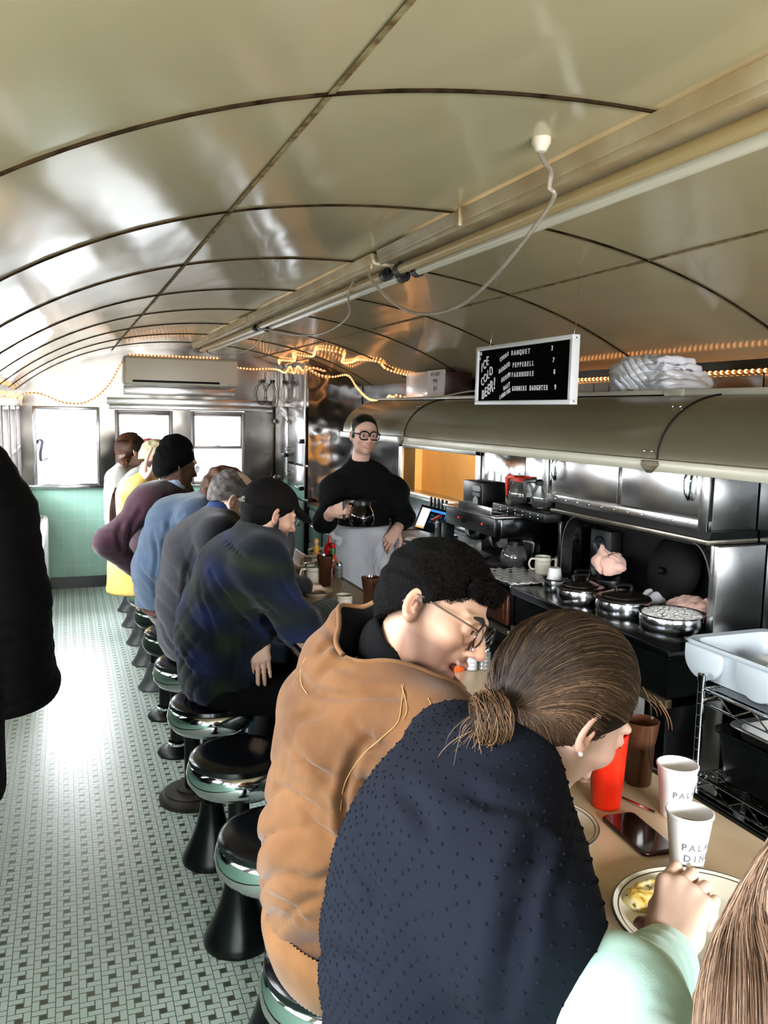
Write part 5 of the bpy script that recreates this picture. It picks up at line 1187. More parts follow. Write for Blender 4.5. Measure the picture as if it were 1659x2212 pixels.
# ================================================================ PEOPLE
CAM = Vector((0,0,1.8))
def ray(u, v): return Vector(_R @ np.array([u-829.5, v-1106, _F]))
def px(u, v, X=None, Y=None, Z=None):
    r = ray(u, v); t = X/r.x if X is not None else Y/r.y if Y is not None else (Z-1.8)/r.z
    return CAM+r*t
SKIN_L, SKIN_M, SKIN_D = (.74,.48,.38), (.70,.42,.31), (.10,.045,.028)
def nrm(v): return Vector(v).normalized()
class Head:
    def __init__(s, c, f, u, sc_=1.0): s.c = Vector(c); s.F, s.L, s.U = frame(f, u); s.s = sc_
    def P(s, x, y, z): return s.c+(s.F*x+s.L*y+s.U*z)*s.s
    def loc(s, Pn):                          # world -> local, numpy
        A = np.array([s.F, s.L, s.U]); return (Pn-np.array(s.c)) @ A.T / s.s
    def D(s, x, y, z): return s.F*x+s.L*y+s.U*z
def sculpt_head(H, h, mouth=0.0, neck=None, ears=True, female=False, nose=1.0):
    s = H.s; R = .155*s; S = SDF(H.c-Vector((R,R,R*1.15)), H.c+Vector((R,R,R)), h); ax = (H.F, H.L, H.U)
    P = H.P
    def E(x, y, z, r, k=.02, op='add', a=None): S.ell(P(x,y,z), [q*s for q in r], k*s, op, a or ax)
    E(-.014,0,.036,(.098,.076,.086),.0)
    E(.030,0,-.010,(.062,.0595,.085),.03)
    jw = .0445 if not female else .042
    E(.030,0,-.062-.3*mouth,(.054,jw,.042),.03); E(.066,0,-.096-.6*mouth,(.020,.020,.017),.022)
    for y in (-1, 1):
        S.cone(P(-.004,y*.058,-.035), P(.022,y*(jw-.004),-.082-.3*mouth), .014*s, .013*s, .025*s)
        E(.068,y*.040,-.024,(.020,.019,.020),.022)
        E(.098,y*.031,.004,(.016,.019,.012),.014,'sub')
        E(.085,y*.031,.001,(.0135,.017,.0130),.004)
        E(.104,y*.0315,.0005,(.0125,.0120,.0042),.002,'sub')
        S.cone(P(.096,y*.012,.024), P(.080,y*.050,.024), .0075*s, .006*s, .014*s)
        S.cone(P(.0975,y*.017,.0072), P(.0935,y*.044,.0062), .0024*s, .0018*s, .003*s)
        if ears:
            e = Vector((0,0,0)); F2 = nrm(H.F*.55*1+H.L*y*.83); ea = (nrm(H.F*.9-H.L*y*.35), nrm(H.L*y*.9+H.F*.35), H.U)
            c = P(-.010, y*.080, -.004)
            S.ell(c, (.018*s,.0065*s,.031*s), .006*s, 'add', ea); S.ell(P(-.004, y*.079, -.026), (.010*s,.006*s,.012*s), .008*s, 'add', ea)
            q = c+ea[1]*.006*s+ea[0]*.002*s; S.ell(q, (.0105*s,.0055*s,.021*s), .003*s, 'sub', ea)
            S.ell(c+ea[0]*.006*s-H.U*.004*s+ea[1]*.004*s, (.004*s,.004*s,.009*s), .004*s, 'add', ea)
    nb = nose
    S.cone(P(.098,0,.010), P(.098+.021*nb,0,-.028), .0085*s, .0105*s, .014*s); E(.099+.020*nb,0,-.031,(.011,.012,.009),.008)
    for y in (-1, 1): E(.107,y*.0125,-.035,(.009,.0065,.0065),.006); E(.113,y*.0065,-.0415,(.005,.0032,.0035),.003,'sub')
    E(.089,0,-.053,(.011,.023,.015),.016)
    if mouth > .001:
        E(.098,0,-.066-mouth*.45,(.030,.0185,.004+mouth*.55),.006,'sub')
        S.cone(P(.100,-.020,-.0605), P(.106,0,-.0585), .0042*s, .0052*s, .004*s); S.cone(P(.106,0,-.0585), P(.100,.020,-.0605), .0052*s, .0042*s, .004*s)
        S.cone(P(.080,-.017,-.069-mouth*.95), P(.089,0,-.074-mouth*1.05), .005*s, .0058*s, .010*s); S.cone(P(.089,0,-.074-mouth*1.05), P(.080,.017,-.069-mouth*.95), .0058*s, .005*s, .010*s)
        E(.074,0,-.086-mouth*.9,(.014,.022,.014),.012)
    else:
        S.cone(P(.093,-.023,-.0630), P(.1015,0,-.0600), .0028*s, .0038*s, .006*s); S.cone(P(.1015,0,-.0600), P(.093,.023,-.0630), .0038*s, .0028*s, .006*s)
        S.cone(P(.093,-.019,-.0680), P(.100,0,-.0695), .0030*s, .0046*s, .006*s); S.cone(P(.100,0,-.0695), P(.093,.019,-.0680), .0046*s, .0030*s, .006*s)
        S.cone(P(.1055,-.022,-.0648), P(.1055,.022,-.0648), .0020*s, .0020*s, .002*s, 'sub')
    n0 = P(-.018,0,-.055); n1 = Vector(neck) if neck is not None else P(-.05,0,-.17)
    S.cone(n0, n1, .052*s if not female else .043*s, .056*s if not female else .046*s, .03*s)
    S.cut(n0+(n1-n0).normalized()*.105*s, (n1-n0))
    return S
def face_color(H, skin, stub=0.0, fade=None, stubc=(.115,.10,.098), lip=(.55,.22,.18), mouth=0, blush=.25):
    sk = np.array(skin)
    def fn(P):
        q = H.loc(P); x, y, z = q[:,0], q[:,1], q[:,2]; C = np.tile(sk, (len(P),1))
        def mixin(w, c): nonlocal C; w = np.clip(w,0,1)[:,None]; C = C*(1-w)+np.array(c)*w
        g = lambda a, b, c, r: np.exp(-(((x-a[0])/r[0])**2+((y-b)/r[1])**2+((z-c)/r[2])**2))
        for sy in (-1,1): mixin(blush*np.exp(-(((x-.075)/.03)**2+((y-sy*.045)/.02)**2+((z+.03)/.022)**2)), sk*np.array([1.0,.62,.55]))
        mixin(blush*1.6*np.exp(-(((x-.12)/.02)**2+(y/.02)**2+((z+.033)/.015)**2)), sk*np.array([1.0,.6,.5]))
        mixin(.5*np.exp(-(((np.abs(y)-.085)/.012)**2+((x+.008)/.022)**2+((z+.004)/.035)**2)), sk*np.array([1.0,.62,.52]))
        if stub:
            w = stub*np.clip((-.022-z)/.03,0,1)*np.clip((x-(-.02))/.02,0,1)*np.clip((z+.125)/.02,0,1)
            w = w*(1-np.exp(-((y/.03)**2+((z+.045)/.01)**2)))
            sb = stub*np.clip((.03-x)/.02,0,1)*np.clip((x+.012)/.012,0,1)*np.clip((z+.06)/.03,0,1)*np.clip((.02-z)/.02,0,1)
            mu = stub*1.1*np.exp(-(((x-.103)/.02)**2+(y/.024)**2+((z+.051)/.006)**2))
            mixin(w, sk*np.array(stubc)*3.2); mixin(sb*.8, sk*np.array(stubc)*3); mixin(mu, sk*np.array(stubc)*3)
        if fade:
            (fp, fnv) = fade; nn = np.linalg.norm(fnv); d_ = ((x-fp[0])*fnv[0]+(z-fp[2])*fnv[2])/nn
            mixin(.85*np.clip(1-d_/.026,0,1)*np.clip((.035-x)/.03,0,1)*(np.abs(y)<.0815), sk*.09)
        m_ = mouth
        top = np.exp(-(((x-.103)/.013)**2+((np.abs(y))/.020)**4+((z+.0600)/.0048)**2)); bot = np.exp(-(((x-.098)/.014)**2+(np.abs(y)/.018)**4+((z+.0705+m_)/.0058)**2))
        mixin(.62*top, lip); mixin(.62*bot, lip)
        if m_ > .001: mixin(1.6*np.exp(-(((x-.080)/.016)**2+(y/.017)**2+((z+.066+.45*m_)/(.004+m_*.5))**2)), (.16,.03,.03))
        for sy in (-1,1): mixin(.35*np.exp(-(((x-.09)/.02)**2+((y-sy*.031)/.022)**2+((z+.002)/.012)**2)), sk*np.array([.75,.55,.5]))
        return C
    return fn
SKINM = vcol_mat('skin', .48, .0, .10, 260, .35)
def sculpt_hand(wr, d, n, side, curls, thumb=None, s=1.0, h=.0024, spread=1.0, elbow=None, er=.038):
    """wr wrist, d towards the knuckles, n the way the palm faces, side=+1 thumb on n x d"""
    wr = Vector(wr); d = nrm(d); n = Vector(n); n = (n-d*n.dot(d)).normalized(); t = n.cross(d)*side
    ext = .21*s; lo = wr+d*.08*s-Vector((ext,)*3)*.72; hi = wr+d*.08*s+Vector((ext,)*3)*.72
    S = SDF(lo, hi, h); K = []
    lens = [(.040,.025,.021),(.045,.029,.022),(.041,.027,.021),(.032,.020,.018)]; off = [.029,.0095,-.010,-.028]; kd = [.088,.092,.087,.079]
    for i in range(4): K.append(wr+(d*kd[i]+t*off[i])*s)
    for i in range(4): S.cone(wr+t*off[i]*.45*s+d*.008*s, K[i]-n*.001*s, .0155*s, .0122*s, .012*s)
    S.ell(wr+(d*.035+t*.022+n*.008)*s, (.017*s,)*3, .015*s); S.ell(wr+(d*.035-t*.020+n*.007)*s, (.015*s,)*3, .015*s)
    tips = []
    for i in range(4):
        p = K[i]; ang = 0; dirv = (d+t*(off[i]*3.2*spread)).normalized(); r = [.0098,.0088,.0080,.0066] if i < 3 else [.0086,.0076,.0070,.0058]
        for j in range(3):
            ang += math.radians(curls[i][j]); v = dirv*math.cos(ang)+n*math.sin(ang); q = p+v*lens[i][j]*s
            S.cone(p, q, r[j]*s, r[j+1]*s, .0022*s); S.ell(p, (r[j]*1.03*s,)*3, .002*s); p = q
        tips.append(p)
    th = thumb or ((.55,.75,.2),(.85,.35,.3),(.9,.2,.3))
    p = wr+(d*.018+t*.022+n*.006)*s
    for j, (L_, r0, r1) in enumerate(((.043,.0150,.0118),(.033,.0115,.0105),(.026,.0102,.0078))):
        v = (d*th[j][0]+t*th[j][1]+n*th[j][2]).normalized(); q = p+v*L_*s; S.cone(p, q, r0*s, r1*s, .006*s if j == 0 else .002*s); p = q
    e = Vector(elbow) if elbow is not None else wr-d*.09*s
    b = wr+(e-wr).normalized()*min(.16, (e-wr).length)
    rr_ = .0245*s; L_ = (e-wr).length; rb = rr_+(er-rr_)*min(1, (b-wr).length/max(L_,.01))
    S.cone(wr+t*.007*s, b, rr_, rb, .014*s); S.cone(wr-t*.007*s, b, rr_, rb, .014*s)
    return S, tips
def hand_color(skin, tips=None):
    sk = np.array(skin)
    def fn(P):
        C = np.tile(sk, (len(P),1))
        if tips is not None:
            for t_ in tips:
                w = .35*np.exp(-(np.linalg.norm(P-np.array(t_), axis=1)/.011)**2); C = C*(1-w[:,None])+sk*np.array([1.04,.75,.70])*w[:,None]
        return C
    return fn
def multi_color(parts):                   # parts: (npoints, fn)
    def fn(P):
        o = 0; out = []
        for n_, f in parts: out.append(f(P[o:o+n_])); o += n_
        return np.concatenate(out)
    return fn
def torso_sdf(S, J, side, t=.0, k=.05, w=1.0, dp=1.0):
    """J: pel,wst,chs,nek,shL,shR ; side: unit vector to the person's left"""
    side = nrm(side)
    def blob(c, upv, r):
        u = nrm(upv); f = side.cross(u).normalized(); l = u.cross(f); S.ell(c, ((r[0]+t)*dp, (r[1]+t)*w, r[2]+t), k, 'add', (f, l, u))
    pel, wst, chs, nek = [Vector(J[q]) for q in ('pel','wst','chs','nek')]
    blob(pel, wst-pel+Vector((0,0,.1)), (.115,.165,.11)); blob((pel+wst)/2, wst-pel, (.108,.150,.11)); blob(wst, chs-wst, (.108,.150,.13)); blob((wst+chs)/2, chs-wst, (.112,.158,.13))
    blob(chs, nek-wst, (.118,.168,.14)); blob(chs*.5+nek*.5-(nek-chs).normalized()*.02, nek-chs, (.095,.150,.09))
    S.cone(J['shL'], J['shR'], .062+t, .062+t, k); S.cone(nek, chs, .062+t, .09+t, k)
    return S
def limb(S, pts, rs, k=.03): return S.chain([Vector(p) for p in pts], rs, k)
def uvattr(me, c, up=(0,0,1), name='uvp', side=(0,1,0)):
    """around / along coordinates in metres, the second measured along the curved surface"""
    n = len(me.vertices); P = np.empty(n*3, dtype=np.float32); me.vertices.foreach_get('co', P); P = P.reshape(-1,3)
    c = np.array(c); U = np.array(nrm(up)); Sd = np.array(nrm(side)); Fw = np.cross(Sd, U)
    q = P-c; a = np.arctan2(q@Sd, -(q@Fw)); z = q@U; r = np.hypot(q@Sd, q@Fw)
    back = np.abs(a) < 1.1; zb = np.linspace(z.min(), z.max(), 50); rb = np.array([np.percentile(r[back & (np.abs(z-t) < .02)], 80) if (back & (np.abs(z-t) < .02)).any() else np.nan for t in zb])
    ok = ~np.isnan(rb); rb = np.interp(zb, zb[ok], rb[ok]); rb = np.convolve(np.pad(rb, 3, 'edge'), np.ones(7)/7, 'valid')
    s = np.concatenate([[0], np.cumsum(np.hypot(np.diff(zb), np.diff(rb)))])
    out = np.zeros((n,4), dtype=np.float32); out[:,0] = a*.17+5; out[:,1] = np.interp(z, zb, s)+5; out[:,3] = 1
    at = me.color_attributes.new(name, 'FLOAT_COLOR', 'POINT'); at.data.foreach_set('color', out.ravel())
def cloth_mat(name, color, rough=.85, weave=.25, wscale=700, noise=.10, nscale=14, c2=None, sheen=.15):
    if name in _mc: return _mc[name]
    m, nt, b = newmat(name); N = nt.nodes; L = nt.links; tc = N.new('ShaderNodeTexCoord')
    n = N.new('ShaderNodeTexNoise'); n.inputs['Scale'].default_value = nscale; n.inputs['Detail'].default_value = 6; L.new(tc.outputs['Object'], n.inputs['Vector'])
    ca = lin(color); cb = lin(c2) if c2 else tuple(x*(1-noise*3) for x in ca[:3])+(1,)
    rp = N.new('ShaderNodeValToRGB'); rp.color_ramp.elements[0].position = .32; rp.color_ramp.elements[1].position = .7; rp.color_ramp.elements[0].color = cb; rp.color_ramp.elements[1].color = ca
    L.new(n.outputs['Fac'], rp.inputs[0]); L.new(rp.outputs[0], b.inputs['Base Color']); b.inputs['Roughness'].default_value = rough; b.inputs['Specular IOR Level'].default_value = .2
    b.inputs['Sheen Weight'].default_value = sheen
    n2 = N.new('ShaderNodeTexNoise'); n2.inputs['Scale'].default_value = wscale; L.new(tc.outputs['Object'], n2.inputs['Vector'])
    bp = N.new('ShaderNodeBump'); bp.inputs['Strength'].default_value = weave; bp.inputs['Distance'].default_value = .003; L.new(n2.outputs['Fac'], bp.inputs['Height']); L.new(bp.outputs[0], b.inputs['Normal'])
    _mc[name] = m; return m
def strands(name, polys, r, cols, material, parent, n=3, taper=.35):
    """many hair strands as one mesh; polys list of (k,3) arrays, cols (len,3)"""
    Vs = []; Fs = []; Cs = []; o = 0
    for i, P in enumerate(polys):
        P = np.asarray(P, dtype=float); k = len(P); T = np.gradient(P, axis=0); T /= np.linalg.norm(T, axis=1)[:,None]+1e-9
        ref = np.array([.3,.5,.81]); A = np.cross(T, ref); A /= np.linalg.norm(A, axis=1)[:,None]+1e-9; B = np.cross(T, A)
        w = r*(1-(1-taper)*np.linspace(0,1,k)**2)
        ang = 2*PI*np.arange(n)/n
        ring = P[:,None,:]+w[:,None,None]*(A[:,None,:]*np.cos(ang)[None,:,None]+B[:,None,:]*np.sin(ang)[None,:,None])
        Vs.append(ring.reshape(-1,3)); idx = o+np.arange(k*n).reshape(k,n)
        a = idx[:-1]; b = np.roll(idx[:-1],-1,1); c = np.roll(idx[1:],-1,1); d = idx[1:]
        Fs.append(np.stack([a,b,c,d],-1).reshape(-1,4)); Cs.append(np.tile(cols[i],(k*n,1))); o += k*n
    P = np.concatenate(Vs); C = np.concatenate(Cs)
    me = mesh_from([(P, np.concatenate(Fs))], name, lambda q: C, relax=0)
    return link_mesh(name, me, material, parent, 179)
HAIRM = vcol_mat('hair strands', .40, 0, .0, 200, .28); HAIRK = vcol_mat('black hair strands', .7, 0, .0, 200, .08)
def hair_cap(H, h, grow=.010, plane=((.088,0,.062),(.78,0,-1)), lump=.003, f=60, extra=None, back=None, seed=0, an=(1,1,1), sides=True):
    s = H.s; R = .17*s; S = SDF(H.c-Vector((R,R,R)), H.c+Vector((R,R,R)), h); ax = (H.F, H.L, H.U)
    S.ell(H.P(-.016,0,.038), ((.098+grow)*s, (.076+grow)*s, (.086+grow)*s), 0, 'add', ax)
    S.ell(H.P(-.045,0,-.01), ((.062+grow)*s, (.066+grow*.8)*s, (.07+grow)*s), .03*s, 'add', ax)
    if extra: extra(S, H)
    if lump: S.disp(lumps(lump, f, seed, an))
    p, n = plane; S.cut(H.P(*p), H.D(*n))
    return S
from mathutils.bvhtree import BVHTree
def rest_on(o, polys, lift, keep=.92, seed=0):
    me = o.data; n = len(me.vertices); V = np.empty(n*3, dtype=np.float32); me.vertices.foreach_get('co', V); V = V.reshape(-1,3)
    T = BVHTree.FromPolygons([Vector(v) for v in V], [tuple(p.vertices) for p in me.polygons]); rs = np.random.RandomState(seed)
    for P in polys:
        l = lift*(.4+1.2*rs.rand())
        for i in range(int(len(P)*keep)):
            h = T.find_nearest(Vector(P[i]))
            if h[0] is not None: P[i] = h[0]+h[1]*l
    return polys
def boundary_tube(o, name, r, m_, parent, step=5, smooth_n=3, test=None):
    me = o.data; e2f = {}
    for p in me.polygons:
        for k in p.edge_keys: e2f.setdefault(k, []).append(p.material_index)
    adj = {}
    for k, v in e2f.items():
        if len(v) == 2 and v[0] != v[1]:
            for a, b in (k, k[::-1]): adj.setdefault(a, []).append(b)
    seen = set(); best = []
    for s0 in sorted(adj, key=lambda a: len(adj[a])):
        if s0 in seen: continue
        path = [s0]; seen.add(s0)
        while True:
            nx = [b for b in adj[path[-1]] if b not in seen]
            if not nx: break
            path.append(nx[0]); seen.add(nx[0])
        if len(path) > len(best): best = path
    P = [me.vertices[i].co.copy() for i in best]
    if test: P = [p for p in P if test(p)]
    for _ in range(14): P = [P[0]]+[(P[i-1]+P[i]*2+P[i+1])/4 for i in range(1, len(P)-1)]+[P[-1]]
    b = MB(); b.tube(P[::step//2 or 1], r, 8); return b.build(name, m_, parent, 60)
def tufts(o, H, n_, L, r, cols, seed=0, curl=1.0, test=None, parent=None, dirf=None, up=.55):
    me = o.data; k = len(me.vertices); V = np.empty(k*3, dtype=np.float32); me.vertices.foreach_get('co', V); V = V.reshape(-1,3); N_ = np.empty(k*3, dtype=np.float32); me.vertices.foreach_get('normal', N_); N_ = N_.reshape(-1,3)
    rs = np.random.RandomState(seed); q = H.loc(V); polys = []; cc = []
    for i in rs.permutation(k)[:n_*2]:
        if test and not test(q[i]): continue
        a = nrm(V3(N_[i])); u = a.orthogonal().normalized(); w_ = a.cross(u); ph = rs.rand()*6.28; t = np.linspace(0,1,9); R_ = .0035*curl*(.6+.8*rs.rand()); Li = L*(.6+.8*rs.rand()); fl = Vector(dirf(q[i])) if dirf else Vector((0,0,0))
        polys.append(np.array([list(Vector(V[i])-a*.001+a*Li*x*up+fl*Li*x+(u*math.cos(ph+x*7*curl)+w_*math.sin(ph+x*7*curl)-u*math.cos(ph)-w_*math.sin(ph))*R_) for x in t])); cc.append(np.array(cols[0])+(np.array(cols[1])-np.array(cols[0]))*rs.rand()**2)
        if len(polys) >= n_: break
    return strands('hair_strands', polys, r, cc, HAIRK, parent or o)
def simple_legs(pel, side, fwd, knee_d=.42, drop=.46, t=.0, spread=.10, foot=True):
    pel = Vector(pel); fwd = nrm(fwd); side = nrm(side); pts = []
    for sg in (-1, 1):
        hip = pel+side*sg*.085-Vector((0,0,.045)); kn = hip+fwd*knee_d*.82+side*sg*spread*.6-Vector((0,0,.08)); an = kn+fwd*-.10-Vector((0,0,drop))
        pts.append((hip, kn, an))
    return pts
def build_person(label, J, side, fwd, H, skin, top, pants, h=.008, hh=.004, mouth=0, stub=0, female=False, hands=(), sleeve_r=(.062,.050,.040), tt=.022, wr=.004, wf=22, cuffs=(1,1), tw=1, hem=True, nose=1.0, topname='sweater', legs=None, elbow_out=None, lip=(.55,.22,.18), standing=False, dp=1.0, seedv=0, neck_clip=None, dress_z=None, rough_skin=None, extra_top=None, top_post=None, noTopLegs=False, fade=None, uv=False, hemz=None, h_top=None):
    root = thing('person', label, 'person', (J['pel'][0], J['pel'][1], 0))
    side = nrm(side); fwd = nrm(fwd)
    # body: torso, arms, legs, neck, head and hands in one mesh
    allp = [Vector(v) for v in J.values()]+[H.c]
    lg = legs or simple_legs(J['pel'], side, fwd)
    for l in lg: allp += list(l)
    lo = Vector([min(p[i] for p in allp)-.2 for i in range(3)]); hi = Vector([max(p[i] for p in allp)+.2 for i in range(3)]); lo.z = max(lo.z, 0.0)
    hb = .013
    S = SDF(lo, hi, hb); torso_sdf(S, J, side, -.012, .04)
    for sd in 'LR': limb(S, [J['sh'+sd], J['el'+sd], J['wr'+sd]], [.046,.036,.024], .02)
    for hp, kn, an in lg: limb(S, [hp, kn, an], [.075,.052,.036], .03); S.cone(an, an+fwd*.12-Vector((0,0,.035)), .034, .028, .02)
    S.cone(J['nek'], H.P(-.02,0,-.06), .045, .045, .02)
    parts = [S.nets()]; cf = [(len(parts[0][0]), hand_color(skin))]
    SH = sculpt_head(H, hh, mouth, neck=Vector(J['nek'])-Vector((0,0,.02)), female=female, nose=nose); q = SH.nets(); parts.append(q); cf.append((len(q[0]), face_color(H, skin, stub, fade=fade, mouth=mouth, lip=lip)))
    for hd in hands:
        Sh, tips = sculpt_hand(**hd); q = Sh.nets(); parts.append(q); cf.append((len(q[0]), hand_color(skin, [np.array(t_) for t_ in tips])))
    me = mesh_from(parts, 'body', multi_color(cf), relax=1); body = link_mesh('body', me, SKINM, root, 179)
    # eyes
    for y in (-1, 1):
        m = MB(); m.ball(tuple(H.P(.0850, y*.031, .0015)), .0122*H.s, 16); e = m.build('eye', mat('eye white', '#cfc8c0', .1), body, 179)
        g = H.D(1,0,-.05).normalized(); m = MB(); c = H.P(.0850, y*.031, .0015)+g*.0098*H.s; M = Matrix.Translation(c)@g.to_track_quat('Z','Y').to_matrix().to_4x4()
        m.lathe([(0,.0032),(.003,.0030),(.0058,.0014),(.0062,.0)], n=20, M=M); m.build('iris', mat('dark iris', '#1d120c', .05), e, 179)
    # trousers
    PT = SDF(lo, hi, h); 
    torso_p = SDF(lo, hi, h)
    PT.ell(J['pel'], (.135,.185,.12), .03, 'add', (fwd, side, Vector((0,0,1))))
    for hp, kn, an in lg: limb(PT, [hp, kn, an+Vector((0,0,.03))], [.098,.072,.058], .03)
    PT.disp(lumps(.004, 24, seedv+9))
    p_ = link_mesh('trousers', mesh_from([PT.nets()], 'trousers'), pants, root, 60)
    for hp, kn, an in lg:
        SS = SDF(an-Vector((.2,.2,.1)), an+Vector((.2,.2,.08)), .008); SS.cone(an-Vector((0,0,.01)), an+fwd*.13-Vector((0,0,.045)), .046, .036, .03); SS.cone(an-Vector((0,0,.035)), an-fwd*.03-Vector((0,0,.04)), .04, .035, .02); SS.cut(an-Vector((0,0,.078)), (0,0,-1))
        link_mesh('shoe', mesh_from([SS.nets()], 'shoe'), mat('dark shoe leather', '#17130f', .4), root, 60)
    # top
    ht = h_top or h
    T = SDF(lo, hi, ht); torso_sdf(T, J, side, tt, .05, tw, dp)
    for i, sd in enumerate('LR'):
        sh, el, wr_ = Vector(J['sh'+sd]), Vector(J['el'+sd]), Vector(J['wr'+sd]); we = el+(wr_-el)*cuffs[i]
        r2 = sleeve_r[1]+(sleeve_r[2]-sleeve_r[1])*cuffs[i]
        inn = sh.lerp(Vector(J['chs'])*.5+Vector(J['nek'])*.5, .45); T.cone(inn, sh.lerp(el,.12), .080+tt*.5, sleeve_r[0]+tt*.45, .09)
        limb(T, [sh, el, we], [sleeve_r[0]+tt*.5, sleeve_r[1]+tt*.4, r2+tt*.2], .055)
        T.cut_ = None
    if extra_top: extra_top(T)
    T.disp(lumps(wr, wf, seedv, (1,1,1.0))).disp(lumps(wr*.45, wf*2.3, seedv+5))
    fa = wr*2.5; ii = seedv*7
    for i, sd in enumerate('LR'):
        sh, el, wr_ = Vector(J['sh'+sd]), Vector(J['el'+sd]), Vector(J['wr'+sd]); u1, u2 = (el-sh).normalized(), (wr_-el).normalized()
        ch = Vector(J['chs']); T.folds(el, (u1+u2), .11, 60, fa, ii+i); T.folds(sh.lerp(el, .55), u1+Vector((0,0,.4)), .12, 42, fa*.7, ii+3+i); T.folds(el.lerp(wr_, .55), u2, .10, 62, fa*.7, ii+5+i)
        T.folds(sh.lerp(ch, .35)-Vector((0,0,.07)), (sh-ch)+Vector((0,0,.25)), .13, 38, fa*1.1, ii+8+i)
    T.folds(Vector(J['wst'])+fwd*-.05, Vector(J['chs'])-Vector(J['pel']), .20, 34, fa*.9, ii+11); T.folds(Vector(J['pel'])+Vector((0,0,.05)), Vector((.1,.25,1)), .20, 44, fa, ii+12); T.folds(Vector(J['chs']), side*.6+Vector((0,0,.8)), .18, 26, fa*.6, ii+13)
    if hem: T.cut((0,0,hemz if hemz is not None else J['pel'][2]-.03), (0,0,-1))
    nk = Vector(J['nek']); hn = (H.P(-.02,0,-.06)-nk).normalized()
    S2 = T; S2.cone(nk+hn*.0, nk+hn*.16, .050*H.s, .060*H.s, .008, 'sub')
    if top_post: top_post(T)
    me = mesh_from([T.nets()], topname)
    if uv: uvattr(me, Vector(J['wst']), (Vector(J['chs'])-Vector(J['pel'])), side=side)
    g = link_mesh(topname, me, top, root, 60)
    return dict(root=root, body=body, top=g, H=H, trousers=p_)
def eyebrows(H, parent, c, th=.0026):
    for y in (-1, 1):
        m = MB(); m.tube(smooth_path([H.P(.1015,y*.014,.0225), H.P(.1005,y*.028,.0275), H.P(.089,y*.045,.0250)],4), [th*H.s*q for q in (.8,1.1,1.2,1.2,1.1,1.0,.8,.6,.3)], 6, flat=1.5); m.build('eyebrow', c, parent, 179)
def glasses(H, root, c, r=.021, sq=2.0, th=.0018, lensm=None, temple_c=None, w=1.0):
    g = MB(); S_ = []
    for y in (-1, 1):
        P = []
        for a in np.linspace(0, 2*PI, 29)[:-1]:
            ca, sa = math.cos(a), math.sin(a); q = (abs(ca)**sq+abs(sa)**sq)**(-1/sq)
            P.append(H.P(.112-.006*(abs(ca*q*r+.0)/.02)**2*0-.10*max(0, (y*0+abs(.031+y*0)-.031)), y*.032+ca*q*r*1.08*w, .001+sa*q*r))
        g.tube(P, th*H.s, 6, closed=True)
    g.tube(smooth_path([H.P(.112,-.032+r*1.05*w,.006), H.P(.116,0,.009), H.P(.112,.032-r*1.05*w,.006)],4), th*H.s, 6)
    fr = g.build('glasses_frame', c, root, 179)
    for y in (-1, 1):
        m = MB(); m.tube(smooth_path([H.P(.112,y*(.032+r*1.08*w),.008), H.P(.10,y*(.072),.010), H.P(.03,y*.078,.012), H.P(-.012,y*.083,.012), H.P(-.028,y*.086,-.012)],4), th*.9*H.s, 6); m.build('temple', temple_c or c, fr, 179)
        m = MB(); V = []
        b = bmesh.new(); vs = []
        for a in np.linspace(0, 2*PI, 29)[:-1]:
            ca, sa = math.cos(a), math.sin(a); q = (abs(ca)**sq+abs(sa)**sq)**(-1/sq); vs.append(b.verts.new(H.P(.112, y*.032+ca*q*r*1.08*w, .001+sa*q*r)))
        b.faces.new(vs); m.merge(b); m.build('lens', lensm or glass_mat('spectacle lens', (.95,.96,.97), .05), fr, 0)
    return fr
def surf(o, pts, lift=.001):
    """points of the mesh seen along the given image directions"""
    me = o.data; n = len(me.vertices); V = np.empty(n*3, dtype=np.float32); me.vertices.foreach_get('co', V); V = V.reshape(-1,3)
    if not hasattr(surf, 'c'): surf.c = {}
    if o.name not in surf.c: surf.c[o.name] = BVHTree.FromPolygons([Vector(v) for v in V], [tuple(p.vertices) for p in me.polygons])
    out = []
    for u, v in pts:
        hit = surf.c[o.name].ray_cast(CAM, ray(u, v).normalized())
        if hit[0] is not None: out.append(hit[0]+hit[1]*lift)
    return out

def creases(o, lines, depth=.008, w=.010, ridge=.5):
    """press folds into a cloth mesh along lines on its surface"""
    me = o.data; n = len(me.vertices); V = np.empty(n*3, dtype=np.float32); me.vertices.foreach_get('co', V); V = V.reshape(-1,3).astype(float)
    N_ = np.empty(n*3, dtype=np.float32); me.vertices.foreach_get('normal', N_); N_ = N_.reshape(-1,3); tot = np.zeros(n)
    for L in lines:
        k = L[1] if isinstance(L, tuple) else 1.0; L = L[0] if isinstance(L, tuple) else L
        P = surf(o, L, 0)
        if len(P) < 2: continue
        P = np.array([list(p) for p in smooth_path(P, 8)]); s = np.linspace(0, 1, len(P)); amp = np.sin(PI*np.clip(s*.92+.04,0,1))**.6
        lo, hi = P.min(0)-.06, P.max(0)+.06; m = np.where(((V > lo) & (V < hi)).all(1))[0]
        if len(m) == 0: continue
        D_ = np.linalg.norm(V[m][:,None,:]-P[None], axis=2); j = D_.argmin(1); d = D_[np.arange(len(m)), j]; a = amp[j]*k
        tot[m] += a*(-depth*np.exp(-(d/w)**2)+depth*ridge*np.exp(-((d-2.0*w)/(w*1.3))**2))
    V += N_*tot[:,None]; me.vertices.foreach_set('co', V.astype(np.float32).ravel()); me.update()
    getattr(surf, 'c', {}).pop(o.name, None)
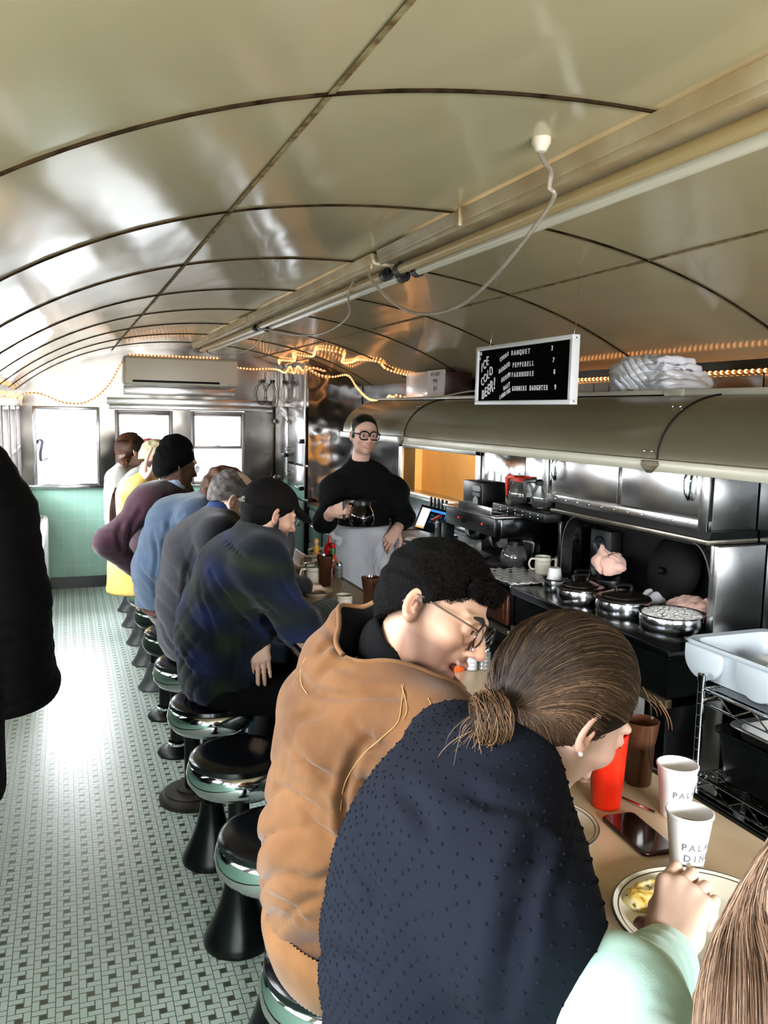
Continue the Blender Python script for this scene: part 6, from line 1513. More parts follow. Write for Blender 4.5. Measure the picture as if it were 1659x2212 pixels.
# ---------------------------------------------------------------- man in the tan work jacket
DUCK = cloth_mat('tan duck canvas', '#704b2a', .85, .35, 500, .16, 7, c2='#523319')
DUCKR = cloth_mat('tan rib knit', '#7b5431', .9, .2, 900)
BLKC = cloth_mat('black fleece', '#040405', .95, .4, 300, sheen=0)
JEAN = cloth_mat('dark blue denim', '#1c3248', .85, .3, 900, .2, 20); BLKP = cloth_mat('black trousers', '#040405', .9, .2, 600, sheen=0)
def seam_tube(o, pts, r, m, parent, name='stitched_seam', k=5, lift=.0008):
    P = surf(o, pts, lift)
    if len(P) < 2: return None
    b = MB(); b.tube(smooth_path(P, k), r, 5); return b.build(name, m, parent, 60)
Hm = Head(px(936,1316,Y=1.42), IR*.78+ID*.42-IW*.42, IR*.62-ID*.75-IW*.05, 1.03)
nk = px(850,1400,Y=1.47)
J = dict(pel=(.545,1.50,.775), wst=(.50,1.50,.95), chs=(.545,1.48,1.16), nek=nk, shL=(.64,1.67,1.205), shR=(.60,1.27,1.215), elL=(.84,1.72,.99), elR=(.70,1.29,1.02), wrL=(1.05,1.64,.995), wrR=(.84,1.47,1.015))
hA, hM, hB, hC = px(752,1335,Y=1.53), px(820,1440,Y=1.45), px(915,1505,Y=1.37), px(725,1440,Y=1.50)
up_ = (IR*.45-ID*.85).normalized()
def hoodbag(T):
    T.cone(hA-up_*.01, hM-up_*.055, .030, .095, .03); T.cone(hM-up_*.055, hB-up_*.055, .095, .050, .03); T.cone(hC, hM-up_*.05, .070, .085, .03); T.cone(hA-up_*.01, hC, .030, .07, .03)
CAV = [(hA+up_*.030-IW*.01, .030), (hM+up_*.040-IR*.02, .080), (hB+up_*.045, .055)]
def hoodcut(T):
    T.cone(CAV[0][0], CAV[1][0], CAV[0][1], CAV[1][1], .008, 'sub'); T.cone(CAV[1][0], CAV[2][0], CAV[1][1], CAV[2][1], .008, 'sub')
    T.cone(Vector(nk)-Vector((0,0,.02)), Hm.P(-.02,0,-.06), .064, .070, .01, 'sub')
D = build_person('man in a tan canvas jacket and round glasses, mouth open, beside the woman in navy', J, (-.25,.97,0), (.97,.25,0), Hm, (.55,.325,.22), DUCK, JEAN, h=.007, hh=.0027, mouth=.013, stub=.95, fade=((.088,0,.070),(.80,0,-1)),
   hands=[dict(wr=J['wrR'], d=(.9,.4,-.1), n=(0,0,-1), side=-1, curls=[(25,30,20)]*4, elbow=J['elR'], h=.004), dict(wr=J['wrL'], d=(1,-.3,-.1), n=(0,0,-1), side=1, curls=[(25,30,20)]*4, elbow=J['elL'], h=.004)],
   sleeve_r=(.072,.066,.052), tt=.034, wr=.0085, wf=15, topname='work_jacket', extra_top=hoodbag, top_post=hoodcut, hemz=.785, h_top=.006, lip=(.50,.20,.17), seedv=3, dp=1.12)
root = D['root']
# black lining of the hood and the collar inside it
jk = D['top']; jk.data.materials.append(BLKC)
for p in jk.data.polygons:
    c = p.center
    for (A, ra), (B, rb) in ((CAV[0], CAV[1]), (CAV[1], CAV[2])):
        ab = B-A; t_ = max(0, min(1, (c-A).dot(ab)/ab.length_squared)); d_ = (c-A-ab*t_).length-(ra+(rb-ra)*t_)
        if d_ < .006: p.material_index = 1
S = SDF((.35,1.20,1.05),(.95,1.70,1.52),.006); S.cone(Vector(nk)-Vector((0,0,.12)), hB-up_*.035, .10, .050, .03); S.cone(Vector(nk)-Vector((0,0,.10)), Vector(nk)+(Hm.P(-.035,0,-.105)-Vector(nk))*.45, .09, .068, .03); S.cone(Vector(nk)+Vector((0,0,.0)), Hm.P(-.02,0,-.05), .052, .060, .01, 'sub'); S.ell(Hm.c, (.10,.10,.10), .01, 'sub')
S.disp(lumps(.003, 40, 4)); link_mesh('inner_collar', mesh_from([S.nets()]), BLKC, root, 60)
boundary_tube(jk, 'hood_rim', .0052, DUCKR, root)
# ribbed hem
m = MB(); c = Vector((.535,1.495,0)); G = []
for i in range(241):
    a = 2*PI*i/240; q = .0022*math.cos(i*PI)
    G.append([(c.x+math.cos(a)*(rx+q), c.y+math.sin(a)*(ry+q), z) for rx, ry, z in ((.170,.212,.800),(.186,.232,.790),(.190,.236,.765),(.184,.230,.735),(.172,.218,.700),(.166,.212,.690),(.150,.196,.688))])
m.grid(G); m.build('ribbed_hem', DUCKR, root, 179)
creases(D['top'], [([(800,1590),(765,1640),(745,1700),(742,1765),(755,1830),(768,1890)], 2.0), [(622,1595),(655,1640),(700,1680),(735,1712)], [(640,1650),(690,1668),(738,1690)], [(655,1750),(700,1795),(745,1815)], [(600,1700),(650,1725),(705,1770)],
 [(595,2010),(640,1962),(692,1935)], [(640,1890),(680,1905),(730,1880)], [(575,1930),(620,1950),(660,1990)], [(690,1460),(720,1440),(760,1445)], [(652,1400),(690,1410),(715,1390)], [(700,1350),(725,1380),(738,1420)], [(760,1560),(800,1600),(850,1620)], [(590,1530),(640,1548),(700,1545)], [(800,1640),(840,1650),(880,1630)], ([(645,1440),(668,1485),(730,1505),(800,1500),(870,1503)], 1.3)], .0065, .009)
ST = mat('pale stitching', '#a97c4c', .8)
jk = D['top']
for P in ([(872,1478),(868,1520),(860,1560),(830,1590),(790,1625),(762,1660),(742,1700),(735,1750)], [(868,1480),(880,1530),(872,1555)], [(660,1420),(650,1450),(652,1480),(665,1500)], [(925,1508),(938,1540),(945,1580)]):
    seam_tube(jk, P, .0010, ST, root)
# hair
CURL = mat('black curly hair', '#020202', .8, bump=.6, bscale=190, spec=.12)
def curls_top(S, H):
    rs = np.random.RandomState(3)
    for _ in range(70):
        a = rs.rand()*2*PI; b_ = rs.rand()*1.15; v = Vector((math.cos(a)*math.sin(b_), math.sin(a)*math.sin(b_), math.cos(b_)))
        x, y, z = .002+v.x*.083, v.y*.064, .040+v.z*.075
        S.ell(H.P(x-.006,y,z-.001), .015*H.s+.005*rs.rand(), .008)
    for y in (-.04,-.02,.005,.03): S.ell(H.P(.080+.006*rs.rand(),y,.084), .013, .010)
    for sy in (-1,1): S.ell(H.P(.012,sy*.075,.018), (.014,.010,.030), .008, 'add', (H.F,H.L,H.U))
S = hair_cap(Hm, .0027, .007, ((.088,0,.070),(.80,0,-1)), .0028, 95, curls_top, seed=2)
rs = np.random.RandomState(9)
for k in range(16): y_ = -.062+.124*k/15; S.ell(Hm.P(.088-.35*abs(y_)**1.3*2+.004*rs.rand(), y_, .070+.008*rs.rand()), (.010,.010,.013+.004*rs.rand()), .007, 'add', (Hm.F,Hm.L,Hm.U))
hair_o = link_mesh('hair', mesh_from([S.nets()]), CURL, D['body'], 179)
tufts(hair_o, Hm, 5600, .011, .0006, ((.003,.002,.002),(.016,.011,.008)), 4, 1.1, lambda q: q[2] > .03+.5*max(0,-q[0]), dirf=lambda q: Hm.F*.55-Hm.U*.15, up=.28)
tufts(hair_o, Hm, 2600, .006, .0004, ((.003,.002,.002),(.012,.008,.006)), 5, .3, lambda q: q[2] <= .03+.5*max(0,-q[0]), dirf=lambda q: -Hm.U*.7, up=.25)
eyebrows(Hm, D['body'], mat('dark brows', '#140e0a', .8), .0032)
glasses(Hm, root, mat('tortoise acetate', '#1e130d', .2, coat=.4), .0225, 2.0, .0019, temple_c=mat('brown temple', '#4a3526', .25, coat=.3))
# teeth
m = MB(); m.prism([(.078,-.014),(.094,-.011),(.099,0),(.094,.011),(.078,.014)], 'z', -.0645, -.0600, M=Matrix(((Hm.F.x*Hm.s,Hm.L.x*Hm.s,Hm.U.x*Hm.s,Hm.c.x),(Hm.F.y*Hm.s,Hm.L.y*Hm.s,Hm.U.y*Hm.s,Hm.c.y),(Hm.F.z*Hm.s,Hm.L.z*Hm.s,Hm.U.z*Hm.s,Hm.c.z),(0,0,0,1)))); m.build('teeth', mat('teeth', '#e6dfd0', .25), D['body'], 60)

# ---------------------------------------------------------------- woman in the navy dotted sweater
def dot_knit():
    m, nt, b = newmat('navy dotted knit'); N = nt.nodes; L = nt.links
    a = N.new('ShaderNodeAttribute'); a.attribute_name = 'uvp'; s = N.new('ShaderNodeSeparateXYZ'); L.new(a.outputs['Vector'], s.inputs[0])
    mn = lambda op, p, q=None: math_node(nt, op, p, q)
    rowh, colw = .0155, .026
    v = mn('DIVIDE', s.outputs[1], rowh); fr_ = mn('FLOOR', v); odd = mn('MODULO', mn('ABSOLUTE', fr_), 2)
    u = mn('ADD', mn('DIVIDE', s.outputs[0], colw), mn('MULTIPLY', odd, .5))
    du = mn('MULTIPLY', mn('SUBTRACT', mn('FRACT', u), .5), colw); dv = mn('MULTIPLY', mn('SUBTRACT', mn('FRACT', v), .5), rowh)
    d = mn('SQRT', mn('ADD', mn('MULTIPLY', du, du), mn('MULTIPLY', dv, dv)))
    k = mn('MAXIMUM', mn('SUBTRACT', 1, mn('DIVIDE', d, .0032)), 0)
    L.new(mixc(nt, mn('MINIMUM', mn('MULTIPLY', k, 2), 1), lin('#10141e'), lin('#10141e')), b.inputs['Base Color'])
    b.inputs['Roughness'].default_value = .92; b.inputs['Specular IOR Level'].default_value = .12
    tc = N.new('ShaderNodeTexCoord'); n2 = N.new('ShaderNodeTexNoise'); n2.inputs['Scale'].default_value = 600; L.new(tc.outputs['Object'], n2.inputs['Vector'])
    h_ = mn('MULTIPLY', n2.outputs['Fac'], .25)
    bp = N.new('ShaderNodeBump'); bp.inputs['Strength'].default_value = 1.0; bp.inputs['Distance'].default_value = .0028; L.new(h_, bp.inputs['Height']); L.new(bp.outputs[0], b.inputs['Normal'])
    return m
DOT = dot_knit()
Hw = Head(px(1213,1525,Y=.965), IR*.74+ID*.52+IW*.42, IR*.50-ID*.86+IW*.02, .99)
nk = px(1092,1672,Y=.93)
J = dict(pel=(.52,.99,.775), wst=(.45,.98,.96), chs=(.47,.95,1.17), nek=nk, shL=(.58,1.14,1.255), shR=(.475,.775,1.235), elL=(.74,1.20,1.02), elR=(.515,.735,.97), wrL=px(1160,1800,Y=1.10), wrR=(.66,.90,1.0))
D = build_person('woman in a navy dotted sweater with brown hair in a bun, bent over her plate', J, (-.12,.99,0), (.99,.12,0), Hw, (.68,.44,.35), DOT, BLKP, h=.007, hh=.0027, female=True,
   hands=[dict(wr=J['wrR'], d=(.25,.95,.0), n=(-.1,0,-1), side=-1, curls=[(55,55,30)]*4, elbow=J['elR'], s=.9, h=.003), dict(wr=J['wrL'], d=-ID*.9+IR*.22, n=-IR*.7+IW*.5, side=1, curls=[(50,50,30)]*4, elbow=J['elL'], s=.9, h=.003)],
   sleeve_r=(.058,.052,.044), tt=.020, wr=.0045, wf=14, topname='dotted_sweater', hemz=.70, h_top=.006, uv=True, seedv=11, dp=1.05)
root = D['root']
# raised knit dots of the sweater, set in staggered rows
def knit_dots(o, du=.0205, dv=.0132, r=.0030):
    me = o.data; n = len(me.vertices); P = np.empty(n*3, dtype=np.float32); me.vertices.foreach_get('co', P); P = P.reshape(-1,3)
    NN = np.empty(n*3, dtype=np.float32); me.vertices.foreach_get('normal', NN); NN = NN.reshape(-1,3)
    A = np.empty(n*4, dtype=np.float32); me.color_attributes['uvp'].data.foreach_get('color', A); A = A.reshape(-1,4)
    row = np.floor(A[:,1]/dv); u = A[:,0]/du+.5*(row % 2); cu = np.floor(u); e = np.hypot((u-cu-.5)*du, (A[:,1]/dv-row-.5)*dv)
    best = {}
    for i in np.argsort(e):
        k = (int(row[i]), int(cu[i]))
        if k not in best and e[i] < .0045: best[k] = i
    kept_i = []; cell = {}
    b = bmesh.new(); b.from_mesh(me)
    for i in best.values():
        p = P[i]; ck = tuple((p/.012).astype(int)); near = False
        for dx in (-1,0,1):
            for dy in (-1,0,1):
                for dz in (-1,0,1):
                    for j in cell.get((ck[0]+dx,ck[1]+dy,ck[2]+dz), ()):
                        if np.linalg.norm(P[j]-p) < .012: near = True
        if near: continue
        cell.setdefault(ck, []).append(i); kept_i.append(i)
        M = Matrix.Translation(Vector(p))@Vector(NN[i]).to_track_quat('Z','Y').to_matrix().to_4x4()
        bmesh.ops.create_icosphere(b, subdivisions=1, radius=r, matrix=M@Matrix.Diagonal((1.15,.85,.75,1)))
    pos = [P[i] for i in kept_i]; rs_ = np.random.RandomState(1); gr = {}
    for p in pos: gr.setdefault(tuple((p/.0165).astype(int)), []).append(p)
    for i in rs_.permutation(n)[:34000]:
        p = P[i]; ck = tuple((p/.0165).astype(int)); bad = False
        for dx in (-1,0,1):
            for dy in (-1,0,1):
                for dz in (-1,0,1):
                    for q in gr.get((ck[0]+dx,ck[1]+dy,ck[2]+dz), ()):
                        if np.linalg.norm(q-p) < .0165: bad = True
        if bad: continue
        gr.setdefault(ck, []).append(p); M = Matrix.Translation(Vector(p))@Vector(NN[i]).to_track_quat('Z','Y').to_matrix().to_4x4(); bmesh.ops.create_icosphere(b, subdivisions=1, radius=r, matrix=M@Matrix.Diagonal((1.15,.85,.75,1)))
    b.to_mesh(me); b.free(); me.polygons.foreach_set('use_smooth', [True]*len(me.polygons))
creases(D['top'], [([(1165,1820),(1150,1900),(1120,1990),(1100,2080),(1080,2190)], 1.8), [(1180,1830),(1130,1860),(1090,1930)], [(1230,1870),(1200,1930),(1190,2000)], [(760,1850),(800,1910),(810,1990)], [(860,1700),(900,1740),(930,1800)], [(700,2050),(760,2080),(800,2140)], [(1000,1700),(1060,1730),(1130,1740)]], .008, .013)
knit_dots(D['top'])
# hair: cap, drawn-back strands, bun
cap = hair_cap(Hw, .003, .009, ((.090,0,.058),(.92,0,-1)), .0015, 60, None, seed=5)
HB = mat('brown hair base', '#170e08', .7, bump=.2, bscale=160, spec=.15)
hc = link_mesh('hair', mesh_from([cap.nets()]), HB, D['body'], 179)
bunc = px(1060,1552,Y=.915)
rs = np.random.RandomState(8); polys = []; cols = []
tie = px(1105,1540,Y=.94)
cx0 = np.array([-.016,0,.038]); rad = np.array([.1115,.0895,.0995])
for i in range(3400):
    # start on the hairline or over the crown and run back to the tie
    th = rs.uniform(-1,1)*PI*.98
    side_ = math.sin(th); up_ = math.cos(th)                     # direction round the face opening
    st = np.array([.62+.15*rs.rand() if up_ > .45 else .80*rs.rand()-.05 if up_ > -.1 else .30*rs.rand()-.05, side_*.98, up_*(.35+.75*rs.rand()) if up_ > -.2 else -.2-.5*rs.rand()])
    if rs.rand() < .25: st = np.array([-.1-.35*rs.rand(), (rs.rand()-.5)*1.6, -.75]) 
    st = st/np.linalg.norm(st)
    _t = Hw.loc(np.array([list(tie)]))[0]; e_ = (_t-cx0)/rad; en = np.linalg.norm(e_); e_ = e_/en; en = max(en, 1.06)
    t = np.linspace(0, 1, 14)[:,None]; md = np.array([-.45, st[1]*.85, max(st[2],-.3)*.85+.06])*1.25; dirs = (1-t)**2*st+2*t*(1-t)*md+t*t*e_; dirs = dirs/np.linalg.norm(dirs, axis=1)[:,None]
    lift = 1.0+.012*rs.rand()+.008*np.sin(t*6+rs.rand()*6); jit = (rs.rand(3)-.5)*.004
    q = cx0+dirs*rad*lift*(1+(en-1)*t**2.2)+jit*np.sin(t*PI)
    P = np.array([list(Hw.P(*a)) for a in q])
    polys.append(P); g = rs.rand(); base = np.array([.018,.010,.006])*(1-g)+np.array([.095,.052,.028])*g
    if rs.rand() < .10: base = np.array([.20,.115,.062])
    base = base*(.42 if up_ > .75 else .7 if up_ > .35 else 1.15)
    cols.append(base)
for i in range(700):                                                     # loops of the bun
    a0 = rs.rand()*2*PI; R_ = .020+.012*rs.rand(); ph = rs.rand()*2*PI; til = (rs.rand(3)-.5)*1.2; ax_ = nrm(Hw.D(-.6,.2,-.5)+Vector(til)*.5); u1 = ax_.orthogonal().normalized(); u2 = ax_.cross(u1)
    tt_ = np.linspace(0, 2*PI*(.45+.4*rs.rand()), 26); off_ = ax_*(rs.rand()-.5)*.03
    P = np.array([list(bunc+off_+(u1*math.cos(a0+t)+u2*math.sin(a0+t))*R_*(1+.2*math.sin(2*t+ph))) for t in tt_]); polys.append(P); g = rs.rand(); cols.append(np.array([.03,.017,.009])*(1-g)+np.array([.20,.11,.055])*g)
for i in range(70):                                                      # loose ends hanging from the bun and flyaways
    p0 = bunc+Vector((rs.rand(3)-.5)*.04); dr = nrm(-IR*.35+ID*.8+Vector((rs.rand(3)-.5)*.9)); L_ = .03+.055*rs.rand()
    P = np.array([list(p0+dr*L_*t+Vector((0,0,-.02))*t*t+IR*.008*math.sin(t*4+i)) for t in np.linspace(0,1,16)]); polys.append(P); cols.append(np.array([.15,.08,.04])*(.6+.6*rs.rand()))
for i in range(7):                                                      # wisps at the forehead
    p0 = Hw.P(.085+.01*rs.rand(), -.02-.05*rs.rand(), .075+.02*rs.rand()); dr = nrm(IR*.10+ID*.8+IR*.35*rs.rand()); L_ = .02+.03*rs.rand()
    P = np.array([list(p0+IR*.008*math.sin(t*2.2)+dr*L_*t) for t in np.linspace(0,1,9)]); polys.append(P); cols.append(np.array([.24,.11,.05])*(.7+.5*rs.rand()))
rest_on(hc, polys[:3400], .0022, .93)
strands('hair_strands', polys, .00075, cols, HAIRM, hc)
S = SDF(bunc-Vector((.06,)*3), bunc+Vector((.06,)*3), .003); S.ell(bunc, (.026,.028,.026), 0); S.ell(bunc+Vector(tie-bunc)*.45, (.020,)*3, .015); S.disp(lumps(.003, 120, 2)); link_mesh('bun_core', mesh_from([S.nets()]), HB, hc, 179)
m = MB(); m.ball(tuple(Hw.P(-.003,-.084,-.037)), .0036, 12); m.build('pearl_earring', mat('pearl', '#e8e4df', .15, .2), D['body'], 179)
eyebrows(Hw, D['body'], mat('brown brows', '#2a1a10', .8), .002)
m = MB()
for y in (-1, 1): m.tube([Hw.P(.097,y*.018,-.003), Hw.P(.1,y*.031,-.006), Hw.P(.090,y*.047,-.003)], .0013, 5)
m.build('eyelashes', mat('dark brows', '#140e0a', .8), D['body'], 179)

# ---------------------------------------------------------------- person in mint green at the right edge
MINT = cloth_mat('mint fleece', '#b5dccf', .9, .12, 350, .04, 5, sheen=.3)
Hg = Head((.73,.48,1.42), (.75,.45,-.45), (.3,.2,.9), .97)
hw_ = px(1440,2070,Y=.82)
J = dict(pel=(.53,.44,.775), wst=(.50,.43,.95), chs=(.54,.40,1.06), nek=(.63,.43,1.22), shL=(.455,.50,1.155), shR=(.66,.20,1.14), elL=px(1335,2185,Y=.68), elR=(.80,.25,1.02), wrL=hw_, wrR=(1.0,.35,1.0))
dd = IR*.40-ID*.78+IW*.35
D = build_person('person in mint green with long light brown hair, holding a fork over a plate', J, (-.1,.99,0), (.99,.1,0), Hg, (.70,.47,.37), MINT, JEAN, h=.008, hh=.004, female=True,
   hands=[dict(wr=hw_, d=dd, n=IW*.62+ID*.55+IR*.45, side=-1, curls=[(48,58,25),(58,72,35),(64,76,38),(66,76,40)], thumb=((.85,.30,.30),(.95,-.05,.35),(.90,-.25,.40)), elbow=J['elL'], s=1.04, h=.0022, spread=.5), dict(wr=J['wrR'], d=(1,.3,-.1), n=(0,0,-1), side=-1, curls=[(30,30,20)]*4, elbow=J['elR'], s=.9, h=.004)],
   sleeve_r=(.060,.058,.044), tt=.012, wr=.0035, wf=18, topname='mint_top', hemz=.70, h_top=.006, seedv=21, cuffs=(.90,1))
root = D['root']
m = MB(); e_, w_ = Vector(J['elL']), Vector(J['wrL']); a, b_ = e_.lerp(w_, .84), e_.lerp(w_, .93); m.tube([a, a.lerp(b_, .5), b_], [.043,.041,.037], 28, caps=False); m.build('cuff', MINT, root, 60)
S = SDF((.35,.25,1.05),(.85,.75,1.45),.008); S.cone((.60,.42,1.08), (.64,.44,1.26), .105, .060, .02); S.cone((.57,.48,1.16), (.70,.34,1.16), .06, .06, .03); S.disp(lumps(.003,20,3)); link_mesh('black_collar', mesh_from([S.nets()]), BLKC, root, 60)
# her fork
f0 = px(1487,1880,Y=.90)
t = thing('held_fork', 'steel fork held in the hand over the near dinner plate', 'fork', tuple(f0)); m = MB(); fd = nrm(Vector((.955,1.03,.985))-f0); m.tube([f0-fd*.03, f0, f0+fd*.07, f0+fd*.10], [.0035,.0035,.002,.003], 8)
for q in range(4): o_ = (q-1.5)*.004; m.tube([f0+fd*.10+IR*o_*.7, f0+fd*.118+IR*o_, f0+fd*.135+IR*o_], .0010, 5)
m.build('fork_body', CHROME, t)
cap = hair_cap(Hg, .004, .010, ((.088,0,.06),(.8,0,-1)), .002, 60, None, seed=5)
HL = mat('light brown hair base', '#5d4331', .5, bump=.5, bscale=160)
hc = link_mesh('hair', mesh_from([cap.nets()]), HL, D['body'], 179)
rs = np.random.RandomState(18); polys = []; cols = []
for i in range(5200):
    th = rs.uniform(-1,1)*PI*.95; st = np.array([.35*rs.rand()-.6*rs.rand(), math.sin(th)*.9, .8*abs(math.cos(th))+.1]); st /= np.linalg.norm(st)
    lf = 1 if rs.rand() < .72 else -1
    s0 = cx0+st*rad*1.03; s1 = cx0+np.array([-.35+.3*rs.rand(), .96*lf, .05])*rad*1.06; 
    p0, p1 = Hg.P(*s0), Hg.P(*s1)
    k = rs.rand(); j = Vector((rs.rand(3)-.5))
    if rs.rand() < .34:      # down the back of the head
        y_ = rs.uniform(-1,1); ctrl = [Hg.P(.05*rs.rand()-.02,.01*y_,.145), Hg.P(-.115,.06*y_,.09), Hg.P(-.135,.085*y_,-.01), Hg.P(-.125,.09*y_,-.10), Hg.P(-.13,.09*y_,-.17)+j*.03, Vector((.52,.42+.09*y_,1.08))+j*.05]
    elif lf > 0:       # falls over the left shoulder, spreading
        e1 = px(1600+60*k, 1900+50*rs.rand(), Y=.50+.05*rs.rand()); e2 = px(1505+210*k**.8+20*j.x, 2120+60*rs.rand(), Y=.44+.05*rs.rand()); e3 = px(1510+250*k, 2480+120*rs.rand(), Y=.36+.06*rs.rand())
        ctrl = [p0, p0.lerp(p1,.5)+Vector((0,0,.02)), p1, e1, e2, e3]
    else:
        ctrl = [p0, p0.lerp(p1,.5)+Vector((0,0,.02)), p1, Vector((.66,.40,1.30))+j*.05, Vector((.60,.36,1.16))+j*.06, Vector((.56,.34,1.02))+j*.07]
    P = np.array([list(q) for q in smooth_path(ctrl, 5)]); w_ = .0015*np.sin(np.linspace(0,9+3*rs.rand(),len(P))+rs.rand()*6)[:,None]; P = P+w_*np.array([.6,.3,.5])
    polys.append(P); g = rs.rand(); base = np.array([.13,.075,.048])*(1-g)+np.array([.40,.27,.19])*g
    cols.append(base*(.75+.5*rs.rand()))
strands('hair_strands', polys, .00055, cols, HAIRM, hc)
eyebrows(Hg, D['body'], mat('brown brows', '#2a1a10', .8), .002)
# ================================================================ THE PEOPLE FARTHER ALONG
def plaid_mat():
    m, nt, b = newmat('blue green shadow plaid'); N = nt.nodes; L = nt.links
    a = N.new('ShaderNodeAttribute'); a.attribute_name = 'uvp'; s = N.new('ShaderNodeSeparateXYZ'); L.new(a.outputs['Vector'], s.inputs[0])
    tc = N.new('ShaderNodeTexCoord'); n = N.new('ShaderNodeTexNoise'); n.inputs['Scale'].default_value = 9; L.new(tc.outputs['Object'], n.inputs['Vector'])
    wv = lambda x, sc_, ph: math_node(nt, 'MULTIPLY_ADD', math_node(nt, 'SINE', math_node(nt, 'ADD', math_node(nt, 'MULTIPLY', x, sc_), math_node(nt, 'MULTIPLY_ADD', n.outputs['Fac'], 1.6, ph))), .5, .5)
    u, v = s.outputs[0], s.outputs[1]
    blue = math_node(nt, 'MULTIPLY', wv(u, 30, 0), wv(v, 36, 1.2)); green = math_node(nt, 'MULTIPLY', wv(u, 30, 3.1), wv(v, 36, 4.3))
    c = mixc(nt, math_node(nt, 'POWER', blue, 1.3), lin('#0c141d'), lin('#172247'))
    c = mixc(nt, math_node(nt, 'MULTIPLY', math_node(nt, 'POWER', green, 1.5), .8), c, lin('#232c1c'))
    L.new(c, b.inputs['Base Color']); b.inputs['Roughness'].default_value = .9; b.inputs['Specular IOR Level'].default_value = .15; b.inputs['Sheen Weight'].default_value = .1
    return m
PLAID = plaid_mat()
def cap_hat(H, root, m_, brim=True, logo=None, grow=.016, h=.004):
    S = SDF(H.c-Vector((.19,)*3), H.c+Vector((.19,)*3), h); ax = (H.F, H.L, H.U); s = H.s
    S.ell(H.P(-.012,0,.030), ((.104+grow)*s, (.082+grow)*s, (.088+grow)*s), 0, 'add', ax); S.cut(H.P(.0,0,.030), H.D(.22,0,-1))
    if brim: S.ell(H.P(.118,0,.040), (.066*s,.076*s,.012*s), .014, 'add', frame(H.D(1,0,-.42), H.U)[0:3]); 
    S.disp(lumps(.0012, 60, 2)); o = link_mesh('cap', mesh_from([S.nets()]), m_, root, 60)
    m = MB(); m.ball(tuple(H.P(-.012,0,.030+.088+grow)), .006, 10); m.build('cap_button', m_, o)
    return o
# man with cap and plaid shirt
Hp = Head(px(582,1108,Y=3.13), IR*.70+ID*.28+IW*.50, IR*.16-ID*.95-IW*.05, 1.0)
J = dict(pel=(.535,3.19,.775), wst=(.53,3.19,.95), chs=(.60,3.16,1.15), nek=px(548,1165,Y=3.15), shL=(.78,3.34,1.28), shR=(.66,2.96,1.255), elL=(.80,3.36,1.02), elR=(.80,2.93,1.0), wrL=px(563,1375,Y=3.08), wrR=px(712,1322,Y=3.24))
wl = Vector(J['wrL'])
D = build_person('bearded man in a dark cap and blue-green plaid shirt, one hand resting on his thigh', J, (-.2,.98,0), (.98,.2,0), Hp, (.66,.40,.30), PLAID, BLKP, h=.010, hh=.004, stub=1.0,
   hands=[dict(wr=J['wrR'], d=(.75,.6,-.12), n=(.1,-.2,-1), side=-1, curls=[(20,35,25),(25,40,25),(28,45,25),(30,45,25)], elbow=J['elR'], h=.003), dict(wr=J['wrL'], d=ID*1.0+IR*.03-IW*.2, n=IW*.9+ID*.3, side=1, curls=[(8,8,6)]*4, thumb=((.6,.8,.1),(.8,.5,.1),(.9,.3,.1)), elbow=wl*.75+Vector((.80,3.36,1.02))*.25, h=.003, spread=1.0, s=1.05)],
   sleeve_r=(.068,.060,.048), tt=.026, wr=.006, wf=15, topname='plaid_shirt', hemz=.66, h_top=.008, uv=True, seedv=31, cuffs=(1,.95), dp=1.08)
root = D['root']
creases(D['top'], [([(455,1235),(490,1290),(530,1340),(570,1375),(620,1390)], 1.8), [(430,1260),(450,1330),(470,1400)], [(500,1330),(510,1400),(500,1470)], [(395,1400),(430,1440),(480,1450)], [(560,1290),(600,1330),(650,1350)], [(600,1240),(630,1290),(660,1320)], [(480,1160),(520,1200),(560,1230)]], .008, .011)
S = SDF(Vector(J['nek'])-Vector((.15,.15,.1)), Vector(J['nek'])+Vector((.15,.15,.15)), .006); nk = Vector(J['nek']); S.cone(nk-Vector((0,0,.03)), nk+(Hp.P(-.02,0,-.06)-nk)*.25, .082, .072, .02); S.cone(nk, Hp.P(-.02,0,-.06), .052, .058, .008, 'sub'); link_mesh('shirt_collar', mesh_from([S.nets()]), BLKC, root, 60)
def beard(S, H):
    pass
S = SDF(Hp.c-Vector((.16,)*3), Hp.c+Vector((.16,)*3), .004); ax = (Hp.F,Hp.L,Hp.U); S.ell(Hp.P(.036,0,-.070), (.060,.055,.048), 0, 'add', ax); S.ell(Hp.P(.070,0,-.100), (.026,.028,.022), .02, 'add', ax)
for sy in (-1,1): S.cone(Hp.P(.004,sy*.062,-.02), Hp.P(.022,sy*.050,-.075), .014, .018, .01)
S.ell(Hp.P(.105,0,-.062), (.012,.022,.008), .004, 'sub', ax); S.ell(Hp.P(.11,0,-.03),(.03,.05,.018),.01,'sub',ax); S.disp(lumps(.002, 110, 4)); link_mesh('beard', mesh_from([S.nets()]), mat('dark beard', '#17100c', .8, bump=.6, bscale=300), D['body'], 179)
S = hair_cap(Hp, .004, .006, ((.06,0,.03),(.9,0,-1)), .002, 90); link_mesh('hair', mesh_from([S.nets()]), mat('near black hair', '#040302', .7, spec=.15, bump=.6, bscale=250), D['body'], 179)
CAPM = cloth_mat('black brown cap cloth', '#0b0807', .9, .3, 500, sheen=0)
co = cap_hat(Hp, root, CAPM)
lp = surf(co, [(528,1078)], .0015)
if lp:
    m = MB(); q0 = lp[0]; M = Matrix.Translation(q0)@(CAM-q0).to_track_quat('Z','Y').to_matrix().to_4x4(); rs = np.random.RandomState(3)
    for _ in range(16): x, y = (rs.rand()-.5)*.036, (rs.rand()-.5)*.022; m.box(x-.005, x+.005, y-.002, y+.002, -.002, .001, M=M)
    m.build('embroidered_patch', mat('grey embroidery', '#8d8a83', .8), co, 0)
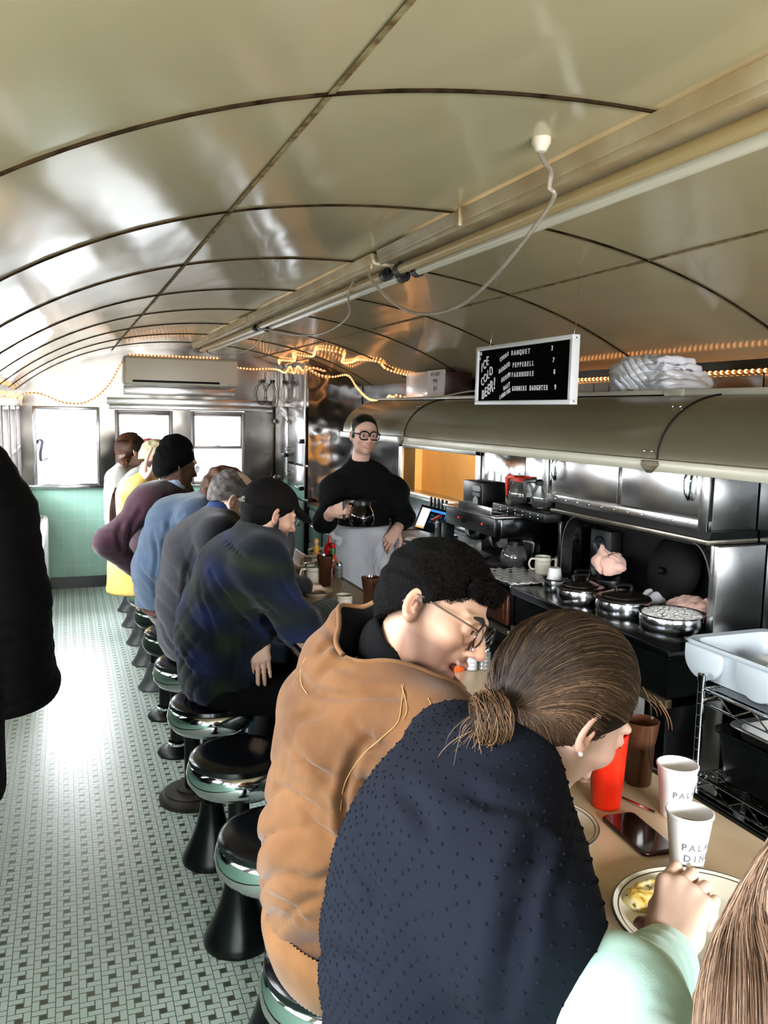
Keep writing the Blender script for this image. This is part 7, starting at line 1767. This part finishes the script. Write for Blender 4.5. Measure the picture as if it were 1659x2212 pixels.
eyebrows(Hp, D['body'], mat('dark brows', '#140e0a', .8))
# grey haired man, charcoal sweater
CHAR = cloth_mat('charcoal knit', '#26252a', .95, .5, 260, .12, 60, sheen=.15)
Hb = Head(px(503,1078,Y=3.72), IR*.86+ID*.42+IW*.3, IR*.35-ID*.92, 1.02)
J = dict(pel=(.53,3.74,.775), wst=(.51,3.74,.95), chs=(.555,3.72,1.16), nek=px(478,1130,Y=3.72), shL=(.72,3.90,1.27), shR=(.60,3.52,1.25), elL=(.85,3.95,1.02), elR=(.80,3.50,1.02), wrL=(1.0,3.9,1.0), wrR=(1.0,3.62,1.0))
D = build_person('balding grey-haired man in a charcoal sweater with a blue collar, behind the plaid shirt', J, (-.2,.98,0), (.98,.2,0), Hb, (.72,.50,.41), CHAR, JEAN, h=.010, hh=.005, hands=[dict(wr=J['wrR'], d=(1,.2,-.1), n=(0,0,-1), side=-1, curls=[(25,30,20)]*4, elbow=J['elR'], h=.004)],
   sleeve_r=(.066,.056,.046), tt=.028, wr=.005, wf=15, topname='charcoal_sweater', hemz=.68, h_top=.009, seedv=41, dp=1.08)
def collar(D, J, H, m_, t=.02, r=.070, name='shirt_collar', a=.35):
    nk = Vector(J['nek']); S = SDF(nk-Vector((.16,.16,.12)), nk+Vector((.16,.16,.18)), .006); S.cone(nk-Vector((0,0,.03)), nk+(H.P(-.02,0,-.06)-nk)*a, r+.012, r, .02); S.cone(nk, H.P(-.02,0,-.06), .055, .062, .008, 'sub'); return link_mesh(name, mesh_from([S.nets()]), m_, D['root'], 60)
collar(D, J, Hb, cloth_mat('blue check cotton', '#20386b', .8), a=.75, r=.078)
creases(D['top'], [[(420,1180),(400,1250),(400,1330)], [(440,1200),(460,1240),(480,1250)], [(350,1350),(370,1390),(390,1400)]], .007, .012)
S = hair_cap(Hb, .004, .004, ((.02,0,.02),(.62,0,-1)), .0018, 120); S.ell(Hb.P(.03,0,.10), (.085,.06,.055), .012, 'sub', (Hb.F,Hb.L,Hb.U)); link_mesh('hair', mesh_from([S.nets()]), mat('short grey hair', '#77716d', .7, bump=.5, bscale=350, noise=.5, nscale=40, color2='#3b3431'), D['body'], 179)
# man in the blue sweater
BLU = cloth_mat('slate blue sweater', '#314052', .9, .3, 400, .08, 12)
Hc = Head(px(488,1068,Y=4.28), IR*.85+ID*.45+IW*.3, IR*.35-ID*.92, 1.02)
J = dict(pel=(.50,4.29,.79), wst=(.46,4.29,.97), chs=(.53,4.27,1.18), nek=px(452,1110,Y=4.28), shL=(.75,4.48,1.28), shR=(.60,4.05,1.26), elL=(.88,4.5,1.02), elR=(.80,4.0,1.02), wrL=(1.05,4.4,1.0), wrR=(1.02,4.15,1.0))
D = build_person('wavy-haired person in a slate blue sweater with belt showing, between maroon and charcoal sweaters', J, (-.2,.98,0), (.98,.2,0), Hc, (.72,.48,.38), BLU, cloth_mat('olive trousers', '#5e5d4c', .8, .3, 300, .2, 9), h=.012, hh=.005, hands=[dict(wr=J['wrR'], d=(1,.2,-.1), n=(0,0,-1), side=-1, curls=[(25,30,20)]*4, elbow=J['elR'], h=.005)],
   sleeve_r=(.070,.060,.048), tt=.040, wr=.006, wf=15, topname='blue_sweater', hemz=.80, h_top=.010, seedv=51, dp=1.1)
creases(D['top'], [[(372,1110),(357,1180),(352,1260)], [(395,1110),(380,1150),(372,1200)], [(330,1150),(340,1200),(335,1260)], [(300,1220),(330,1260),(345,1290)], [(360,1120),(375,1160),(390,1180)]], .010, .012)
S = hair_cap(Hc, .005, .020, ((.075,0,.04),(.75,0,-1)), .006, 60, lambda S, H: [S.ell(H.P(-.09+.02*i,-.06+.03*j,-.03+.02*((i+j)%2)), .026, .012) for i in range(3) for j in range(5)]); link_mesh('hair', mesh_from([S.nets()]), mat('wavy brown hair', '#573a25', .6, spec=.2, bump=.8, bscale=90, noise=.5, nscale=30, color2='#2a1c14'), D['body'], 179)
collar(D, J, Hc, BLKC, a=.5, r=.072)
m = MB(); G = []
for i in range(61): a = 2*PI*i/60; G.append([(.50+math.cos(a)*.155, 4.29+math.sin(a)*.195, z) for z in (.775,.815)])
m.grid(G); m.build('belt', mat('dark red leather belt', '#3c1f1c', .5), D['root'], 60)
# man in the maroon sweater, hand on hip
MAR = cloth_mat('maroon knit', '#3a1f29', .95, .4, 300, .1, 20, sheen=.25)
Hd = Head(px(380,1008,Y=4.83), IR*.75+ID*.12+IW*.62, IR*.05-ID*.99, 1.04)
J = dict(pel=(.52,4.84,.775), wst=(.47,4.84,.96), chs=(.47,4.84,1.18), nek=px(372,1068,Y=4.83), shL=(.60,5.03,1.32), shR=(.43,4.64,1.30), elL=(.80,5.05,1.05), elR=px(232,1172,Y=4.62), wrL=(1.02,4.95,1.0), wrR=px(300,1235,Y=4.68))
D = build_person('dark-haired man in a maroon sweater and pale blue collar, right hand on his hip', J, (-.3,.95,0), (.95,.3,0), Hd, SKIN_D, MAR, JEAN, h=.012, hh=.005, hands=[dict(wr=J['wrR'], d=(.8,.2,-.4), n=(.3,.9,0), side=-1, curls=[(25,30,20)]*4, elbow=J['elR'], h=.005)],
   sleeve_r=(.064,.058,.042), tt=.024, wr=.004, wf=16, topname='maroon_sweater', hemz=.68, h_top=.010, seedv=61)
collar(D, J, Hd, cloth_mat('pale blue cotton', '#b9cbe6', .8), a=.75, r=.070)
creases(D['top'], [([(305,1100),(280,1150),(275,1200)], 1.5), [(262,1130),(255,1160),(262,1190)], [(300,1240),(315,1200),(320,1150)]], .010, .012)
S = hair_cap(Hd, .005, .016, ((.085,0,.055),(.72,0,-1)), .003, 90, lambda S, H: S.ell(H.P(-.055,0,-.02), (.065,.082,.075), .02, 'add', (H.F,H.L,H.U))); link_mesh('hair', mesh_from([S.nets()]), mat('black cropped hair', '#020202', .9, bump=.8, bscale=300, spec=.1), D['body'], 179)
glasses(Hd, D['root'], mat('silver spectacle wire', '#c9cccf', .2, .9), .020, 2.0, .0012)
# person in the yellow raincoat, hand raised
YELC = cloth_mat('yellow raincoat', '#dfc06a', .45, .15, 60, .06, 6, sheen=0)
He = Head(px(384,984,Y=5.30), IR*.8+ID*.1+IW*.6, -ID, 1.0)
J = dict(pel=(.50,5.39,.80), wst=(.46,5.39,.98), chs=(.46,5.37,1.19), nek=px(362,1040,Y=5.34), shL=(.62,5.56,1.31), shR=(.42,5.19,1.29), elL=(.85,5.6,1.05), elR=px(292,1062,Y=5.05), wrL=(1.05,5.5,1.0), wrR=px(305,1042,Y=5.02))
D = build_person('dark-haired person in a long yellow raincoat with one hand raised', J, (-.2,.98,0), (.98,.2,0), He, (.74,.52,.43), YELC, JEAN, h=.012, hh=.005, hands=[dict(wr=J['wrR'], d=-ID*.9+IR*.15, n=IR*.8+IW*.4, side=1, curls=[(5,8,5),(60,70,40),(65,75,40),(68,75,40)], elbow=J['elR'], h=.004, s=1.2)],
   sleeve_r=(.066,.056,.050), tt=.036, wr=.006, wf=14, topname='yellow_raincoat', hemz=.655, h_top=.011, seedv=71,
   extra_top=lambda T: (T.cone((.42,5.36,1.0), (.40,5.34,.62), .17, .19, .06), T.cone((.55,5.36,1.0), (.52,5.36,.62), .17, .19, .06)))
m = MB(); e_, w_ = Vector(J['elR']), Vector(J['wrR']); dn = (w_-e_).normalized() if (w_-e_).length > .02 else Vector((0,0,1)); m.tube([w_-dn*.09, w_-dn*.04, w_-dn*.005], [.052,.049,.045], 24); m.build('navy_cuff', cloth_mat('navy cuff', '#161c2e', .9), D['root'], 60)
S = hair_cap(He, .006, .012, ((.085,0,.055),(.72,0,-1)), .003, 80); link_mesh('hair', mesh_from([S.nets()]), mat('black cropped hair', '#020202', .9, spec=.1), D['body'], 179)
# blonde with orange glasses temple, grey-green top
Hf = Head(px(338,992,Y=5.90), IR*.85+ID*.35+IW*.15, IR*.25-ID*.95, 1.0)
J = dict(pel=(.52,5.94,.78), wst=(.47,5.94,.96), chs=(.46,5.93,1.17), nek=px(305,1035,Y=5.92), shL=(.60,6.10,1.28), shR=(.42,5.76,1.26), elL=(.80,6.1,1.04), elR=(.55,5.70,1.02), wrL=(1.0,6.0,1.0), wrR=(.85,5.80,1.0))
D = build_person('short-haired blonde person with an orange glasses temple in a grey-green top', J, (-.2,.98,0), (.98,.2,0), Hf, (.82,.50,.42), cloth_mat('grey green sweatshirt', '#9aa39b', .9), JEAN, h=.013, hh=.005, sleeve_r=(.062,.054,.044), tt=.024, wr=.004, wf=15, topname='grey_green_top', hemz=.68, h_top=.011, seedv=81, female=True)
collar(D, J, Hf, cloth_mat('taupe rib', '#7d6a60', .9), a=.6, r=.066)
S = hair_cap(Hf, .005, .012, ((.09,0,.045),(.45,0,-1)), .003, 90); link_mesh('hair', mesh_from([S.nets()]), mat('pale blonde hair', '#e2d5b2', .5, bump=.6, bscale=200, noise=.3, nscale=30, color2='#b9a981'), D['body'], 179)
glasses(Hf, D['root'], mat('orange spectacle frame', '#e07a2a', .3), .020, 2.0, .0020)
# woman with very long brown hair
Hh = Head(px(287,975,Y=6.49), IR*.8+IW*.55, -ID, 1.0)
J = dict(pel=(.42,6.52,.78), wst=(.40,6.52,.96), chs=(.40,6.51,1.17), nek=px(270,1020,Y=6.50), shL=(.54,6.68,1.29), shR=(.36,6.34,1.28), elL=(.70,6.7,1.05), elR=(.40,6.28,1.04), wrL=(.95,6.6,1.0), wrR=(.62,6.36,1.0))
D = build_person('woman with very long straight brown hair, painted copper on its lit left side', J, (-.2,.98,0), (.98,.2,0), Hh, (.80,.52,.43), cloth_mat('pale grey top', '#b9b4ae', .9), JEAN, h=.014, hh=.006, sleeve_r=(.058,.050,.042), tt=.018, wr=.004, wf=15, topname='pale_top', hemz=.70, h_top=.012, seedv=91, female=True)
S = hair_cap(Hh, .006, .012, ((.09,0,.05),(.8,0,-1)), .002, 60); hc = link_mesh('hair', mesh_from([S.nets()]), mat('dark brown hair base', '#1d120c', .5), D['body'], 179)
rs = np.random.RandomState(44); polys = []; cols = []
for i in range(1500):
    a = rs.uniform(-1,1)*2.0; k = (a+2.0)/4.0; c0 = Hh.P(-.016+.05*rs.rand(), .02*math.sin(a), .14)
    p1 = Hh.P(-.016-.10*math.cos(a*.7), .10*math.sin(a*.8), .06); p2 = Hh.P(-.03-.09*math.cos(a*.7), .105*math.sin(a*.8), -.06)
    L_ = rs.rand(); j1 = .05*rs.rand(); e1 = px(256+48*k, 1035, Y=6.28+j1); e2 = px(240+46*k, 1080, Y=6.20+j1); e3 = px(236+38*k, 1108+38*L_, Y=6.17+j1)
    P = smooth_path([c0, p1, p2, e1, e2, e3], 5); polys.append(np.array([list(q) for q in P])); g = k*.7+.3*rs.rand()
    cols.append(np.array([.11,.042,.018])*(1-g)+np.array([.022,.011,.006])*g)  # left strands copper, right ones dark: side light painted into the hair colour
rest_on(hc, polys, .004, .42)
strands('hair_strands', polys, .0016, cols, HAIRM, hc)
# person in the pink cap
Hi = Head(px(325,982,Y=7.03), IR*.8+IW*.55, -ID, 1.0)
J = dict(pel=(.52,7.04,.78), wst=(.49,7.04,.96), chs=(.50,7.03,1.17), nek=px(318,1020,Y=7.03), shL=(.62,7.2,1.28), shR=(.46,6.86,1.27), elL=(.80,7.2,1.04), elR=(.62,6.82,1.03), wrL=(1.0,7.1,1.0), wrR=(.88,6.92,1.0))
D = build_person('person in a bright pink cap at the far stools, mostly hidden', J, (-.2,.98,0), (.98,.2,0), Hi, (.74,.50,.41), cloth_mat('dark grey top', '#3a3d42', .9), JEAN, h=.014, hh=.006, sleeve_r=(.062,.054,.044), tt=.02, wr=.004, wf=15, topname='dark_top', hemz=.68, h_top=.012, seedv=95)
cap_hat(Hi, D['root'], cloth_mat('bright pink cap', '#d9486e', .8), h=.006)
S = hair_cap(Hi, .006, .004, ((.05,0,.03),(.9,0,-1)), .002, 80); link_mesh('hair', mesh_from([S.nets()]), mat('brown hair plain', '#2d1d13', .6), D['body'], 179)

# ---------------------------------------------------------------- the server behind the counter
Hs = Head(px(787,940,Y=4.88), -IW*.93+IR*.30+ID*.14, -ID*.98-IW*.12+IR*.05, 1.02)
nk = px(775,1010,Y=4.95)
J = dict(pel=(1.79,5.0,1.00), wst=(1.79,4.99,1.14), chs=(1.77,4.97,1.34), nek=nk, shR=px(722,1054,Y=4.90), shL=px(852,1057,Y=4.98), elR=px(702,1128,Y=4.82), elL=px(872,1120,Y=4.92), wrR=px(716,1106,Y=4.68), wrL=px(858,1142,Y=4.80))
SRV = cloth_mat('black crew shirt', '#030405', .9, .2, 500, sheen=0)
APR = cloth_mat('white apron cotton', '#c4c6cc', .85, .25, 300, .10, 5, c2='#b4b7c0')
def slegs():
    o = []
    for sg in (-1, 1): h_ = Vector((1.79,5.0,.95))+Vector((.93,.36,0))*sg*.09; o.append((h_, h_+Vector((0,-.02,-.45)), h_+Vector((0,.0,-.87))))
    return o
sd = nrm(Vector(J['shL'])-Vector(J['shR'])); fw = sd.cross(Vector((0,0,1)))
fw = fw if fw.dot(-IW) > 0 else -fw
D = build_person('server in black shirt, glasses and white apron, holding a coffee carafe', J, sd, fw, Hs, (.60,.36,.28), SRV, BLKP, h=.010, hh=.0035, stub=.45,
   hands=[dict(wr=J['wrR'], d=IR*.85-ID*.25-IW*.35, n=IW*.8+IR*.1+ID*.2, side=1, curls=[(55,65,40),(58,70,40),(60,70,40),(62,72,40)], thumb=((.8,.4,.35),(.9,0,.4),(.9,-.2,.4)), elbow=J['elR'], h=.003, s=1.05), dict(wr=J['wrL'], d=-IR*.55+ID*.8-IW*.2, n=IW*.9+ID*.2, side=-1, curls=[(20,30,20),(28,38,24),(34,42,26),(38,46,26)], elbow=J['elL'], h=.003, s=1.05)],
   sleeve_r=(.052,.052,.046), tt=.018, wr=.006, wf=16, topname='black_shirt', hemz=1.02, h_top=.008, seedv=101, legs=slegs(), cuffs=(.55,.30))
root = D['root']
# apron
S = SDF((1.45,4.6,.30),(2.15,5.35,1.16),.009); S.ell((1.79,4.985,1.03), (.20,.165,.09), 0); S.chain([Vector((1.70,4.93,1.02)), Vector((1.69,4.90,.75)), Vector((1.68,4.90,.38))], [.14,.155,.17], .06); S.chain([Vector((1.88,4.99,1.02)), Vector((1.90,4.98,.75)), Vector((1.91,4.98,.38))], [.14,.155,.17], .06)
for k_ in range(5): S.folds((1.62+.07*k_, 4.80+.02*k_, .72+.05*(k_%3)), (.9,.2,.45-.2*k_), .20, 40, .014, 50+k_)
S.disp(lumps(.012, 11, 5, (1.8,1.8,.3))).disp(lumps(.004, 40, 6)); S.cut((0,0,.36), (0,0,-1)); S.cut((0,0,1.085), (0,0,1)); link_mesh('apron', mesh_from([S.nets()]), APR, root, 60)
m = MB(); m.tube(smooth_path([px(716,1152,Y=4.78), px(722,1160,Y=4.76), px(735,1165,Y=4.75), px(728,1178,Y=4.75)],5), [.018,.022,.024,.02,.02,.02,.02,.02,.02,.02,.02,.02,.02,.02,.02,.014], 10); m.build('apron_knot', APR, root, 60)
S = hair_cap(Hs, .004, .006, ((.070,0,.085),(1.25,0,-1)), .0015, 80); S2 = S
for sy in (-1,1): S.ell(Hs.P(.012,sy*.076,.01), (.014,.009,.034), .008, 'add', (Hs.F,Hs.L,Hs.U))
link_mesh('hair', mesh_from([S.nets()]), mat('slicked black hair', '#0a0807', .35), D['body'], 179)
eyebrows(Hs, D['body'], mat('dark brows', '#140e0a', .8), .0026)
glasses(Hs, root, mat('black acetate', '#030303', .4, spec=.2), .0235, 3.4, .0040, w=1.12, lensm=glass_mat('dull lens', (.9,.9,.9), .02))
# carafe in his hand
hnd = Vector(J['wrR'])+(IR*.85-ID*.25-IW*.35).normalized()*.085
t = carafe((0,0,0), 'dark coffee carafe held in the server\'s hand', 'black', 0, dark=True)
t.location = hnd+IR*.105+ID*.10; t.rotation_euler = (0, 0, math.atan2(IR.y, IR.x)); t.rotation_euler.x = -.06
